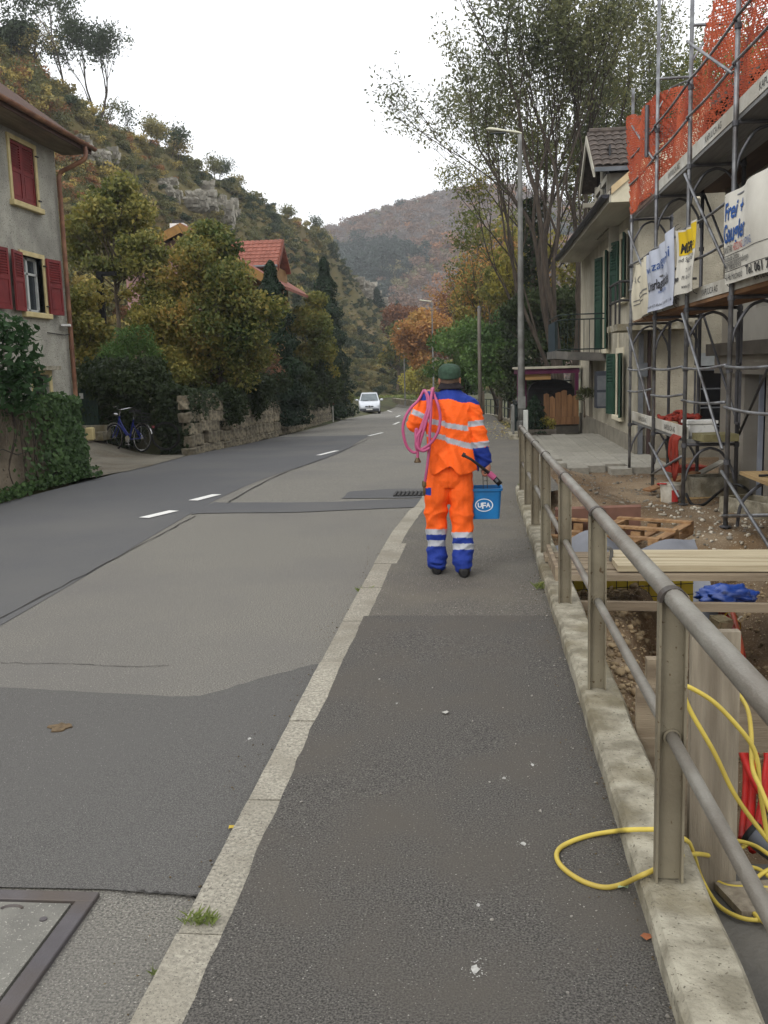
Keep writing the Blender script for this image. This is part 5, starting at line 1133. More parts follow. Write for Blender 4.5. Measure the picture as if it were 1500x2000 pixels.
# bucket, blocks, planks, scraps under the scaffold
q = G(1310, 985, -.5); t = thing('builders_bucket', 'dirty white builder bucket with a red label on the dirt', 'bucket', q)
MB().lathe([(.001, 0), (.14, 0), (.165, .3), (.175, .3), (.175, .33), (.16, .33), (.15, .05), (.001, .05)], q, 20).build('body', mat('dirty_white', C(206, 202, 190), C(168, 160, 144), 6, .7), t, smooth=False)
MB().prism([q+Vector((.03+.15*math.cos(a), .15*math.sin(a)-.022, .06)) for a in (-1.9, -1.6, -1.3)]+[q+Vector((.03+.165*math.cos(a), .165*math.sin(a)-.022, .24)) for a in (-1.3, -1.6, -1.9)], (0, .01, 0)).build('label', m_inkr, t)
MB().tube(catmull([q+Vector((-.175, 0, .3)), q+Vector((-.21, -.05, .33)), q+Vector((-.1, -.17, .34))], 4), .012, 5).build('handle', m_inkr, t)
def trough(label, px, py, L, W, H, rz):
    p = G(px, py, -.5); t = thing('concrete_trough', label, 'trough', p, local=True, rz=rz, group='concrete troughs on the site')
    for a in [(-L/2, L/2, -W/2, -W/2+.06, 0, H), (-L/2, L/2, W/2-.06, W/2, 0, H), (-L/2, -L/2+.06, -W/2+.061, W/2-.061, 0, H), (L/2-.06, L/2, -W/2+.061, W/2-.061, 0, H)]: MB().box(*a).build('side', m_conc, t, bevel=.006)
    MB().box(-L/2+.061, L/2-.061, -W/2+.061, W/2-.061, .02, .1).build('bottom', m_conc, t)
trough('pale concrete trough lying by the corner of the plastered wall', 1395, 975, .9, .5, .38, .15); trough('concrete trough standing at the foot of the scaffold shelf', 1490, 1025, .5, 1.1, .34, .5)
tag(MB().tube(catmull([G(1340, 965, -.3), G(1352, 985, -.42), G(1375, 985, -.42), G(1400, 965, -.3), G(1425, 948, -.05), G(1450, 950, 0), G(1470, 970, -.2), G(1482, 1000, -.45)], 6), .022, 7).build('black_hose', m_black, smooth=True), 'black hose arching across the site at the scaffold foot', 'hose')
def loose(name, label, cat, px, py, z, sx, sy, sz, rz, m, tilt=0, group=None): p = G(px, py, z); tag(MB().cbox(p, sx, sy, sz, rz, tilt=tilt).build(name, m), label, cat, group)
loose('loose_plank', 'brown plank leaning under the low platform', 'plank', 1312, 940, -.3, 1.0, .22, .03, .4, m_deckw, -.25); loose('loose_plank', 'yellowish timber lying beside the bucket', 'plank', 1360, 975, -.45, 1.1, .1, .06, .1, MATS['new_plank'])
loose('white_board', 'white board leaning against the plastered corner', 'board', 1375, 920, -.2, .8, .2, .03, .3, m_toe, -.4); loose('blue_sheet', 'flat blue plastic sheet on the rubble', 'sheet', 1425, 1005, -.46, .42, .3, .012, .1, mat('blue_sheet', C(52, 104, 150), C(44, 90, 132), 6, .5)); loose('red_scrap', 'red plastic scrap on the dirt by the scaffold pole', 'scrap', 1448, 1035, -.44, .2, .14, .01, .5, m_inkr)
loose('red_scrap', 'red tarp folded under the low platform', 'tarp', 1340, 915, -.35, .7, .5, .1, .2, MATS['red_net']); loose('red_toolbox', 'red plastic toolbox behind the scaffold poles', 'toolbox', 1380, 940, -.38, .6, .25, .14, .1, m_inkr)
# rubble: stones in the spoil and on the dirt
def rocks(name, P, S, m, seed=0, kind='stuff', label=None, cat=None):
    rng = np.random.RandomState(seed); t = (1+5**.5)/2
    ico = np.array([(-1, t, 0), (1, t, 0), (-1, -t, 0), (1, -t, 0), (0, -1, t), (0, 1, t), (0, -1, -t), (0, 1, -t), (t, 0, -1), (t, 0, 1), (-t, 0, -1), (-t, 0, 1)])/1.9
    fc = np.array([(0, 11, 5), (0, 5, 1), (0, 1, 7), (0, 7, 10), (0, 10, 11), (1, 5, 9), (5, 11, 4), (11, 10, 2), (10, 7, 6), (7, 1, 8), (3, 9, 4), (3, 4, 2), (3, 2, 6), (3, 6, 8), (3, 8, 9), (4, 9, 5), (2, 4, 11), (6, 2, 10), (8, 6, 7), (9, 8, 1)])
    n = len(P); V = ico[None]*(1+.35*rng.uniform(-1, 1, (n, 12, 1))); V = V*(np.array([1, .85, .65])*(1+.3*rng.uniform(-1, 1, (n, 1, 3))))
    a = rng.uniform(0, 6.28, n); c, s = np.cos(a)[:, None], np.sin(a)[:, None]; x = V[..., 0]*c-V[..., 1]*s; y = V[..., 0]*s+V[..., 1]*c; V = np.stack([x, y, V[..., 2]], -1)*S[:, None, None]+P[:, None]
    me = np_mesh(name, V.reshape(-1, 3), (fc[None]+12*np.arange(n)[:, None, None]).reshape(-1, 3)); return tag(link(name, me, m), label, cat, kind=kind)
m_rub = mat('rubble_stone', C(156, 138, 108), C(116, 98, 74), 6, .95, island=.25); rg = np.random.RandomState(11)
n = 7500; x = rg.uniform(.68, 2.9, n); y = rg.uniform(3.5, 10.6, n); keep = (rg.rand(n) < np.where(x < 1.3, 1, .5)); x, y = x[keep], y[keep]; s = .008+.03*rg.rand(len(x))**4+.006*rg.rand(len(x))
rocks('rubble', np.stack([x, y, gz(x, y)+s*.25], -1), s, m_rub, 1, label='brown rubble stones in the trench spoil', cat='rubble')
n = 1500; x = rg.uniform(.8, 4.2, n); y = rg.uniform(10.6, 19, n); s = .008+.03*rg.rand(n)**5
rocks('gravel', np.stack([x, y, gz(x, y)+s*.3], -1), s, mat('grey_gravel', C(140, 134, 122), C(108, 102, 92), 6, .95, island=.3), 2, label='loose gravel on the dirt of the building site', cat='gravel')
n = 420; x = rg.uniform(2.4, 4.2, n); y = rg.uniform(9.3, 14, n); s = .012+.03*rg.rand(n)**3
rocks('debris', np.stack([x, y, gz(x, y)+s*.2], -1), s, mat('pale_debris', C(196, 190, 176), C(150, 140, 120), 20, .9, island=.3), 6, label='pale plaster crumbs scattered under the scaffold', cat='debris')
n = 700; x = np.concatenate([rg.uniform(-.7, .47, 420), .47-.25*rg.rand(280)**2]); y = rg.uniform(1.2, 8, n); s = .0015+.0055*rg.rand(n)**5
rocks('grit', np.stack([x, y, .068+s*.3], -1), s, mat('pavement_grit', C(168, 164, 156), C(120, 114, 106), 30, .95, island=.35), 3, label='small grit scattered over the pavement', cat='grit')
n = 1500; x = np.concatenate([.475-.16*rg.rand(900)**2.2, np.zeros(600)]); y = rg.uniform(1.4, 11.5, n); x[900:] = np.array([kx(v) for v in y[900:]])-.02-.16*rg.rand(600)**2; s = .0012+.004*rg.rand(n)**3; z = np.where(np.arange(n) < 900, .067, .010)
rocks('dirt_crumbs', np.stack([x, y, z+s*.2], -1), s, mat('brown_crumbs', C(112, 98, 76), C(82, 72, 56), 40, .95, island=.35), 8, label='brown dirt crumbs gathered along the wall foot and kerb', cat='dirt')
for k, (px, py, s_) in enumerate([(1022, 1648, .010), (934, 1768, .007), (928, 1893, .014), (985, 1520, .009), (1040, 1494, .009), (775, 1374, .006), (487, 1443, .010), (1160, 1195, .009)]):
    p = G(px, py, .068 if px > 600 else .01); rr = random.Random(k); pts = [(p.x+s_*rr.uniform(.5, 1.1)*math.cos(a), p.y+1.6*s_*rr.uniform(.5, 1.1)*math.sin(a), p.z+.005) for a in np.linspace(0, 6.28, 11)[:-1]]
    mb = MB(); mb.add([(a, b, c-.0035) for a, b, c in pts], [tuple(range(10))])
    for _ in range(26):
        a = rr.uniform(0, 6.28); q = s_*rr.uniform(1.1, 2.6); c = (p.x+q*math.cos(a), p.y+1.5*q*math.sin(a)); w = s_*rr.uniform(.06, .2); mb.add([(c[0]+w*math.cos(b), c[1]+w*math.sin(b), p.z+.0015) for b in (0, 1.2, 2.4, 3.8, 5.1)], [(0, 1, 2, 3, 4)])
    tag(mb.build('plaster_splash', mat('splash_white', C(196, 194, 188), C(150, 148, 142), 60, .9)), 'white plaster splash dried on the asphalt', 'splash', 'plaster splashes on the pavement')
p = gpx(120, 1424); mb = MB(); rr = random.Random(9); mb.prism([(p[0]+.07*rr.uniform(.5, 1.2)*math.cos(a), p[1]+.06*rr.uniform(.5, 1.2)*math.sin(a), .009) for a in np.linspace(0, 6.28, 14)[:-1]], (0, 0, .006)); tag(mb.build('mud_patch', mat('dry_mud', C(118, 100, 76), C(92, 78, 60), 30, .95, .8, 60)), 'flattened brown mud patch on the dark asphalt', 'mud')
for k, (px, py, z, c) in enumerate([(456, 1618, .012, C(186, 160, 60)), (1263, 1832, .07, C(150, 92, 60)), (1216, 1733, .072, C(132, 150, 118)), (870, 1393, .07, C(170, 168, 160))]):
    p = G(px, py, z); m = mat('fallen_leaf_%d' % k, c, rough=.7); mb = MB(); s_ = .014; mb.add([p+Vector((s_*1.4*math.cos(a+k), s_*math.sin(a+k), .006+.004*math.sin(3*a))) for a in np.linspace(0, 6.28, 8)[:-1]], [tuple(range(7))]); tag(mb.build('fallen_leaf', m), ['yellow fallen leaf against the kerb', 'brown fallen leaf beside the concrete wall', 'pale green fallen leaf by the yellow cable', 'grey paper scrap in the middle of the pavement'][k], 'leaf' if k < 3 else 'scrap')
rg2 = np.random.RandomState(5); n = 260; x = 1.05-.9*rg2.rand(n)**2; y = rg2.uniform(27, 46, n); P = np.stack([x+.02*(y-27), y, zr_np(y)+.075], -1)
tag(link('leaf_litter', leaf_mesh('leaf_litter', P, .09, rg2, up=4), leafmat('litter', [C(150, 110, 60), C(186, 140, 70), C(120, 86, 52)])), 'dry brown leaves strewn along the far pavement edge', 'leaves', kind='stuff')
# ================================================================== THE WORKER, HOSE, BUCKET, TOOL
def loft(mb, rings, n=24):
    k0 = len(mb.v)
    for c, a, b in rings:
        c, a, b = Vector(c), Vector(a), Vector(b)
        for j in range(n):
            t_ = 2*math.pi*j/n; mb.v.append(tuple(c+a*math.cos(t_)+b*math.sin(t_)))
    m = len(rings)
    for i in range(m-1):
        for j in range(n): mb.f.append((k0+i*n+j, k0+i*n+(j+1) % n, k0+(i+1)*n+(j+1) % n, k0+(i+1)*n+j)); mb.m.append(0)
    mb.f.append(tuple(k0+j for j in reversed(range(n)))); mb.m.append(0); mb.f.append(tuple(k0+(m-1)*n+j for j in range(n))); mb.m.append(0)
def ball(mb, c, r, n=12, sc=(1, 1, 1)):
    prof = [(math.sin(math.pi*k/8), -math.cos(math.pi*k/8)) for k in range(9)]; c = Vector(c); k0 = len(mb.v)
    for s, h in prof:
        for j in range(n): a = 2*math.pi*j/n; mb.v.append((c.x+r*sc[0]*max(s, .01)*math.cos(a), c.y+r*sc[1]*max(s, .01)*math.sin(a), c.z+r*sc[2]*h))
    for i in range(8):
        for j in range(n): mb.f.append((k0+i*n+j, k0+i*n+(j+1) % n, k0+(i+1)*n+(j+1) % n, k0+(i+1)*n+j)); mb.m.append(0)
    mb.f.append(tuple(k0+j for j in reversed(range(n)))); mb.m.append(0); mb.f.append(tuple(k0+8*n+j for j in range(n))); mb.m.append(0)
def limb(mb, pts, radii, n=14):
    C_ = catmull(pts, 5); R = np.interp(np.linspace(0, 1, len(C_)), np.linspace(0, 1, len(radii)), radii); mb.tube(C_, list(R), n)
    ball(mb, pts[0], radii[0], 12); ball(mb, pts[-1], radii[-1], 12)
def remesh(mb, vox, it=4):
    me = mb.me('tmp'); o = bpy.data.objects.new('tmp', me); COL.objects.link(o)
    r = o.modifiers.new('r', 'REMESH'); r.mode = 'VOXEL'; r.voxel_size = vox
    s = o.modifiers.new('s', 'SMOOTH'); s.iterations = it; s.factor = .5
    dg = bpy.context.evaluated_depsgraph_get(); out = bpy.data.meshes.new_from_object(o.evaluated_get(dg)); bpy.data.objects.remove(o); bpy.data.meshes.remove(me)
    out.materials.clear(); return out
def project(P):
    c = (np.asarray(P)-CO) @ CM; return 750-F*c[:, 0]/c[:, 2], 1000+F*c[:, 1]/c[:, 2]
def verts_np(me):
    V = np.zeros(len(me.vertices)*3); me.vertices.foreach_get('co', V); N = np.zeros(len(me.vertices)*3); me.vertices.foreach_get('normal', N); return V.reshape(-1, 3), N.reshape(-1, 3)
def paint(me, col):
    a = me.color_attributes.new('Col', 'FLOAT_COLOR', 'POINT'); a.data.foreach_set('color', np.ascontiguousarray(col, np.float32).ravel())
def attr_mat(name, rough=.75, bump=.25, bs=60, spec=.3):
    m = bpy.data.materials.new(name); m.use_nodes = True; n = m.node_tree.nodes; l = m.node_tree.links; b = n['Principled BSDF']; b.inputs['Roughness'].default_value = rough; b.inputs['Specular IOR Level'].default_value = spec
    a = n.new('ShaderNodeVertexColor'); a.layer_name = 'Col'
    tn = n.new('ShaderNodeTexNoise'); tn.inputs['Scale'].default_value = 9; tn.inputs['Detail'].default_value = 5
    mr = n.new('ShaderNodeMapRange'); mr.inputs[3].default_value = .84; mr.inputs[4].default_value = 1.1; l.new(tn.outputs[0], mr.inputs[0])
    hv = n.new('ShaderNodeHueSaturation'); l.new(a.outputs[0], hv.inputs['Color']); l.new(mr.outputs[0], hv.inputs['Value']); l.new(hv.outputs[0], b.inputs['Base Color'])
    t2 = n.new('ShaderNodeTexNoise'); t2.inputs['Scale'].default_value = bs; bp_ = n.new('ShaderNodeBump'); bp_.inputs['Strength'].default_value = bump; bp_.inputs['Distance'].default_value = .012; l.new(t2.outputs[0], bp_.inputs['Height']); l.new(bp_.outputs[0], b.inputs['Normal'])
    return m
YM = 7.42
def Q(px, py, dy=0.): return YP(px, py, YM+dy)
ORG, BLU, GRY = C(255, 100, 24), C(30, 54, 138), C(176, 178, 184)
ORG = (1.0, .135, .012, 1)
man = thing('person', 'worker seen from behind in orange and blue high visibility clothing and green cap', 'person', (Q(880, 1116).x, YM, .065))
# -- body: one continuous skin
sk = MB()
hc = Q(878, 741); ball(sk, hc+Vector((0, .01, .015)), .085, 16, (.86, 1.08, 1.18)); ball(sk, hc+Vector((0, .055, -.055)), .055, 12, (.95, 1.0, 1.0))
sk.tube([hc+Vector((0, .1, .01)), hc+Vector((0, .125, -.03)), hc+Vector((0, .1, -.04))], [.012, .02, .012], 8)
for s in (-1, 1): ball(sk, hc+Vector((s*.078, .012, -.012)), .03, 10, (.35, .6, 1.1))
limb(sk, [hc+Vector((0, -.005, -.05)), Q(879, 762), Q(880, 800)], [.056, .054, .06]); limb(sk, [Q(880, 800), Q(880, 840), Q(878, 905), Q(878, 925)], [.08, .1, .1, .08])
armR = [Q(919, 790), Q(938, 850, -.02), Q(949, 905, .0)]; armL = [Q(840, 783), Q(815, 830, -.03), Q(825, 800, .2), Q(840, 778, .26)]
limb(sk, [Q(880, 802)]+armR, [.05, .042, .04, .028]); limb(sk, [Q(880, 802)]+armL, [.05, .042, .04, .036, .026])
limb(sk, [Q(878, 915), Q(858, 945), Q(850, 1012, .03), Q(853, 1102, .03)], [.07, .06, .05, .04]); limb(sk, [Q(878, 915), Q(900, 945), Q(902, 1020, .0), Q(906, 1108, -.08)], [.07, .06, .05, .04])
hw = Q(950, 908); palm = Q(951, 916); limb(sk, [hw, Q(951, 912), palm], [.027, .032, .03])
grip = Q(949, 926)
for k, (dy, L) in enumerate(((.035, .9), (.013, 1.), (-.009, .96), (-.03, .8))):
    b0 = palm+Vector((-.004, dy, -.008)); limb(sk, [b0, b0+Vector((.012, 0, -.028*L)), b0+Vector((-.006, 0, -.046*L)), b0+Vector((-.026, 0, -.036*L)), b0+Vector((-.028, 0, -.016*L))], [.0115, .0108, .0102, .0095, .0085], 8)
limb(sk, [palm+Vector((-.02, .03, .01)), palm+Vector((-.034, .035, -.012)), palm+Vector((-.034, .016, -.034))], [.013, .012, .0095], 8)
hl = armL[-1]; ball(sk, hl+Vector((.0, .0, .02)), .032, 12, (1, .8, 1.2))
for k in range(4): b0 = hl+Vector((.02-.013*k, -.01, .05)); limb(sk, [b0, b0+Vector((0, -.03, .012)), b0+Vector((0, -.05, -.006)), b0+Vector((0, -.04, -.028))], [.0115, .011, .01, .0085], 8)
limb(sk, [hl+Vector((.028, 0, .02)), hl+Vector((.035, -.025, .028)), hl+Vector((.02, -.045, .02))], [.013, .012, .0095], 8)
me = remesh(sk, .0055, 2); V, N = verts_np(me); px, py = project(V)
col = np.tile(np.array(C(168, 116, 92)), (len(V), 1)); hair = np.array(C(104, 86, 72))
hm = (np.linalg.norm(V-np.array(hc), axis=1) < .13) & (V[:, 1] < hc.y+.035) & (V[:, 2] > hc.z-.04) & (np.abs(V[:, 0]-hc.x) < .072); col[hm] = hair
paint(me, col); body = link('body', me, attr_mat('skin', .55, .1, 120), man, smooth=True)
for s in (-1, 1): e = MB(); ball(e, hc+Vector((s*.03, .088, .012)), .012, 10); e.build('eye', m_white, man, smooth=True)
MB().tube([hc+Vector((-.022, .098, -.068)), hc+Vector((0, .104, -.07)), hc+Vector((.022, .098, -.068))], .005, 6).build('mouth', m_red, man)
# -- hair fringe below the cap
rgm = np.random.RandomState(4); hb_ = MB()
for k in range(170):
    a = rgm.uniform(math.pi*.98, math.pi*2.02); z = rgm.uniform(-.03, .03); p = hc+Vector((.064*math.cos(a), .016+.08*math.sin(a), z+.008)); hb_.tube([p, p+Vector((.003*math.cos(a), .002*math.sin(a), -.014)), p+Vector((-.004*math.cos(a), -.004*math.sin(a), -.028))], [.005, .0045, .001], 4, caps=False)
hb_.build('hair', mat('grey_brown_hair', C(112, 94, 80), C(80, 66, 58), 30, .7), man, smooth=True)
# -- cap
cp_ = MB(); cz = hc.z+.03; rings = []
for h, r in ((-.022, 1.0), (.0, 1.035), (.03, 1.03), (.055, .95), (.072, .78), (.082, .5), (.086, .12)): c = Vector((hc.x, hc.y+.008, cz+h+.004)); rings.append((c, (.084*r, 0, 0), (0, .102*r, .012*r)))
loft(cp_, rings, 28); me = remesh(cp_, .005, 2); V, N = verts_np(me); d = np.array([.003*mnoise.fractal(Vector(v)*14, 1, 2, 3) for v in V]); me.vertices.foreach_set('co', (V+N*d[:, None]).ravel())
cap = link('cap', me, mat('green_cap', C(56, 78, 62), C(44, 62, 50), 30, .9, .4, 90), man, smooth=True)
MB().prism([hc+Vector((.07*math.cos(a), .09+.075*math.sin(a), .018-.02*math.sin(a))) for a in np.linspace(0, math.pi, 9)], (0, 0, .006)).build('peak', MATS['green_cap'], cap)
# -- jacket
jk = MB(); X = Vector((1, 0, 0)); Yv = Vector((0, 1, 0)); J = [(885, 919, .196, .172), (884, 900, .194, .165), (882, 870, .187, .148), (881, 835, .190, .15), (880, 808, .188, .145), (880, 790, .176, .128), (880, 777, .15, .11), (880, 768, .11, .09), (880, 760, .075, .075)]
loft(jk, [(Q(a, b), X*w+Vector((0, 0, -.0)), Yv*dd) for a, b, w, dd in J], 30)
limb(jk, [Q(866, 786)]+[Q(838, 786), Q(813, 829, -.03), Q(822, 806, .16), Q(830, 795, .22)], [.085, .074, .072, .062, .05])
limb(jk, [Q(896, 790), Q(918, 797), Q(933, 850, -.02), Q(946, 898, -.0)], [.085, .076, .072, .056])
me = remesh(jk, .006, 5); V, N = verts_np(me); px, py = project(V)
arm_r = (px > 912+.05*(py-790)) & (px > 905+.22*(py-800)) & (py > 770); arm_l = (px < 838-.0*(py-800)) & (py < 848)
d = []
for v, ax, ay, R_, L_ in zip(V, px, py, arm_r, arm_l):
    q = Vector(v)
    if R_ or L_: w = mnoise.fractal(Vector((q.x*6, q.y*6, q.z*22)), 1, 2, 3)*.007-abs(mnoise.noise(Vector((q.x*5, q.y*4, q.z*15+q.x*10))))*.024
    else: w = mnoise.fractal(Vector((q.x*11, q.y*7, q.z*4.5)), .9, 2, 2)*.006-abs(mnoise.noise(Vector((q.x*7+q.z*2.2, 3, q.z*2.8))))*.030-abs(mnoise.noise(Vector((q.x*11-q.z*7, 7, q.z*5))))*.010+max(0, (ay-890)/30)*.012*math.sin(q.x*38+1)+.004*math.sin(q.x*70+q.z*20)*max(0, (ay-860)/50)
    d.append(w+.009)
V2 = V+N*np.array(d)[:, None]
fl = np.clip((py-870)/45, 0, 1)*(~arm_r)*(~arm_l); V2[:, 2] += fl*(.022*np.sin(V[:, 0]*24+.8)+.02*np.exp(-((px-880)/9)**2))
seam_ = np.exp(-((px-(868+.08*(py-820)))/3.)**2)*((py > 800) & (V[:, 1] < YM)); V2 -= N*(seam_*.006)[:, None]
me.vertices.foreach_set('co', V2.ravel())
col = np.tile(np.array(ORG), (len(V), 1)); yo = 777+.11*(px-835)+2.*np.sin(px*.12)
yo = np.where((px > 918), yo+1.5*np.clip((px-918), 0, 12)*.25, yo); yo = np.where(px < 836, 782, yo)
col[py < yo] = BLU
s1 = 826+.15*(px-840); s2 = 851+.26*(px-840); step = np.where(px > 868+.08*(py-820), 0, -3)
tor = ~(arm_r | arm_l); col[tor & (np.abs(py-s1-step) < 5.2)] = GRY; col[tor & (np.abs(py-s2-step) < 5.4)] = GRY
sr = py+.12*(px-930); col[arm_r & (np.abs(sr-827) < 5.5)] = GRY; col[arm_r & (np.abs(sr-869) < 5.8)] = GRY; col[arm_r & (sr > 875)] = BLU
sl_ = py-.45*(px-815); col[arm_l & (np.abs(sl_-808) < 5.5) & (V[:, 1] < YM+.05)] = GRY; col[arm_l & (V[:, 1] > YM+.17)] = BLU
col[tor & (px < 845) & (py > 856) & (py < 905) & (V[:, 1] > YM-.03)] = BLU
m_cloth = attr_mat('hi_vis_cloth', .75, .35, 40); paint(me, col); link('jacket', me, m_cloth, man, smooth=True)
cl = MB(); cr_ = []
for h, r in ((-.012, .1), (.0, .094), (.012, .085), (.03, .075), (.038, .068)): cr_.append((Q(879, 757)+Vector((0, .0, h)), X*r*1.05, Yv*r*.95))
loft(cl, cr_, 24); link('collar', remesh(cl, .006, 2), mat('dark_collar', C(40, 34, 38), C(32, 28, 32), 30, .9, .4, 80), man, smooth=True)
# -- trousers
tr = MB(); loft(tr, [(Q(877, 902), X*.155, Yv*.11), (Q(877, 922), X*.178, Yv*.122), (Q(877, 936), X*.184, Yv*.118), (Q(877, 950), X*.172, Yv*.095)], 26)
limb(tr, [Q(856, 930), Q(854, 962, .0), Q(851, 1010, .03), Q(854, 1060, .035), Q(854, 1096, .02)], [.1, .1, .086, .075, .079]); limb(tr, [Q(899, 930), Q(900, 962), Q(902, 1015, .0), Q(904, 1068, -.04), Q(905, 1098, -.07)], [.1, .1, .085, .073, .08])
me = remesh(tr, .006, 5); V, N = verts_np(me); px, py = project(V); d = []
for v, ay in zip(V, py):
    q = Vector(v); low = max(0, (ay-1060)/50); w = mnoise.fractal(Vector((q.x*5, q.y*5, q.z*13+q.x*8)), 1, 2, 2)*.007-abs(mnoise.noise(Vector((q.x*5+q.z*4, q.y*5, q.z*9-q.x*7))))*.03+mnoise.noise(Vector((q.x*14, q.y*9, q.z*5)))*.006+low*.009*math.sin(q.z*115+3*mnoise.noise(q*12))*mnoise.noise(q*7+Vector((3, 1, 0)))*1.8
    d.append(w)
d = (np.array(d)+.011)*(.35+.65*np.clip((py-950)/55, 0, 1)); V2 = V+N*d[:, None]; sg = np.exp(-((px-877)/2.2)**2)*((py < 955) & (V[:, 1] < YM)); V2 += np.array([0, 1, 0])*(sg*.005)[:, None]; me.vertices.foreach_set('co', V2.ravel())
col = np.tile(np.array(ORG)*np.array([.93, .93, .93, 1]), (len(V), 1)); left = px < 879
pyy = np.where(left, py, py-6.5); col[(pyy > 1033) & (pyy < 1044)] = GRY; col[(pyy >= 1044)] = BLU; col[(pyy > 1055) & (pyy < 1067)] = GRY
col[left & (px < 842) & (py > 953) & (py < 967)] = BLU; col[(py < 912) & (np.abs(px-874) < 14)] = BLU
paint(me, col); link('trousers', me, m_cloth, man, smooth=True)
# -- boots
for a, dy, lift in (((854, 1108), .05, .0), ((907, 1117), -.075, .0)):
    p = Q(a[0], a[1], dy); z0 = .066; b_ = MB(); x = p.x; y = p.y
    loft(b_, [((x, y-.085, z0+.03), X*.03, Vector((0, 0, .028))), ((x, y-.06, z0+.045), X*.043, Vector((0, 0, .045))), ((x, y, z0+.06), X*.045, Vector((0, 0, .06))), ((x, y+.08, z0+.045), X*.05, Vector((0, 0, .045))), ((x+.005, y+.17, z0+.032), X*.048, Vector((0, 0, .032))), ((x+.005, y+.205, z0+.025), X*.03, Vector((0, 0, .022)))], 16)
    b_.tube([(x, y-.01, z0+.05), (x, y-.01, z0+.1)], .04, 14); bo_ = link('boot', remesh(b_, .006, 3), mat('black_boot', C(28, 27, 27), C(38, 36, 34), 12, .6), man, smooth=True)
    MB().prism([(x+.05*math.cos(t_)*(1 if math.sin(t_) > 0 else .85), y+.055+.15*math.sin(t_), z0-.001) for t_ in np.linspace(0, 2*math.pi, 17)[:-1]], (0, 0, .018)).build('sole', m_black, bo_)
# -- pink hose over the left shoulder
m_hose = mat('pink_hose', C(186, 94, 130), C(164, 78, 114), 8, .5, .2, 60, c3=C(168, 74, 112), scale3=3); m_brass = mat('brass', C(112, 92, 66), C(80, 66, 50), 12, .45, metal=.6)
def ck(pts, dy0): return [Q(740+x/3.92, 650+y/3.92, dd+dy0) for x, y, dd in pts]
t = thing('hose', 'coiled pink water hose slung over the worker shoulder', 'hose', Q(830, 820, -.2)); ho = -.09
runs = [[(418, 425, .05), (405, 470, -.05), (385, 600, -.10), (345, 740, -.12), (318, 830, -.12), (300, 900, -.12), (296, 975, -.12)],
        [(412, 425, .05), (400, 500, -.07), (398, 620, -.1), (390, 760, -.12), (388, 860, -.12), (375, 980, -.11), (362, 1080, -.10), (350, 1150, -.09)],
        [(405, 430, .08), (425, 480, -.03), (455, 560, -.09), (470, 650, -.1), (455, 750, -.12), (410, 830, -.13), (350, 880, -.13), (310, 890, -.13), (300, 840, -.13), (318, 740, -.12), (355, 640, -.1), (385, 540, -.08), (375, 480, -.03), (350, 445, .05)],
        [(352, 440, .06), (370, 490, -.03), (375, 560, -.08), (360, 650, -.1), (325, 740, -.12), (290, 800, -.13), (285, 870, -.13), (300, 900, -.12), (310, 850, -.12), (300, 760, -.11), (285, 740, -.11), (283, 800, -.12), (300, 880, -.14), (340, 905, -.14), (390, 880, -.14)],
        [(345, 440, .1), (300, 520, .02), (250, 570, -.06), (205, 640, -.1), (184, 720, -.11), (192, 800, -.11), (215, 870, -.11), (255, 912, -.11), (290, 910, -.12), (302, 860, -.12), (306, 800, -.12), (320, 735, -.12)]]
for r_ in runs: MB().tube(catmull(ck(r_, ho), 8), .0112, 10).build('hose_run', m_hose, t, smooth=True)
e = ck([(296, 985, -.12)], ho)[0]; MB().lathe([(.012, .03), (.02, .012), (.027, 0), (.027, -.008), (.001, -.008)], e, 12).build('coupling', m_brass, t)
e = ck([(347, 1165, -.09)], ho)[0]; MB().lathe([(.014, .03), (.017, .015), (.017, -.01), (.009, -.02), (.012, -.05), (.007, -.085), (.001, -.085)], e, 12).build('nozzle', m_brass, t)
# -- bucket in the right hand
by = YM-.02; bq = lambda x, y: YP(x, y, by)
tl, tr_, bl, br = bq(917, 955), bq(981, 955), bq(921, 1015), bq(976, 1015); t = thing('bucket', 'blue square plastic bucket with white oval emblem in the worker hand', 'bucket', ((bl.x+br.x)/2, by, bl.z)); m_buck = mat('blue_bucket', C(32, 118, 178), C(26, 100, 158), 4, .45, .1, 30, c3=C(40, 96, 140), scale3=3)
def rrect(cx, cy, a, b, z, k=5, rad=.03):
    P = []
    for sx, sy, a0 in ((1, 1, 0), (-1, 1, 90), (-1, -1, 180), (1, -1, 270)):
        for i in range(k+1): t_ = math.radians(a0+90*i/k); P.append((cx+sx*(a-rad)+rad*math.cos(t_), cy+sy*(b-rad)+rad*math.sin(t_), z))
    return P
cx0, cx1 = (tl.x+tr_.x)/2, (bl.x+br.x)/2; at_, ab = (tr_.x-tl.x)/2, (br.x-bl.x)/2; cy = by+.12
R = [rrect(cx1, cy, ab, .1, bl.z), rrect(cx0, cy, at_-.006, .115, tl.z-.02), rrect(cx0, cy, at_+.004, .125, tl.z-.02), rrect(cx0, cy, at_+.004, .125, tl.z), rrect(cx0, cy, at_-.008, .113, tl.z), rrect(cx1, cy, ab-.006, .094, bl.z+.01)]
mb = MB(); n = len(R[0]); 
for r_ in R: mb.v += r_
for i in range(len(R)-1): mb.f += [(i*n+j, i*n+(j+1) % n, i*n+n+(j+1) % n, i*n+n+j) for j in range(n)]; mb.m += [0]*n
mb.f += [tuple(reversed(range(n))), tuple((len(R)-1)*n+j for j in range(n))]; mb.m += [0, 0]; mb.build('shell', m_buck, t)
lc_ = bq(945.5, 987); fy_ = lambda z: cy-.1-(z-bl.z)/(tl.z-bl.z)*.0155-.0025
def ofn(u, v): z = lc_.z+v; return Vector((lc_.x+u, fy_(z), z))
ring = MB(); k = 40; V = []
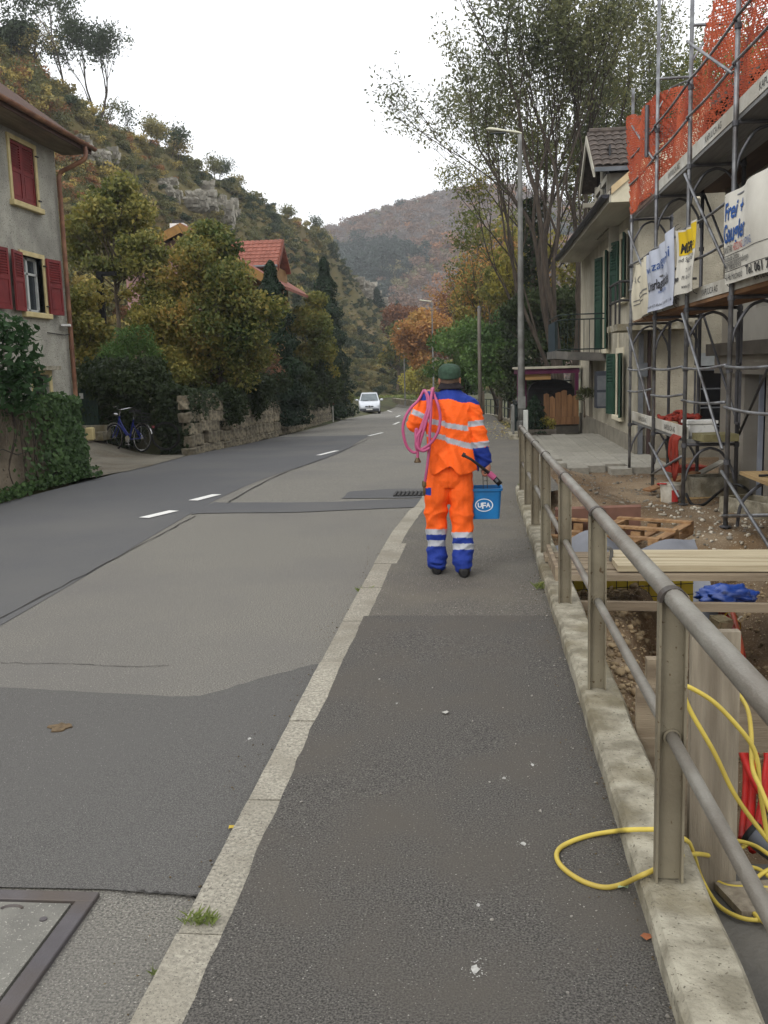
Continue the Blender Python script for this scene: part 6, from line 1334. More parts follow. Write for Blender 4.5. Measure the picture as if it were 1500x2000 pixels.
for rr_ in (1., .88): V += [ofn(.071*rr_*math.cos(a), .052*rr_*math.sin(a)) for a in np.linspace(0, 2*math.pi, k+1)[:-1]]
ring.add(V, [(i, (i+1) % k, k+(i+1) % k, k+i) for i in range(k)]); m_sil = mat('white_print', C(214, 220, 222), rough=.6); ring.build('emblem_ring', m_sil, t)
for ch, u0, sz, w in (('U', -.05, .05, .033), ('F', -.017, .068, .032), ('A', .014, .05, .036)): text_on(ch, sz, lambda a, b, u0=u0, ch=ch: ofn(u0+a, b-(.017 if ch != 'F' else .027)), m_sil, t, fit=w, bold=.002)
for x in (944, 952): MB().tube([bq(x, 956)+Vector((0, .02, 0)), bq(x-.5, 940)+Vector((0, .02, 0)), bq(x-1, 925)+Vector((0, .0, 0))], .0028, 6).build('handle_wire', m_iron, t)
MB().tube([bq(943, 925), bq(951, 925)], .006, 8).build('grip', m_black, t); MB().tube([bq(945, 940)+Vector((0, .02, 0)), bq(951, 939)+Vector((0, .02, 0))], .002, 5).build('handle_tie', m_iron, t)
# -- tool held with the bucket
t = thing('pipe_tool', 'dark bar tool with a pink taped grip held with the bucket', 'tool', Q(945, 918, -.05)); tq = lambda x, y, d=-.21: Q(x, y, d)
MB().tube([tq(905, 889), tq(920, 897), tq(940, 912, -.1), tq(955, 924, -.06)], [.012, .01, .011, .013], 10).build('bar', m_iron, t, smooth=True); MB().tube([tq(903, 887), tq(908, 890)], .017, 10).build('head', m_iron, t)
MB().tube([tq(955, 924, -.06), tq(966, 934, -.06)], .024, 12).build('taped_grip', m_hose, t); MB().tube([tq(964, 932, -.06), tq(977, 946, -.06)], .022, 12).build('handle', m_black, t, smooth=True); MB().tube([tq(968, 936, -.085), tq(972, 941, -.085)], .012, 8).build('label', m_zinc, t)
# ================================================================== OPPOSING CAR
cpos = YP(722, 802, 80); cpos.z = zr(80)
t = thing('minivan', 'silver minivan driving towards the viewer on the far road', 'car', cpos, local=True, rz=math.radians(6))
m_sil2 = mat('silver_paint', C(206, 210, 216), C(196, 200, 206), 3, .3, metal=.35, coat=.6); m_bump = mat('bumper_grey', C(70, 72, 76), C(60, 62, 66), 5, .6); m_lens = mat('headlamp_lens', C(224, 228, 232), rough=.15, spec=.8)
S = [(-2.35, .62, .34, .62), (-2.28, .80, .28, .80), (-2.1, .86, .24, .92), (-1.6, .89, .22, 1.05), (-1.25, .9, .22, 1.12), (-.6, .9, .22, 1.14), (.8, .9, .22, 1.14), (2.0, .89, .24, 1.12), (2.28, .84, .3, 1.05)]
def sect(y, w, zb, zt, n=5):
    r = .1; P = []
    for sx, sz, a0 in ((1, 1, 0), (-1, 1, 90), (-1, -1, 180), (1, -1, 270)):
        for i in range(n): a = math.radians(a0+90*i/(n-1)); P.append((sx*(w-r)+r*math.cos(a), y, ((zt if sz > 0 else zb)-sz*r)+r*math.sin(a)))
    return P
def loft2(S, name, m, par, inset=1):
    mb = MB(); R = [sect(*s) for s in S]; n = len(R[0])
    for r_ in R: mb.v += r_
    for i in range(len(R)-1): mb.f += [(i*n+j, i*n+n+j, i*n+n+(j+1) % n, i*n+(j+1) % n) for j in range(n)]; mb.m += [0]*n
    mb.f += [tuple(range(n)), tuple((len(R)-1)*n+j for j in reversed(range(n)))]; mb.m += [0, 0]; return mb.build(name, m, par, smooth=False)
loft2(S, 'body', m_sil2, t)
cab = MB(); lo = [(-.84, -1.3), (.84, -1.3), (.84, 2.1), (-.84, 2.1)]; hi_ = [(-.66, -.35), (.66, -.35), (.68, 1.9), (-.68, 1.9)]
cab.add([(x, y, 1.08) for x, y in lo]+[(x, y, 1.70) for x, y in hi_]+[(x*.9, y*.96+.02, 1.75) for x, y in hi_], [(0, 1, 5, 4), (1, 2, 6, 5), (2, 3, 7, 6), (3, 0, 4, 7), (4, 5, 9, 8), (5, 6, 10, 9), (6, 7, 11, 10), (7, 4, 8, 11), (8, 9, 10, 11)]); cab.build('cabin', m_sil2, t)
gl_ = mat('car_glass', C(96, 108, 112), C(70, 80, 84), 1.2, .08, spec=.8)
MB().add([(-.74, -1.24, 1.125), (.74, -1.24, 1.125), (.60, -.43, 1.66), (-.60, -.43, 1.66)], [(0, 1, 2, 3)]).build('windscreen', gl_, t)
ws = bpy.data.objects[[o.name for o in t.children if o.name.startswith('windscreen')][0]]; ws.location = (0, -.015, .012)
for s in (-1, 1):
    MB().add([(s*.845, -1.0, 1.14), (s*.845, 1.9, 1.14), (s*.70, 1.75, 1.62), (s*.69, -.3, 1.62)], [(0, 1, 2, 3)]).build('side_window', gl_, t)
    w = MB().lathe([(.14, -.11), (.31, -.11), (.33, -.08), (.33, .08), (.31, .11), (.14, .11)], (s*.8, -1.45, .33), 20, axis='X').build('wheel', m_tyre, t); MB().lathe([(.001, .1), (.2, .1), (.2, -.1), (.001, -.1)], (s*.81, -1.45, .33), 14, axis='X').build('rim', m_chrome, w)
    w = MB().lathe([(.14, -.11), (.31, -.11), (.33, -.08), (.33, .08), (.31, .11), (.14, .11)], (s*.8, 1.4, .33), 20, axis='X').build('wheel', m_tyre, t); MB().lathe([(.001, .1), (.2, .1), (.2, -.1), (.001, -.1)], (s*.81, 1.4, .33), 14, axis='X').build('rim', m_chrome, w)
    MB().prism([(s*.36, -2.3, .62), (s*.8, -2.18, .62), (s*.84, -2.08, .80), (s*.42, -2.24, .80)], (0, -.05, 0)).build('headlight', m_lens, t)
    mi = MB(); ball(mi, (s*1.03, -.95, 1.18), .13, 12, (1, .55, .7)); mi.tube([(s*.86, -.95, 1.12), (s*.95, -.95, 1.15)], .03, 6); mi.build('mirror', m_sil2, t, smooth=True)
    MB().prism([(s*.12, -2.36, .64), (s*.34, -2.33, .64), (s*.34, -2.33, .73), (s*.12, -2.36, .73)], (0, -.03, 0)).build('grille', m_black, t)
MB().box(-.8, .8, -2.40, -2.2, .26, .52).build('bumper', m_bump, t, bevel=.05); MB().box(-.5, .5, -2.415, -2.402, .28, .37).build('air_intake', m_black, t); MB().box(-.26, .26, -2.42, -2.403, .4, .5).build('number_plate', m_white, t)
em = MB(); em.lathe([(.001, -.02), (.09, -.02), (.1, 0), (.1, .02)], (0, -2.4, .69), 18, axis='Y'); em.build('emblem', m_chrome, t)
for k in (-1, 0, 1): MB().cbox((0, -2.425, .69+.035*k), .1, .008, .018, 0, tilt=.35).build('emblem_bar', m_iron, t)
MB().tube([(-.5, -1.28, 1.13), (-.1, -1.22, 1.18)], .012, 5).build('wiper', m_black, t); MB().tube([(.1, -1.28, 1.13), (.5, -1.22, 1.18)], .012, 5).build('wiper', m_black, t)
# ================================================================== VEGETATION
m_bark = mat('bark', C(112, 100, 84), C(80, 70, 60), 4, .95, .6, 20, stretch=(3, 3, .5)); m_barkd = mat('dark_bark', C(84, 74, 64), C(60, 53, 47), 4, .95, .5, 20, stretch=(3, 3, .5))
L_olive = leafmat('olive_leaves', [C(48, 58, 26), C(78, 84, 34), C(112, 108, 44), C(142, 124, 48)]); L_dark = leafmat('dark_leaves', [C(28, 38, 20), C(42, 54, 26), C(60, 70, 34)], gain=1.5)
L_maple = leafmat('maple_leaves', [C(40, 54, 24), C(60, 74, 30), C(92, 94, 38), C(122, 110, 42), C(158, 120, 48)], scale=.4); L_yel = leafmat('yellow_leaves', [C(84, 86, 32), C(128, 118, 38), C(168, 144, 46), C(182, 150, 52)])
L_yelg = leafmat('yellow_green_leaves', [C(52, 64, 28), C(74, 84, 34), C(104, 104, 42), C(142, 128, 50)]); L_green = leafmat('green_leaves', [C(44, 66, 30), C(64, 90, 38), C(88, 112, 48)]); L_orange = leafmat('orange_leaves', [C(104, 70, 34), C(140, 94, 40), C(166, 118, 48), C(130, 104, 46)]); L_brown = leafmat('brown_leaves', [C(72, 48, 34), C(104, 66, 40), C(128, 84, 46)])
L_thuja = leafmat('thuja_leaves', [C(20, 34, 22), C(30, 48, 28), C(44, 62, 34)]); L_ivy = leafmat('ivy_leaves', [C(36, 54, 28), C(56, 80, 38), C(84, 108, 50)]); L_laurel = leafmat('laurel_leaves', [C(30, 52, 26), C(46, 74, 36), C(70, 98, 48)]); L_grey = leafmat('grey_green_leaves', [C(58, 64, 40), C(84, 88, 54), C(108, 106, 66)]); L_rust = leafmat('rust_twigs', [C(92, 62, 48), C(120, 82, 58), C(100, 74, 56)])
def clump_pts(rng, c, r, n, shell=.55):
    d = rng.normal(size=(n, 3)); d /= np.linalg.norm(d, axis=1)[:, None]; q = (shell+(1-shell)*rng.rand(n))**(.8)
    return np.array(c)+d*q[:, None]*np.array(r)
def tree(name, label, base, clumps, lm, n, leaf, seed, trunk=.14, bark=None, cat='tree', group=None, trunk_top=None, asp=.6, up=.3, shell=.35, limbs=True, stem=None):
    """clumps: (x,y,z,rx,ry,rz) world; tapered trunk, a limb to every clump, twigs, one leaf face per leaf"""
    rng = np.random.RandomState(seed); base = Vector(base); t = thing(name, label, cat, base, group)
    cs = np.array(clumps, float); vol = (cs[:, 3]*cs[:, 4]*cs[:, 5])**(2/3.); cnt = np.maximum(20, (n*vol/vol.sum())).astype(int); P = []
    tt = Vector(trunk_top) if trunk_top else Vector((cs[:, 0].mean(), cs[:, 1].mean(), np.percentile(cs[:, 2], 70)))
    mb = MB()
    if trunk:
        k = 7; tp = [base.lerp(tt, i/k)+Vector((rng.uniform(-1, 1), rng.uniform(-1, 1), 0))*trunk*.5*(0 < i < k) for i in range(k+1)]; tp[0].z -= .2
        mb.tube(tp, [trunk*(1-.8*i/k)*(1.35 if i == 0 else 1) for i in range(k+1)], 9)
    for (x, y, z, a, b, c), m_ in zip(cs, cnt):
        P.append(clump_pts(rng, (x, y, z), (a, b, c), m_, shell))
        if limbs and trunk:
            f = np.clip((z-c*.6-base.z)/max(.1, (tt.z-base.z))*.75, .15, .95); s = base.lerp(tt, float(f)); e = Vector((x, y, z)); mid = s.lerp(e, .5)+Vector((rng.uniform(-.1, .1), rng.uniform(-.1, .1), -.12))*(e-s).length*.6
            mb.tube(catmull([s, mid, e], 4), list(np.linspace(trunk*.42*(1-.5*f), trunk*.08, 9)), 6)
            for _ in range(5):
                q = Vector((x, y, z))+Vector(rng.normal(size=3))*Vector((a, b, c)).length*.36; mb.tube([mid.lerp(e, .5), e.lerp(q, .5), q], [trunk*.1, trunk*.06, trunk*.02], 4, caps=False)
    if trunk: mb.build('trunk' if cat == 'tree' else 'stem', bark or m_bark, t, smooth=True)
    P = np.concatenate(P); link('crown' if cat == 'tree' else 'foliage', leaf_mesh('crown', P, leaf, rng, up=up, asp=asp), lm, t); return t
def auto(rng, c, R, k, r, low=-.8):
    out = []
    while len(out) < k:
        d = rng.uniform(-1, 1, 3)
        if np.linalg.norm(d) > 1 or d[2] < low or np.linalg.norm(d) < .25: continue
        s = r*rng.uniform(.7, 1.25); out.append((c[0]+d[0]*R[0], c[1]+d[1]*R[1], c[2]+d[2]*R[2], s, s, s*.75))
    return out
def ptree(name, label, px, py, Y, hw, hh, k, r, lm, n, leaf, seed, base=None, **kw):
    """crown centre at a photo pixel at distance Y, half width/height in photo pixels"""
    c = YP(px, py, Y); m = Y/F; rng = np.random.RandomState(seed+100); bz = float(gz(c.x, Y)) if base is None else base
    return tree(name, label, (c.x, Y, bz), auto(rng, c, (hw*m, hw*m*.9, hh*m), k, r), lm, n, leaf, seed, **kw)
# recursive airy tree
def airy(name, label, base, H, seed, lm, spread=.5, levels=5, r0=.2, leaf=.16, per=7, fork=.22, stems=1, lean=(0, 0), dens=1., bark=None, leaf_from=3, group=None, droop=.25, cat='tree'):
    rng = random.Random(seed); nr = np.random.RandomState(seed); mb = MB(); LP = []; t = thing(name, label, cat, base, group)
    def grow(p, d, L, r, lv):
        k = 4; pts = [p.copy()]; q = p.copy(); dd = d.copy()
        for i in range(k):
            dd = (dd+Vector((rng.gauss(0, .10), rng.gauss(0, .10), rng.gauss(.02, .05)))).normalized(); q = q+dd*L/k; pts.append(q.copy())
        rr = list(np.linspace(r, r*.62, k+1)); mb.tube(pts, rr, 8 if lv == 0 else (6 if lv < 3 else 3), caps=False)
        if lv >= leaf_from:
            for i in range(1, k+1):
                for _ in range(max(1, int(per*dens*rng.random()*(1.3 if lv >= levels-1 else .5)))): LP.append(pts[i]+Vector((rng.gauss(0, leaf*1.4), rng.gauss(0, leaf*1.4), rng.gauss(-droop*leaf, leaf))))
        if lv < levels:
            n = 2 if rng.random() < .45 else 3
            if lv == 0: n = 3
            for j in range(n):
                a = rng.uniform(0, 6.28); s = spread*rng.uniform(.6, 1.3)*(1 if j else .45); x = dd.orthogonal().normalized(); y = dd.cross(x)
                nd = (dd+(x*math.cos(a)+y*math.sin(a))*s+Vector((0, 0, .06))).normalized(); grow(pts[-1] if j < 2 else pts[rng.choice((2, 3))], nd, L*rng.uniform(.66, .86), r*(.66 if j == 0 else .5), lv+1)
    for s in range(stems):
        a = 6.28*s/stems+rng.random(); d = Vector((lean[0]+.11*(stems > 1)*math.cos(a), lean[1]+.11*(stems > 1)*math.sin(a), 1)).normalized()
        grow(Vector(base)+Vector((.25*math.cos(a), .25*math.sin(a), -.2))*(stems > 1), d, H*fork*rng.uniform(.85, 1.1), r0, 0)
    mb.build('trunk', bark or m_barkd, t, smooth=True)
    if LP: link('crown', leaf_mesh('crown', np.array(LP), leaf, nr, up=.6, asp=.42), lm, t)
    return t, len(LP)
R_ = np.random.RandomState
# ---- left: laurel and ivy on the near wall
c = YP(8, 690, 13.2)
tree('laurel_bush', 'glossy green laurel bush behind the overgrown garden wall', (-7.5, 13.2, 1.0), [(c.x+.1, 13.2, c.z, .5, .6, .55), (c.x-.35, 13.0, c.z+.3, .5, .6, .5), (c.x-.2, 13.4, c.z-.5, .6, .6, .45), (c.x+.15, 13.3, c.z-.45, .42, .5, .4), (c.x-.8, 12.5, c.z+.1, .7, .7, .9), (c.x+.22, 13.1, c.z+.3, .25, .3, .25)], L_laurel, 2600, .15, 3, trunk=.05, cat='shrub', asp=.42, up=.8)
rng = R_(8); P = []
for k in range(5200):
    y = 15.6-rng.gamma(1.4, .55); z = rng.uniform(-.0, 1.45); keep = np.exp(-max(0, (15.3-y))*.75)+(.8 if z > 1.1 and y > 13.4 else 0)
    if rng.rand() < keep: P.append((-6.82+.14*rng.rand()+.05*math.sin(z*4), y+.15*rng.rand(), z*(1 if y < 15 else .95)))
for k in range(1500): P.append((rng.uniform(-7.3, -6.75), 15.45+.35*rng.rand(), 1.35*rng.rand()))
t = thing('ivy', 'thick green ivy covering the end of the garden wall', 'ivy', (-6.8, 15, 0)); link('foliage', leaf_mesh('foliage', np.array(P), .085, rng, up=.1, asp=.8, Nrm=np.tile([1., -.3, .2], (len(P), 1))), L_ivy, t)
st = MB()
for k in range(14): y = rng.uniform(13.2, 15.5); st.tube(catmull([(-6.82, y, 1.35), (-6.8, y+rng.uniform(-.3, .3), .9), (-6.81, y+rng.uniform(-.4, .4), .4), (-6.8, y, .0)], 4), .009, 4)
st.build('stem', m_barkd, t)
tag(t, group=None); P = []
for k in range(2600): y = rng.uniform(7, 15.9); P.append((-6.72+.28*rng.rand()**1.6-.12+.08*math.sin(y*2.1), y, .02+.16*rng.rand()**2))
o = link('ground_ivy', leaf_mesh('ground_ivy', np.array(P), .07, rng, up=.8, asp=.8), L_ivy); tag(o, 'low ground ivy along the foot of the garden wall', 'ground cover', kind='stuff')
tw = MB()
for k in range(40):
    y = rng.uniform(12.2, 14); tw.tube(catmull([(-6.9, y, 1.34), (-6.8, y+rng.uniform(-.2, .2), 1.2), (-6.78, y+rng.uniform(-.3, .3), rng.uniform(.7, 1.05))], 3), .004, 3, caps=False)
tag(tw.build('dry_vine', m_bark), 'dry brown vine stems hanging over the wall top', 'vine')
# ---- garden beyond the drive
def dk(name, label, px, py, Y, hw, hh, k, r, lm, n, leaf, seed, cat='shrub', **kw): return ptree(name, label, px, py, Y, hw, hh, k, r, lm, n, leaf, seed, cat=cat, trunk=kw.pop('trunk', .05), **kw)
dk('evergreen_hedge', 'dark evergreen hedge behind the parked bicycle', 222, 815, 24.2, 72, 60, 26, .45, L_dark, 14000, .1, 1, base=-.1)
dk('evergreen_hedge', 'dark ivy covered hedge beside the stone wall corner', 345, 825, 23.8, 36, 66, 24, .32, L_dark, 12000, .09, 2, base=-.2)
dk('laurel_hedge', 'deep green broad shrub filling the corner above the bicycle', 235, 745, 24.4, 95, 45, 26, .5, L_dark, 11000, .11, 21)
dk('bamboo_shrub', 'fresh green bushy shrub above the dark hedge', 262, 690, 26.2, 62, 48, 16, .45, L_green, 5600, .12, 3, asp=.3)
dk('garden_shrub', 'mixed green shrub growing beside the downpipe of the grey house', 170, 640, 27., 40, 100, 18, .5, L_olive, 6000, .13, 4)
ptree('walnut_tree', 'loose olive yellow tree behind the grey house', 215, 455, 31, 88, 115, 34, .6, L_olive, 8000, .16, 5, trunk=.1, shell=.2)
ptree('walnut_tree', 'slender yellow green young tree in front of the pink house', 285, 550, 29, 52, 110, 26, .42, L_olive, 4200, .14, 6, trunk=.06, shell=.1)
ptree('maple_tree', 'broad maple turning orange at the top in front of the pink house', 422, 625, 28.5, 118, 150, 74, .62, L_maple, 36000, .13, 7, trunk=.14)
dk('ornamental_shrub', 'orange tinted treetop rising before the pink gable', 415, 490, 28.8, 42, 58, 18, .38, L_maple, 5200, .13, 17, trunk=.07)
dk('garden_shrub', 'yellowing shrub in front of the pink wall beside the maple', 310, 640, 28, 55, 70, 20, .48, L_yelg, 7000, .12, 28)
dk('golden_shrub', 'yellow green shrub low in front of the maple', 345, 745, 27.0, 62, 58, 18, .45, L_yelg, 6500, .11, 8)
dk('rust_shrub', 'bare reddish brown twiggy shrub above the stone wall', 515, 720, 35, 34, 45, 14, .38, L_rust, 3600, .12, 9, asp=.2)
ptree('yellow_tree', 'yellow leaved small tree between the two dark conifers', 602, 680, 50, 46, 115, 36, .8, L_yelg, 16000, .19, 10, trunk=.09)
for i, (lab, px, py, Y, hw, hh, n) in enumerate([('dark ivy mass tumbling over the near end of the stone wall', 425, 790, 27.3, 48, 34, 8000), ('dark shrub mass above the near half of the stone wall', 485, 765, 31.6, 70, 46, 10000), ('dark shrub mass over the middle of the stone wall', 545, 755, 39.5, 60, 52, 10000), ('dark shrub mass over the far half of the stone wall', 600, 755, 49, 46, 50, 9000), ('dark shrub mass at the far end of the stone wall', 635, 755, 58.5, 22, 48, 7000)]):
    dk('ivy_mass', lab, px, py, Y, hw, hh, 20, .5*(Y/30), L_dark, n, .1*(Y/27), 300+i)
def conifer(name, label, px, ptop, pbot, Y, hw, n, leaf, seed, lm=None, squat=1., cat='tree', base=None):
    a, b = YP(px, ptop, Y), YP(px, pbot, Y); H = a.z-b.z; r = 1.3*hw*Y/F; rng = R_(seed); t = thing(name, label, cat, (a.x, Y, b.z))
    h = rng.rand(n)**1.25; rad = r*np.minimum(1, (1-h)**.62*1.2)*(.82+.18*np.sin(h*40))*(.55+.45*rng.rand(n)**.5); an = rng.uniform(0, 6.28, n); rad *= 1+.16*np.sin(an*5+h*9)
    P = np.stack([a.x+rad*np.cos(an), Y+rad*np.sin(an), b.z+h*H], -1); Nn = np.stack([np.cos(an), np.sin(an), 0*an+.2], -1)
    MB().tube([(a.x, Y, b.z-.3), (a.x, Y, a.z-.1*H)], [r*.14, .02], 7).build('trunk', m_barkd, t); link('crown', leaf_mesh('crown', P, leaf, rng, up=.3, asp=.45, Nrm=Nn), lm or L_thuja, t); return t
conifer('cypress', 'broad dark conifer rising behind the maple', 527, 510, 830, 37.5, 50, 16000, .155, 1); conifer('cypress', 'tall slim dark cypress column at the end of the garden', 632, 503, 815, 59, 40, 14000, .21, 2)
dk('verge_bush', 'rough brown green bush on the verge by the marker post', 668, 785, 64, 14, 26, 8, .5, L_olive, 2200, .16, 14)
rng = R_(44); P = []; Nn_ = []
for k in range(15000):
    sL = rng.rand()**1.15*cum[-1]; q, d_ = along(sL); top = hw_(sL/cum[-1]); hang = .25+.75*float(vnoise(sL*.55, 3.3, 9))+.25*float(vnoise(sL*2.3, 1.1, 4)); drop = rng.rand()**1.5*hang*.8
    if sL < 1.2 and rng.rand() < .5: drop = rng.rand()*1.3
    z = zr(q.y)+top+.12-drop; off = .08+.22*rng.rand()*(1-.5*drop); P.append((q.x-.1*(z-zr(q.y))/1.4+off-.12-(.4*rng.rand() if drop < .12 else 0), q.y+.1*rng.rand()-.1, z)); Nn_.append((1, -.5, .3))
for k in range(2600): P.append((WL[0].x-.05-.75*rng.rand(), WL[0].y-.06+.5*rng.rand()-.1*rng.rand(), zr(23)+1.7*rng.rand())); Nn_.append((-.2, -1, .3))
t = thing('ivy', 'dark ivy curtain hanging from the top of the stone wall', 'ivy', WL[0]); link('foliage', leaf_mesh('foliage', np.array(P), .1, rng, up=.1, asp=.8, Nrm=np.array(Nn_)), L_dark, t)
st = MB()
for k in range(30):
    sL = rng.rand()*cum[-1]*.8; q, d_ = along(sL); z = zr(q.y)+hw_(sL/cum[-1]); MB().tube([(q.x-.05, q.y, z), (q.x+.04, q.y+.1, z-.3), (q.x+.05, q.y+rng.uniform(-.2, .2), z-.6)], .01, 4, caps=False).build('stem', m_barkd, t)
# ---- right: pot conifer, shrub, trees behind the pergola
conifer('potted_conifer', 'small dark conifer growing in the wooden planter', 1044, 772, 846, 30.4, 24, 3600, .07, 3, cat='shrub'); dk('planter_shrub', 'little yellow green plant in the planter beside the conifer', 1070, 828, 30.3, 13, 18, 5, .16, L_yel, 700, .06, 15, base=-.4, trunk=.02)
mossp = dk('wall_plant', 'grey green bushy plant hanging from the letter box shelf', 1142, 770, 28.5, 18, 10, 6, .18, L_grey, 900, .06, 16, base=.3, trunk=.02)
nl = 0
def big(px, py, Y, *a, **k):
    p = YP(px, py, Y); z = float(gz(p.x, Y)); return airy(a[0], a[1], (p.x, Y, z), *a[2:], **k)
grp = 'tall trees behind the cream house'
big(1095, 760, 40, 'ash_tree', 'tall many stemmed ash tree with thin autumn crown behind the pergola', 21, 5, L_grey, spread=.32, levels=6, r0=.2, leaf=.17, per=8, fork=.25, stems=3, lean=(.06, 0), group=grp, leaf_from=3)
big(1045, 760, 48, 'ash_tree', 'ash tree with ivy dark trunk whose branches reach over the road', 18, 10, L_yelg, spread=.34, levels=6, r0=.2, leaf=.17, per=8, fork=.25, stems=1, group=grp, leaf_from=3)
big(1180, 760, 46, 'ash_tree', 'yellow tinged tree standing behind the tiled dormer', 22, 21, L_yelg, spread=.32, levels=6, r0=.18, leaf=.18, per=7, fork=.24, stems=2, group=grp, leaf_from=3)
big(1290, 760, 52, 'ash_tree', 'green grey tree behind the orange net and scaffold top', 27, 31, L_grey, spread=.34, levels=6, r0=.22, leaf=.2, per=7, fork=.24, stems=3, group=grp, leaf_from=3)
big(985, 770, 58, 'ash_tree', 'thin tree with sparse orange leaves left of the ash stems', 12, 43, L_orange, spread=.45, levels=5, r0=.13, leaf=.2, per=4, fork=.26, stems=2, lean=(-.08, 0), group=grp, leaf_from=3)
p = YP(1047, 600, 47.5); rng = R_(3); n = 3200; h = rng.rand(n); an = rng.uniform(0, 6.28, n); P = np.stack([p.x+.1-.35*h+(.35+.25*rng.rand(n))*np.cos(an), 47.5+(.35+.25*rng.rand(n))*np.sin(an), -1.5+11*h], -1)
t = thing('ivy', 'dark ivy column wrapped round a leaning tree trunk behind the pergola', 'ivy', (p.x, 47.5, -1.5)); MB().tube([(p.x+.1, 47.5, -2), (p.x-.25, 47.5, 9.5)], [.2, .08], 8).build('stem', m_barkd, t); link('foliage', leaf_mesh('foliage', P, .2, rng, asp=.8), L_dark, t)
g2 = 'shrubs and small trees along the far pavement'
for i, (lab, px, py, Y, hw, hh, k, r, lm, n, lf) in enumerate([
    ('fresh green leafy tree behind the pavement railing', 905, 700, 56, 62, 70, 22, .9, L_green, 7500, .22), ('green tree beside the lamp at the pergola', 975, 690, 50, 50, 85, 22, .85, L_green, 7500, .2), ('olive tree behind the timber pole', 940, 610, 62, 60, 75, 22, 1.0, L_olive, 7000, .24),
    ('dark green understorey tree behind the pergola roof', 1065, 640, 44, 70, 80, 20, .8, L_dark, 6500, .2), ('dark yellow flecked tree against the cream house end', 1125, 600, 46, 45, 130, 20, .8, L_olive, 5200, .2), ('yellow leaved tree above the pergola', 1030, 520, 52, 60, 70, 18, .8, L_yel, 2600, .22),
    ('bright orange maple beside the two far street lamps', 828, 665, 98, 42, 68, 24, 1.4, L_orange, 8500, .36), ('rust brown beech behind the orange maple', 890, 640, 112, 50, 60, 24, 1.5, L_brown, 7500, .38), ('brown beech on the slope behind the bend', 800, 630, 150, 40, 48, 20, 1.9, L_brown, 6500, .45),
    ('green bush behind the stone parapet', 870, 745, 92, 42, 32, 12, 1.1, L_olive, 3600, .3), ('yellow bush beside the far railing', 820, 745, 104, 32, 30, 12, 1.1, L_yel, 3200, .32), ('olive oak behind the far railing', 935, 560, 84, 60, 60, 26, 1.1, L_olive, 4200, .26), ('golden tree behind the far lamp', 775, 690, 128, 40, 55, 18, 1.6, L_maple, 6000, .42),
    ('yellow green sparse tree above the timber pole', 965, 480, 66, 62, 75, 26, .8, L_yelg, 3600, .22), ('olive leafy tree filling behind the tall street lamp', 1010, 590, 55, 60, 90, 26, .8, L_olive, 7000, .2), ('dark holly tree low behind the railing', 1000, 730, 46, 28, 45, 12, .6, L_dark, 3600, .17)]):
    ptree('roadside_tree', lab, px, py, Y, hw, hh, k, r, lm, n, lf, 200+i, trunk=.12 if Y < 70 else .25, group=g2)
# ---- weeds and tufts along kerb and wall
def tuft(label, p, n, h, seed, lm, spread=.04):
    rng = random.Random(seed); mb = MB()
    for k in range(n):
        a = rng.uniform(0, 6.28); b = Vector(p)+Vector((rng.uniform(-spread, spread), rng.uniform(-spread*.35, spread*.35), 0)); l = h*rng.uniform(.5, 1); d = Vector((math.cos(a)*.6, math.sin(a)*.6, 1))*l; w = Vector((-math.sin(a), math.cos(a), 0))*.0016
        mb.add([b-w, b+w, b+d*.6+w*.7, b+d+Vector((math.cos(a), math.sin(a), -.2))*l*.25], [(0, 1, 2, 3)])
    tag(mb.build('grass_tuft', lm), label, 'grass', 'weeds in the kerb joints')
L_gr = leafmat('grass_blades', [C(72, 88, 36), C(104, 116, 52), C(140, 134, 76)])
p = G(392, 1802, .06); tuft('grass tuft growing in the open kerb joint', p, 90, .045, 1, L_gr, .05); tuft('tiny grass tuft at the kerb foot near the hatch', G(306, 1905, .005), 25, .03, 2, L_gr, .015); tuft('grass tuft where the pavement asphalt changes', G(711, 1160, .01), 60, .07, 3, L_gr, .03); tuft('green weed against the concrete wall strip', G(1057, 1150, .07), 50, .07, 4, L_gr, .04); tuft('weed at the wall end by the driveway', G(1024, 955, .07), 40, .09, 5, L_gr, .05)
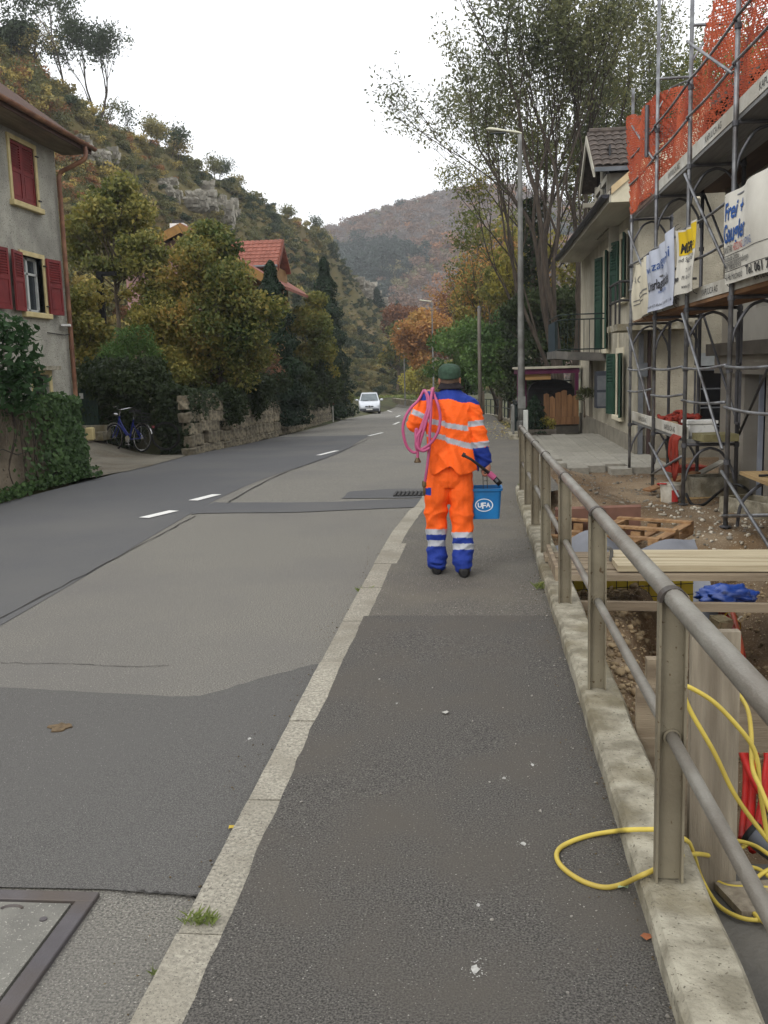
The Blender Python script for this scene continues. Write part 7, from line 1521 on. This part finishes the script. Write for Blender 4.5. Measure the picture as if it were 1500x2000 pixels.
# ================================================================== HILLS, ROCKS AND AIR
def gn_scatter(name, pts, scales, idx, protos, label, cat, seed=0):
    """one object: points that carry one of several bush shapes each"""
    me = bpy.data.meshes.new(name); me.vertices.add(len(pts)); me.vertices.foreach_set('co', np.ascontiguousarray(pts, np.float32).ravel())
    a = me.attributes.new('sc', 'FLOAT', 'POINT'); a.data.foreach_set('value', np.ascontiguousarray(scales, np.float32)); a = me.attributes.new('ix', 'INT', 'POINT'); a.data.foreach_set('value', np.ascontiguousarray(idx, np.int32)); a = me.attributes.new('rz', 'FLOAT', 'POINT'); a.data.foreach_set('value', np.random.RandomState(seed).uniform(0, 6.28, len(pts)).astype(np.float32))
    o = bpy.data.objects.new(name, me); COL.objects.link(o)
    ng = bpy.data.node_groups.new(name, 'GeometryNodeTree'); ng.interface.new_socket('Geometry', in_out='INPUT', socket_type='NodeSocketGeometry'); ng.interface.new_socket('Geometry', in_out='OUTPUT', socket_type='NodeSocketGeometry')
    N, Lk = ng.nodes, ng.links; gi, go = N.new('NodeGroupInput'), N.new('NodeGroupOutput'); jn = N.new('GeometryNodeJoinGeometry')
    def attr(nm, ty):
        q = N.new('GeometryNodeInputNamedAttribute'); q.data_type = ty; q.inputs[0].default_value = nm; return [s for s in q.outputs if s.enabled][0]
    for k, pr in enumerate(protos):
        oi = N.new('GeometryNodeObjectInfo'); oi.inputs[0].default_value = pr
        ip = N.new('GeometryNodeInstanceOnPoints'); cmp_ = N.new('FunctionNodeCompare'); cmp_.data_type = 'INT'; cmp_.operation = 'EQUAL'
        si = [s for s in cmp_.inputs if s.enabled]; Lk.new(attr('ix', 'INT'), si[0]); si[1].default_value = k
        cv = N.new('ShaderNodeCombineXYZ'); Lk.new(attr('rz', 'FLOAT'), cv.inputs[2])
        Lk.new(gi.outputs[0], ip.inputs['Points']); Lk.new(cmp_.outputs[0], ip.inputs['Selection']); Lk.new(oi.outputs['Geometry'], ip.inputs['Instance']); Lk.new(cv.outputs[0], ip.inputs['Rotation']); Lk.new(attr('sc', 'FLOAT'), ip.inputs['Scale'])
        Lk.new(ip.outputs[0], jn.inputs[0])
    Lk.new(jn.outputs[0], go.inputs[0]); md = o.modifiers.new('scatter', 'NODES'); md.node_group = ng
    return tag(o, label, cat, kind='stuff')
def proto(nm, lm, n, leaf, seed, flat=.8, up=.5):
    rng = R_(seed); cs = auto(rng, (0, 0, .55), (.62, .62, .45), 7, .42, -.9); P = np.concatenate([clump_pts(rng, c[:3], c[3:], n//7, .4) for c in cs]); P[:, 2] *= flat
    me = leaf_mesh(nm, P, leaf, rng, up=up, asp=.7); me.materials.append(lm); return bpy.data.objects.new(nm, me)
H_a = leafmat('hill_green', [C(58, 62, 34), C(80, 80, 42), C(100, 96, 54)], .25, .2, gain=2.0); H_b = leafmat('hill_olive', [C(78, 76, 42), C(104, 96, 52), C(124, 108, 60)], .25, .2, gain=2.0); H_c = leafmat('hill_dark', [C(36, 46, 30), C(50, 60, 38), C(64, 72, 44)], .25, .2, gain=2.0); H_d = leafmat('hill_rust', [C(96, 66, 38), C(122, 82, 44), C(132, 100, 54)], .25, .2, gain=2.0); H_e = leafmat('hill_yellow', [C(118, 104, 48), C(142, 122, 54), C(120, 110, 60)], .25, .2, gain=2.0)
crest = [(-320, -160, 72), (-160, -30, 76), (0, 92, 82), (60, 130, 86), (130, 190, 90), (200, 230, 96), (260, 264, 103), (330, 302, 112), (400, 342, 122), (480, 380, 135), (560, 420, 150), (620, 458, 165), (655, 495, 178), (700, 548, 190), (740, 595, 200), (775, 635, 212), (830, 690, 228), (900, 722, 245)]
foot = [(-44, 18, 0), (-38, 24, 1), (-32, 30, 2), (-29, 36, 3), (-27, 42, 3.5), (-25, 49, 3.5), (-23, 56, 3), (-21, 64, 1.5), (-19.5, 73, 0), (-18.5, 83, -1.3), (-18, 94, -2.0), (-19, 104, -2.3), (-21, 119, -2.4), (-17, 118, -2.4), (-12, 121, -2.4), (-8, 126, -2.4), (-3, 138, -2.6), (6, 150, -2.8)]
U = 150; Vn = 70; cr = np.array([list(YP(a, b, c)) for a, b, c in crest]); ft = np.array(foot, float); uu = np.linspace(0, len(crest)-1, U); CR = np.stack([np.interp(uu, range(len(crest)), cr[:, k]) for k in range(3)], 1); FT = np.stack([np.interp(uu, range(len(crest)), ft[:, k]) for k in range(3)], 1)
vv = np.linspace(0, 1.25, Vn); HP = np.zeros((U, Vn, 3))
for i in range(U):
    for j, v in enumerate(vv):
        w = min(v, 1); p = FT[i]+(CR[i]-FT[i])*w; p[2] = FT[i, 2]+(CR[i, 2]-FT[i, 2])*(.12*w+.88*w**1.12)
        if v > 1: p = CR[i]+(CR[i]-FT[i])*(v-1)*.8; p[2] = CR[i, 2]-(v-1)*34
        HP[i, j] = p
nz = fbm(HP[..., 0]*.11, HP[..., 1]*.11+HP[..., 2]*.07, 1, 4, 31); env = np.clip(np.minimum(vv*6, np.abs(1-vv)*5+.25), 0, 1)[None]; HP[..., 2] += nz*5.5*env; HP[..., 0] += fbm(HP[..., 1]*.2, HP[..., 2]*.2, 1, 3, 35)*4*env
m_hill = mat('hill_grass', C(98, 90, 52), C(78, 74, 42), .25, .95, .8, 3, c3=C(104, 88, 54), scale3=.06)
hill = link('hillside', grid_mesh('hillside', HP[..., 0].T, HP[..., 1].T, HP[..., 2].T), m_hill, smooth=True); tag(hill, kind='structure')
HF = HP.reshape(-1, 3); hpx, hpy = project(HF); Vflat = np.tile(vv, U)
def hill_at(px, py): return HF[np.argmin((hpx-px)**2+(hpy-py)**2+1e6*(Vflat > 1))]
protos = [proto('bush_a', H_a, 420, .16, 1), proto('bush_b', H_b, 420, .16, 2), proto('bush_c', H_c, 460, .16, 3), proto('bush_d', H_d, 320, .15, 4), proto('bush_e', H_e, 360, .15, 5), proto('bush_f', H_a, 260, .13, 6, 1.3)]
rng = R_(77); n = 9500; iu = rng.uniform(0, U-1.01, n); jv = rng.uniform(0, 1.03, n)/1.25*(Vn-1); i0 = iu.astype(int); j0 = np.minimum(jv.astype(int), Vn-2); fu, fv = iu-i0, jv-j0
P = HP[i0, j0]*((1-fu)*(1-fv))[:, None]+HP[i0+1, j0]*(fu*(1-fv))[:, None]+HP[i0, j0+1]*((1-fu)*fv)[:, None]+HP[i0+1, j0+1]*(fu*fv)[:, None]
zone = fbm(P[:, 0]*.05, P[:, 1]*.05+P[:, 2]*.05, 1, 3, 51)+rng.normal(size=n)*.10; sc_ = (.32+.95*rng.rand(n)**2.6)*(1+.5*(fbm(P[:, 1]*.08, P[:, 2]*.08, 1, 2, 4) > .05)); ix = np.select([zone < -.14, zone < -.02, zone < .07, zone < .15, zone < .22], [2, 0, 1, 5, 4], 3)
ppx, ppy = project(P); rocks_px = [(395, 395, 62, 32), (195, 312, 55, 24), (725, 573, 42, 20), (330, 372, 30, 18), (445, 410, 22, 24)]
keep = np.ones(n, bool)
for a, b, w, h in rocks_px: keep &= ~((((ppx-a)/w)**2+((ppy-b)/h)**2 < .9) & (rng.rand(n) < .9))
gn_scatter('hillside_scrub', P[keep], sc_[keep], ix[keep], protos, 'autumn scrub covering the steep hillside', 'scrub', 1)
# limestone outcrops
m_lime = mat('limestone_cliff', C(170, 164, 150), C(132, 128, 118), .8, .95, .9, 2.2, c3=C(104, 98, 86), scale3=.35, speck=C(84, 80, 66), sscale=2.2, samt=.08, dist=.2)
for k, (a, b, w, h) in enumerate(rocks_px):
    t = thing('rock_outcrop', ['largest pale limestone cliff on the hillside above the pink house', 'grey limestone face behind the grey house eaves', 'small pale rock face low on the far end of the hillside', 'grey rock step beside the largest limestone cliff', 'pale rock buttress below the largest limestone cliff'][k], 'rock', hill_at(a, b), group='limestone outcrops on the hillside'); rr = random.Random(k)
    for q in range(9):
        u = rr.uniform(-.75, .75); v = rr.uniform(-.6, .5); p = hill_at(a+u*w, b+v*h+u*w*.35); m = p[1]/F; bm_ = bmesh.new(); bmesh.ops.create_icosphere(bm_, subdivisions=4, radius=1); sx, sz = w*m*rr.uniform(.28, .5), h*m*rr.uniform(.4, .75)
        for vtx in bm_.verts:
            c = vtx.co.copy(); f = mnoise.fractal(c*1.7+Vector((q*3, k*5, 0)), 1, 2.1, 4); g_ = abs(mnoise.noise(Vector((c.x*3.5, c.y*3.5, c.z*.9))+Vector((q, 0, k)))); qz = lambda a, k: .3*a+.7*round(a*k)/k
            c = Vector((qz(max(-.8, min(.8, c.x+.15*f)), 2.6), qz(max(-.7, min(.7, c.y+.12*g_)), 2.2), qz(max(-.85, min(.8, c.z+.1*f)), 2.1))); vtx.co = Vector((c.x*sx, c.y*sx*.7, c.z*sz))*(1.12+.2*f-.16*g_)
        me = bpy.data.meshes.new('rock_face'); bm_.to_mesh(me); bm_.free(); o = link('rock_face', me, m_lime, t); o.location = Vector(p)+Vector((0, 0, 0)); adopt(o, t)
# bare and thin trees on the ridge
def ridge(label, px, py, H, seed, lm, **kw):
    p = hill_at(px, py); kw.setdefault('levels', 5); return airy('ridge_tree', label, (p[0], p[1], p[2]-.5), H, seed, lm, group='thin trees on the hill ridge', **kw)
ridge('tall thin pine like tree with a leaning side branch on the ridge', 133, 196, 9.2, 5, H_c, spread=.42, r0=.14, leaf=.36, per=5.5, fork=.36, lean=(.0, 0), leaf_from=3); ridge('broad topped taller tree next to the thin one on the ridge', 187, 224, 9.5, 9, H_c, spread=.38, r0=.14, leaf=.36, per=5.5, fork=.33, lean=(.1, 0), stems=2, leaf_from=3)
ridge('bare leafless tree leaning over the ridge above the house eaves', 60, 140, 6, 7, H_b, spread=.6, r0=.14, leaf=.2, per=1, fork=.26, lean=(.35, 0)); ridge('ivy wrapped stump tree above the grey house roof', 30, 128, 4.5, 8, H_c, spread=.5, r0=.3, leaf=.4, per=14, fork=.24)
for k, (px, py, H, den) in enumerate([(215, 236, 3.2, .3), (252, 258, 4.2, .3), (290, 285, 4.6, 1), (305, 292, 4.0, .9), (330, 305, 4.2, 1), (345, 316, 3.6, 1), (415, 350, 4.5, 1), (432, 358, 4.0, .8), (465, 376, 3.2, .8), (560, 422, 2.8, .8), (610, 452, 3.4, .8), (640, 475, 3.0, .8)]):
    ridge(['thin leafless sapling on the bare ridge', 'tall twiggy sapling on the ridge', 'leafy young tree at the ridge dip', 'small tree leaning beside the ridge dip', 'round topped small tree on the ridge', 'low bushy tree on the ridge slope', 'grey green young tree above the limestone cliff', 'twiggy tree next to the cliff top', 'low shrub tree below the cliff top', 'dark small tree on the lower ridge', 'young tree near the ridge end', 'last small tree where the ridge meets the far hill'][k], px, py, H, 20+k, (H_a, H_c, H_b)[k % 3], spread=.5, r0=.07, leaf=.34, per=5, fork=.28, dens=den, levels=4, leaf_from=2)
dka = leafmat('hill_fir', [C(26, 38, 30), C(36, 50, 38)], .1)
for k, (px, py, H) in enumerate([(776, 640, 6), (735, 600, 4)]):
    p = hill_at(px, py); Y = p[1]; q0 = project(np.array([p]))[1][0]; conifer('fir_tree', ['lone dark fir at the foot of the hillside', 'small dark fir on the lower hillside'][k], px, q0-H/Y*F, q0, Y, 1.3/Y*F, 1500, .5, 40+k, dka)
# grassy verge on the outside of the bend
rng = R_(5); n = 5200; q = rng.rand(n); P = np.stack([-25+22*q+rng.normal(size=n)*.6, 117+5*q+rng.uniform(-1.5, 5, n), -2.35+rng.rand(n)*.5], -1); o = link('verge_grass', leaf_mesh('verge_grass', P, .5, rng, up=.1, asp=.3), L_gr); tag(o, 'rough grass verge on the outside of the road bend', 'grass', kind='stuff')
# ---- far wooded hill
fc = [(420, 560), (520, 500), (600, 470), (640, 454), (700, 430), (760, 411), (820, 394), (880, 377), (940, 366), (1010, 372), (1100, 398), (1250, 440), (1500, 500), (1700, 560)]
U2, V2n = 90, 40; cr = np.array([list(YP(a, b+10, 520+.08*abs(a-900))) for a, b in fc]); uu = np.linspace(0, len(fc)-1, U2); CR = np.stack([np.interp(uu, range(len(fc)), cr[:, k]) for k in range(3)], 1); FH = np.zeros((U2, V2n, 3)); vv2 = np.linspace(0, 1.2, V2n)
for i in range(U2):
    f0 = np.array([-110+260*i/(U2-1), 250., -3.])
    for j, v in enumerate(vv2):
        w = min(v, 1); p = f0+(CR[i]-f0)*w; p[2] = f0[2]+(CR[i, 2]-f0[2])*w**1.15
        if v > 1: p = CR[i]+np.array([0, (v-1)*300, -(v-1)*160])
        FH[i, j] = p
FH[..., 2] += fbm(FH[..., 0]*.018, FH[..., 1]*.018, 1, 4, 61)*24*np.clip(np.minimum(vv2*4, np.abs(1-vv2)*4+.1), 0, 1)[None]
tag(link('far_hill', grid_mesh('far_hill', FH[..., 0].T, FH[..., 1].T, FH[..., 2].T), m_hill, smooth=True), kind='structure')
W_a = leafmat('wood_brown', [C(84, 66, 56), C(106, 82, 64), C(124, 96, 70)], .15, .05); W_b = leafmat('wood_grey', [C(88, 80, 76), C(104, 94, 88), C(114, 100, 88)], .15, .05); W_c = leafmat('wood_orange', [C(128, 84, 48), C(150, 102, 56)], .15, .05); W_d = leafmat('wood_fir', [C(34, 46, 40), C(46, 58, 46)], .1, .05); W_e = leafmat('wood_olive', [C(92, 88, 56), C(112, 104, 62)], .15, .05)
pr2 = [proto('crown_a', W_a, 420, .17, 11, 1.2), proto('crown_b', W_b, 360, .15, 12, 1.2), proto('crown_c', W_c, 420, .17, 13, 1.2), proto('crown_d', W_d, 460, .17, 14, 1.7), proto('crown_e', W_e, 420, .17, 15, 1.2)]
rng = R_(99); n = 6500; iu = rng.uniform(0, U2-1.01, n); jv = rng.rand(n)**.8*1.02/1.2*(V2n-1); i0 = iu.astype(int); j0 = np.minimum(jv.astype(int), V2n-2); fu, fv = (iu-i0)[:, None], (jv-j0)[:, None]
P = FH[i0, j0]*(1-fu)*(1-fv)+FH[i0+1, j0]*fu*(1-fv)+FH[i0, j0+1]*(1-fu)*fv+FH[i0+1, j0+1]*fu*fv; zone = fbm(P[:, 0]*.02, P[:, 1]*.02, 1, 3, 71)+rng.normal(size=n)*.10; ix = np.select([zone < -.16, zone < -.03, zone < .09, zone < .17], [3, 4, 0, 1], 2); hh = P[:, 2]; ix = np.where((hh > 55) & (rng.rand(n) < .75), rng.choice([0, 1, 1], n), ix)
gn_scatter('far_wood', P, 3.4+2.6*rng.rand(n), ix, pr2, 'brown and grey autumn wood covering the far hill', 'wood', 2)

# ---- valley air: far things fade
bx_ = MB().box(-455, 455, -75, 800, -12, 230).me('haze'); hz = bpy.data.objects.new('haze', bx_); COL.objects.link(hz); tag(hz, 'thin pale haze filling the valley', 'haze', kind='stuff')
hm_ = bpy.data.materials.new('haze'); hm_.use_nodes = True; nn_ = hm_.node_tree.nodes; nn_.remove(nn_['Principled BSDF']); pv_ = nn_.new('ShaderNodeVolumePrincipled'); pv_.inputs['Density'].default_value = .0005; pv_.inputs['Color'].default_value = (.93, .96, 1, 1); pv_.inputs['Anisotropy'].default_value = .1
hm_.node_tree.links.new(pv_.outputs[0], nn_['Material Output'].inputs['Volume']); bx_.materials.append(hm_)
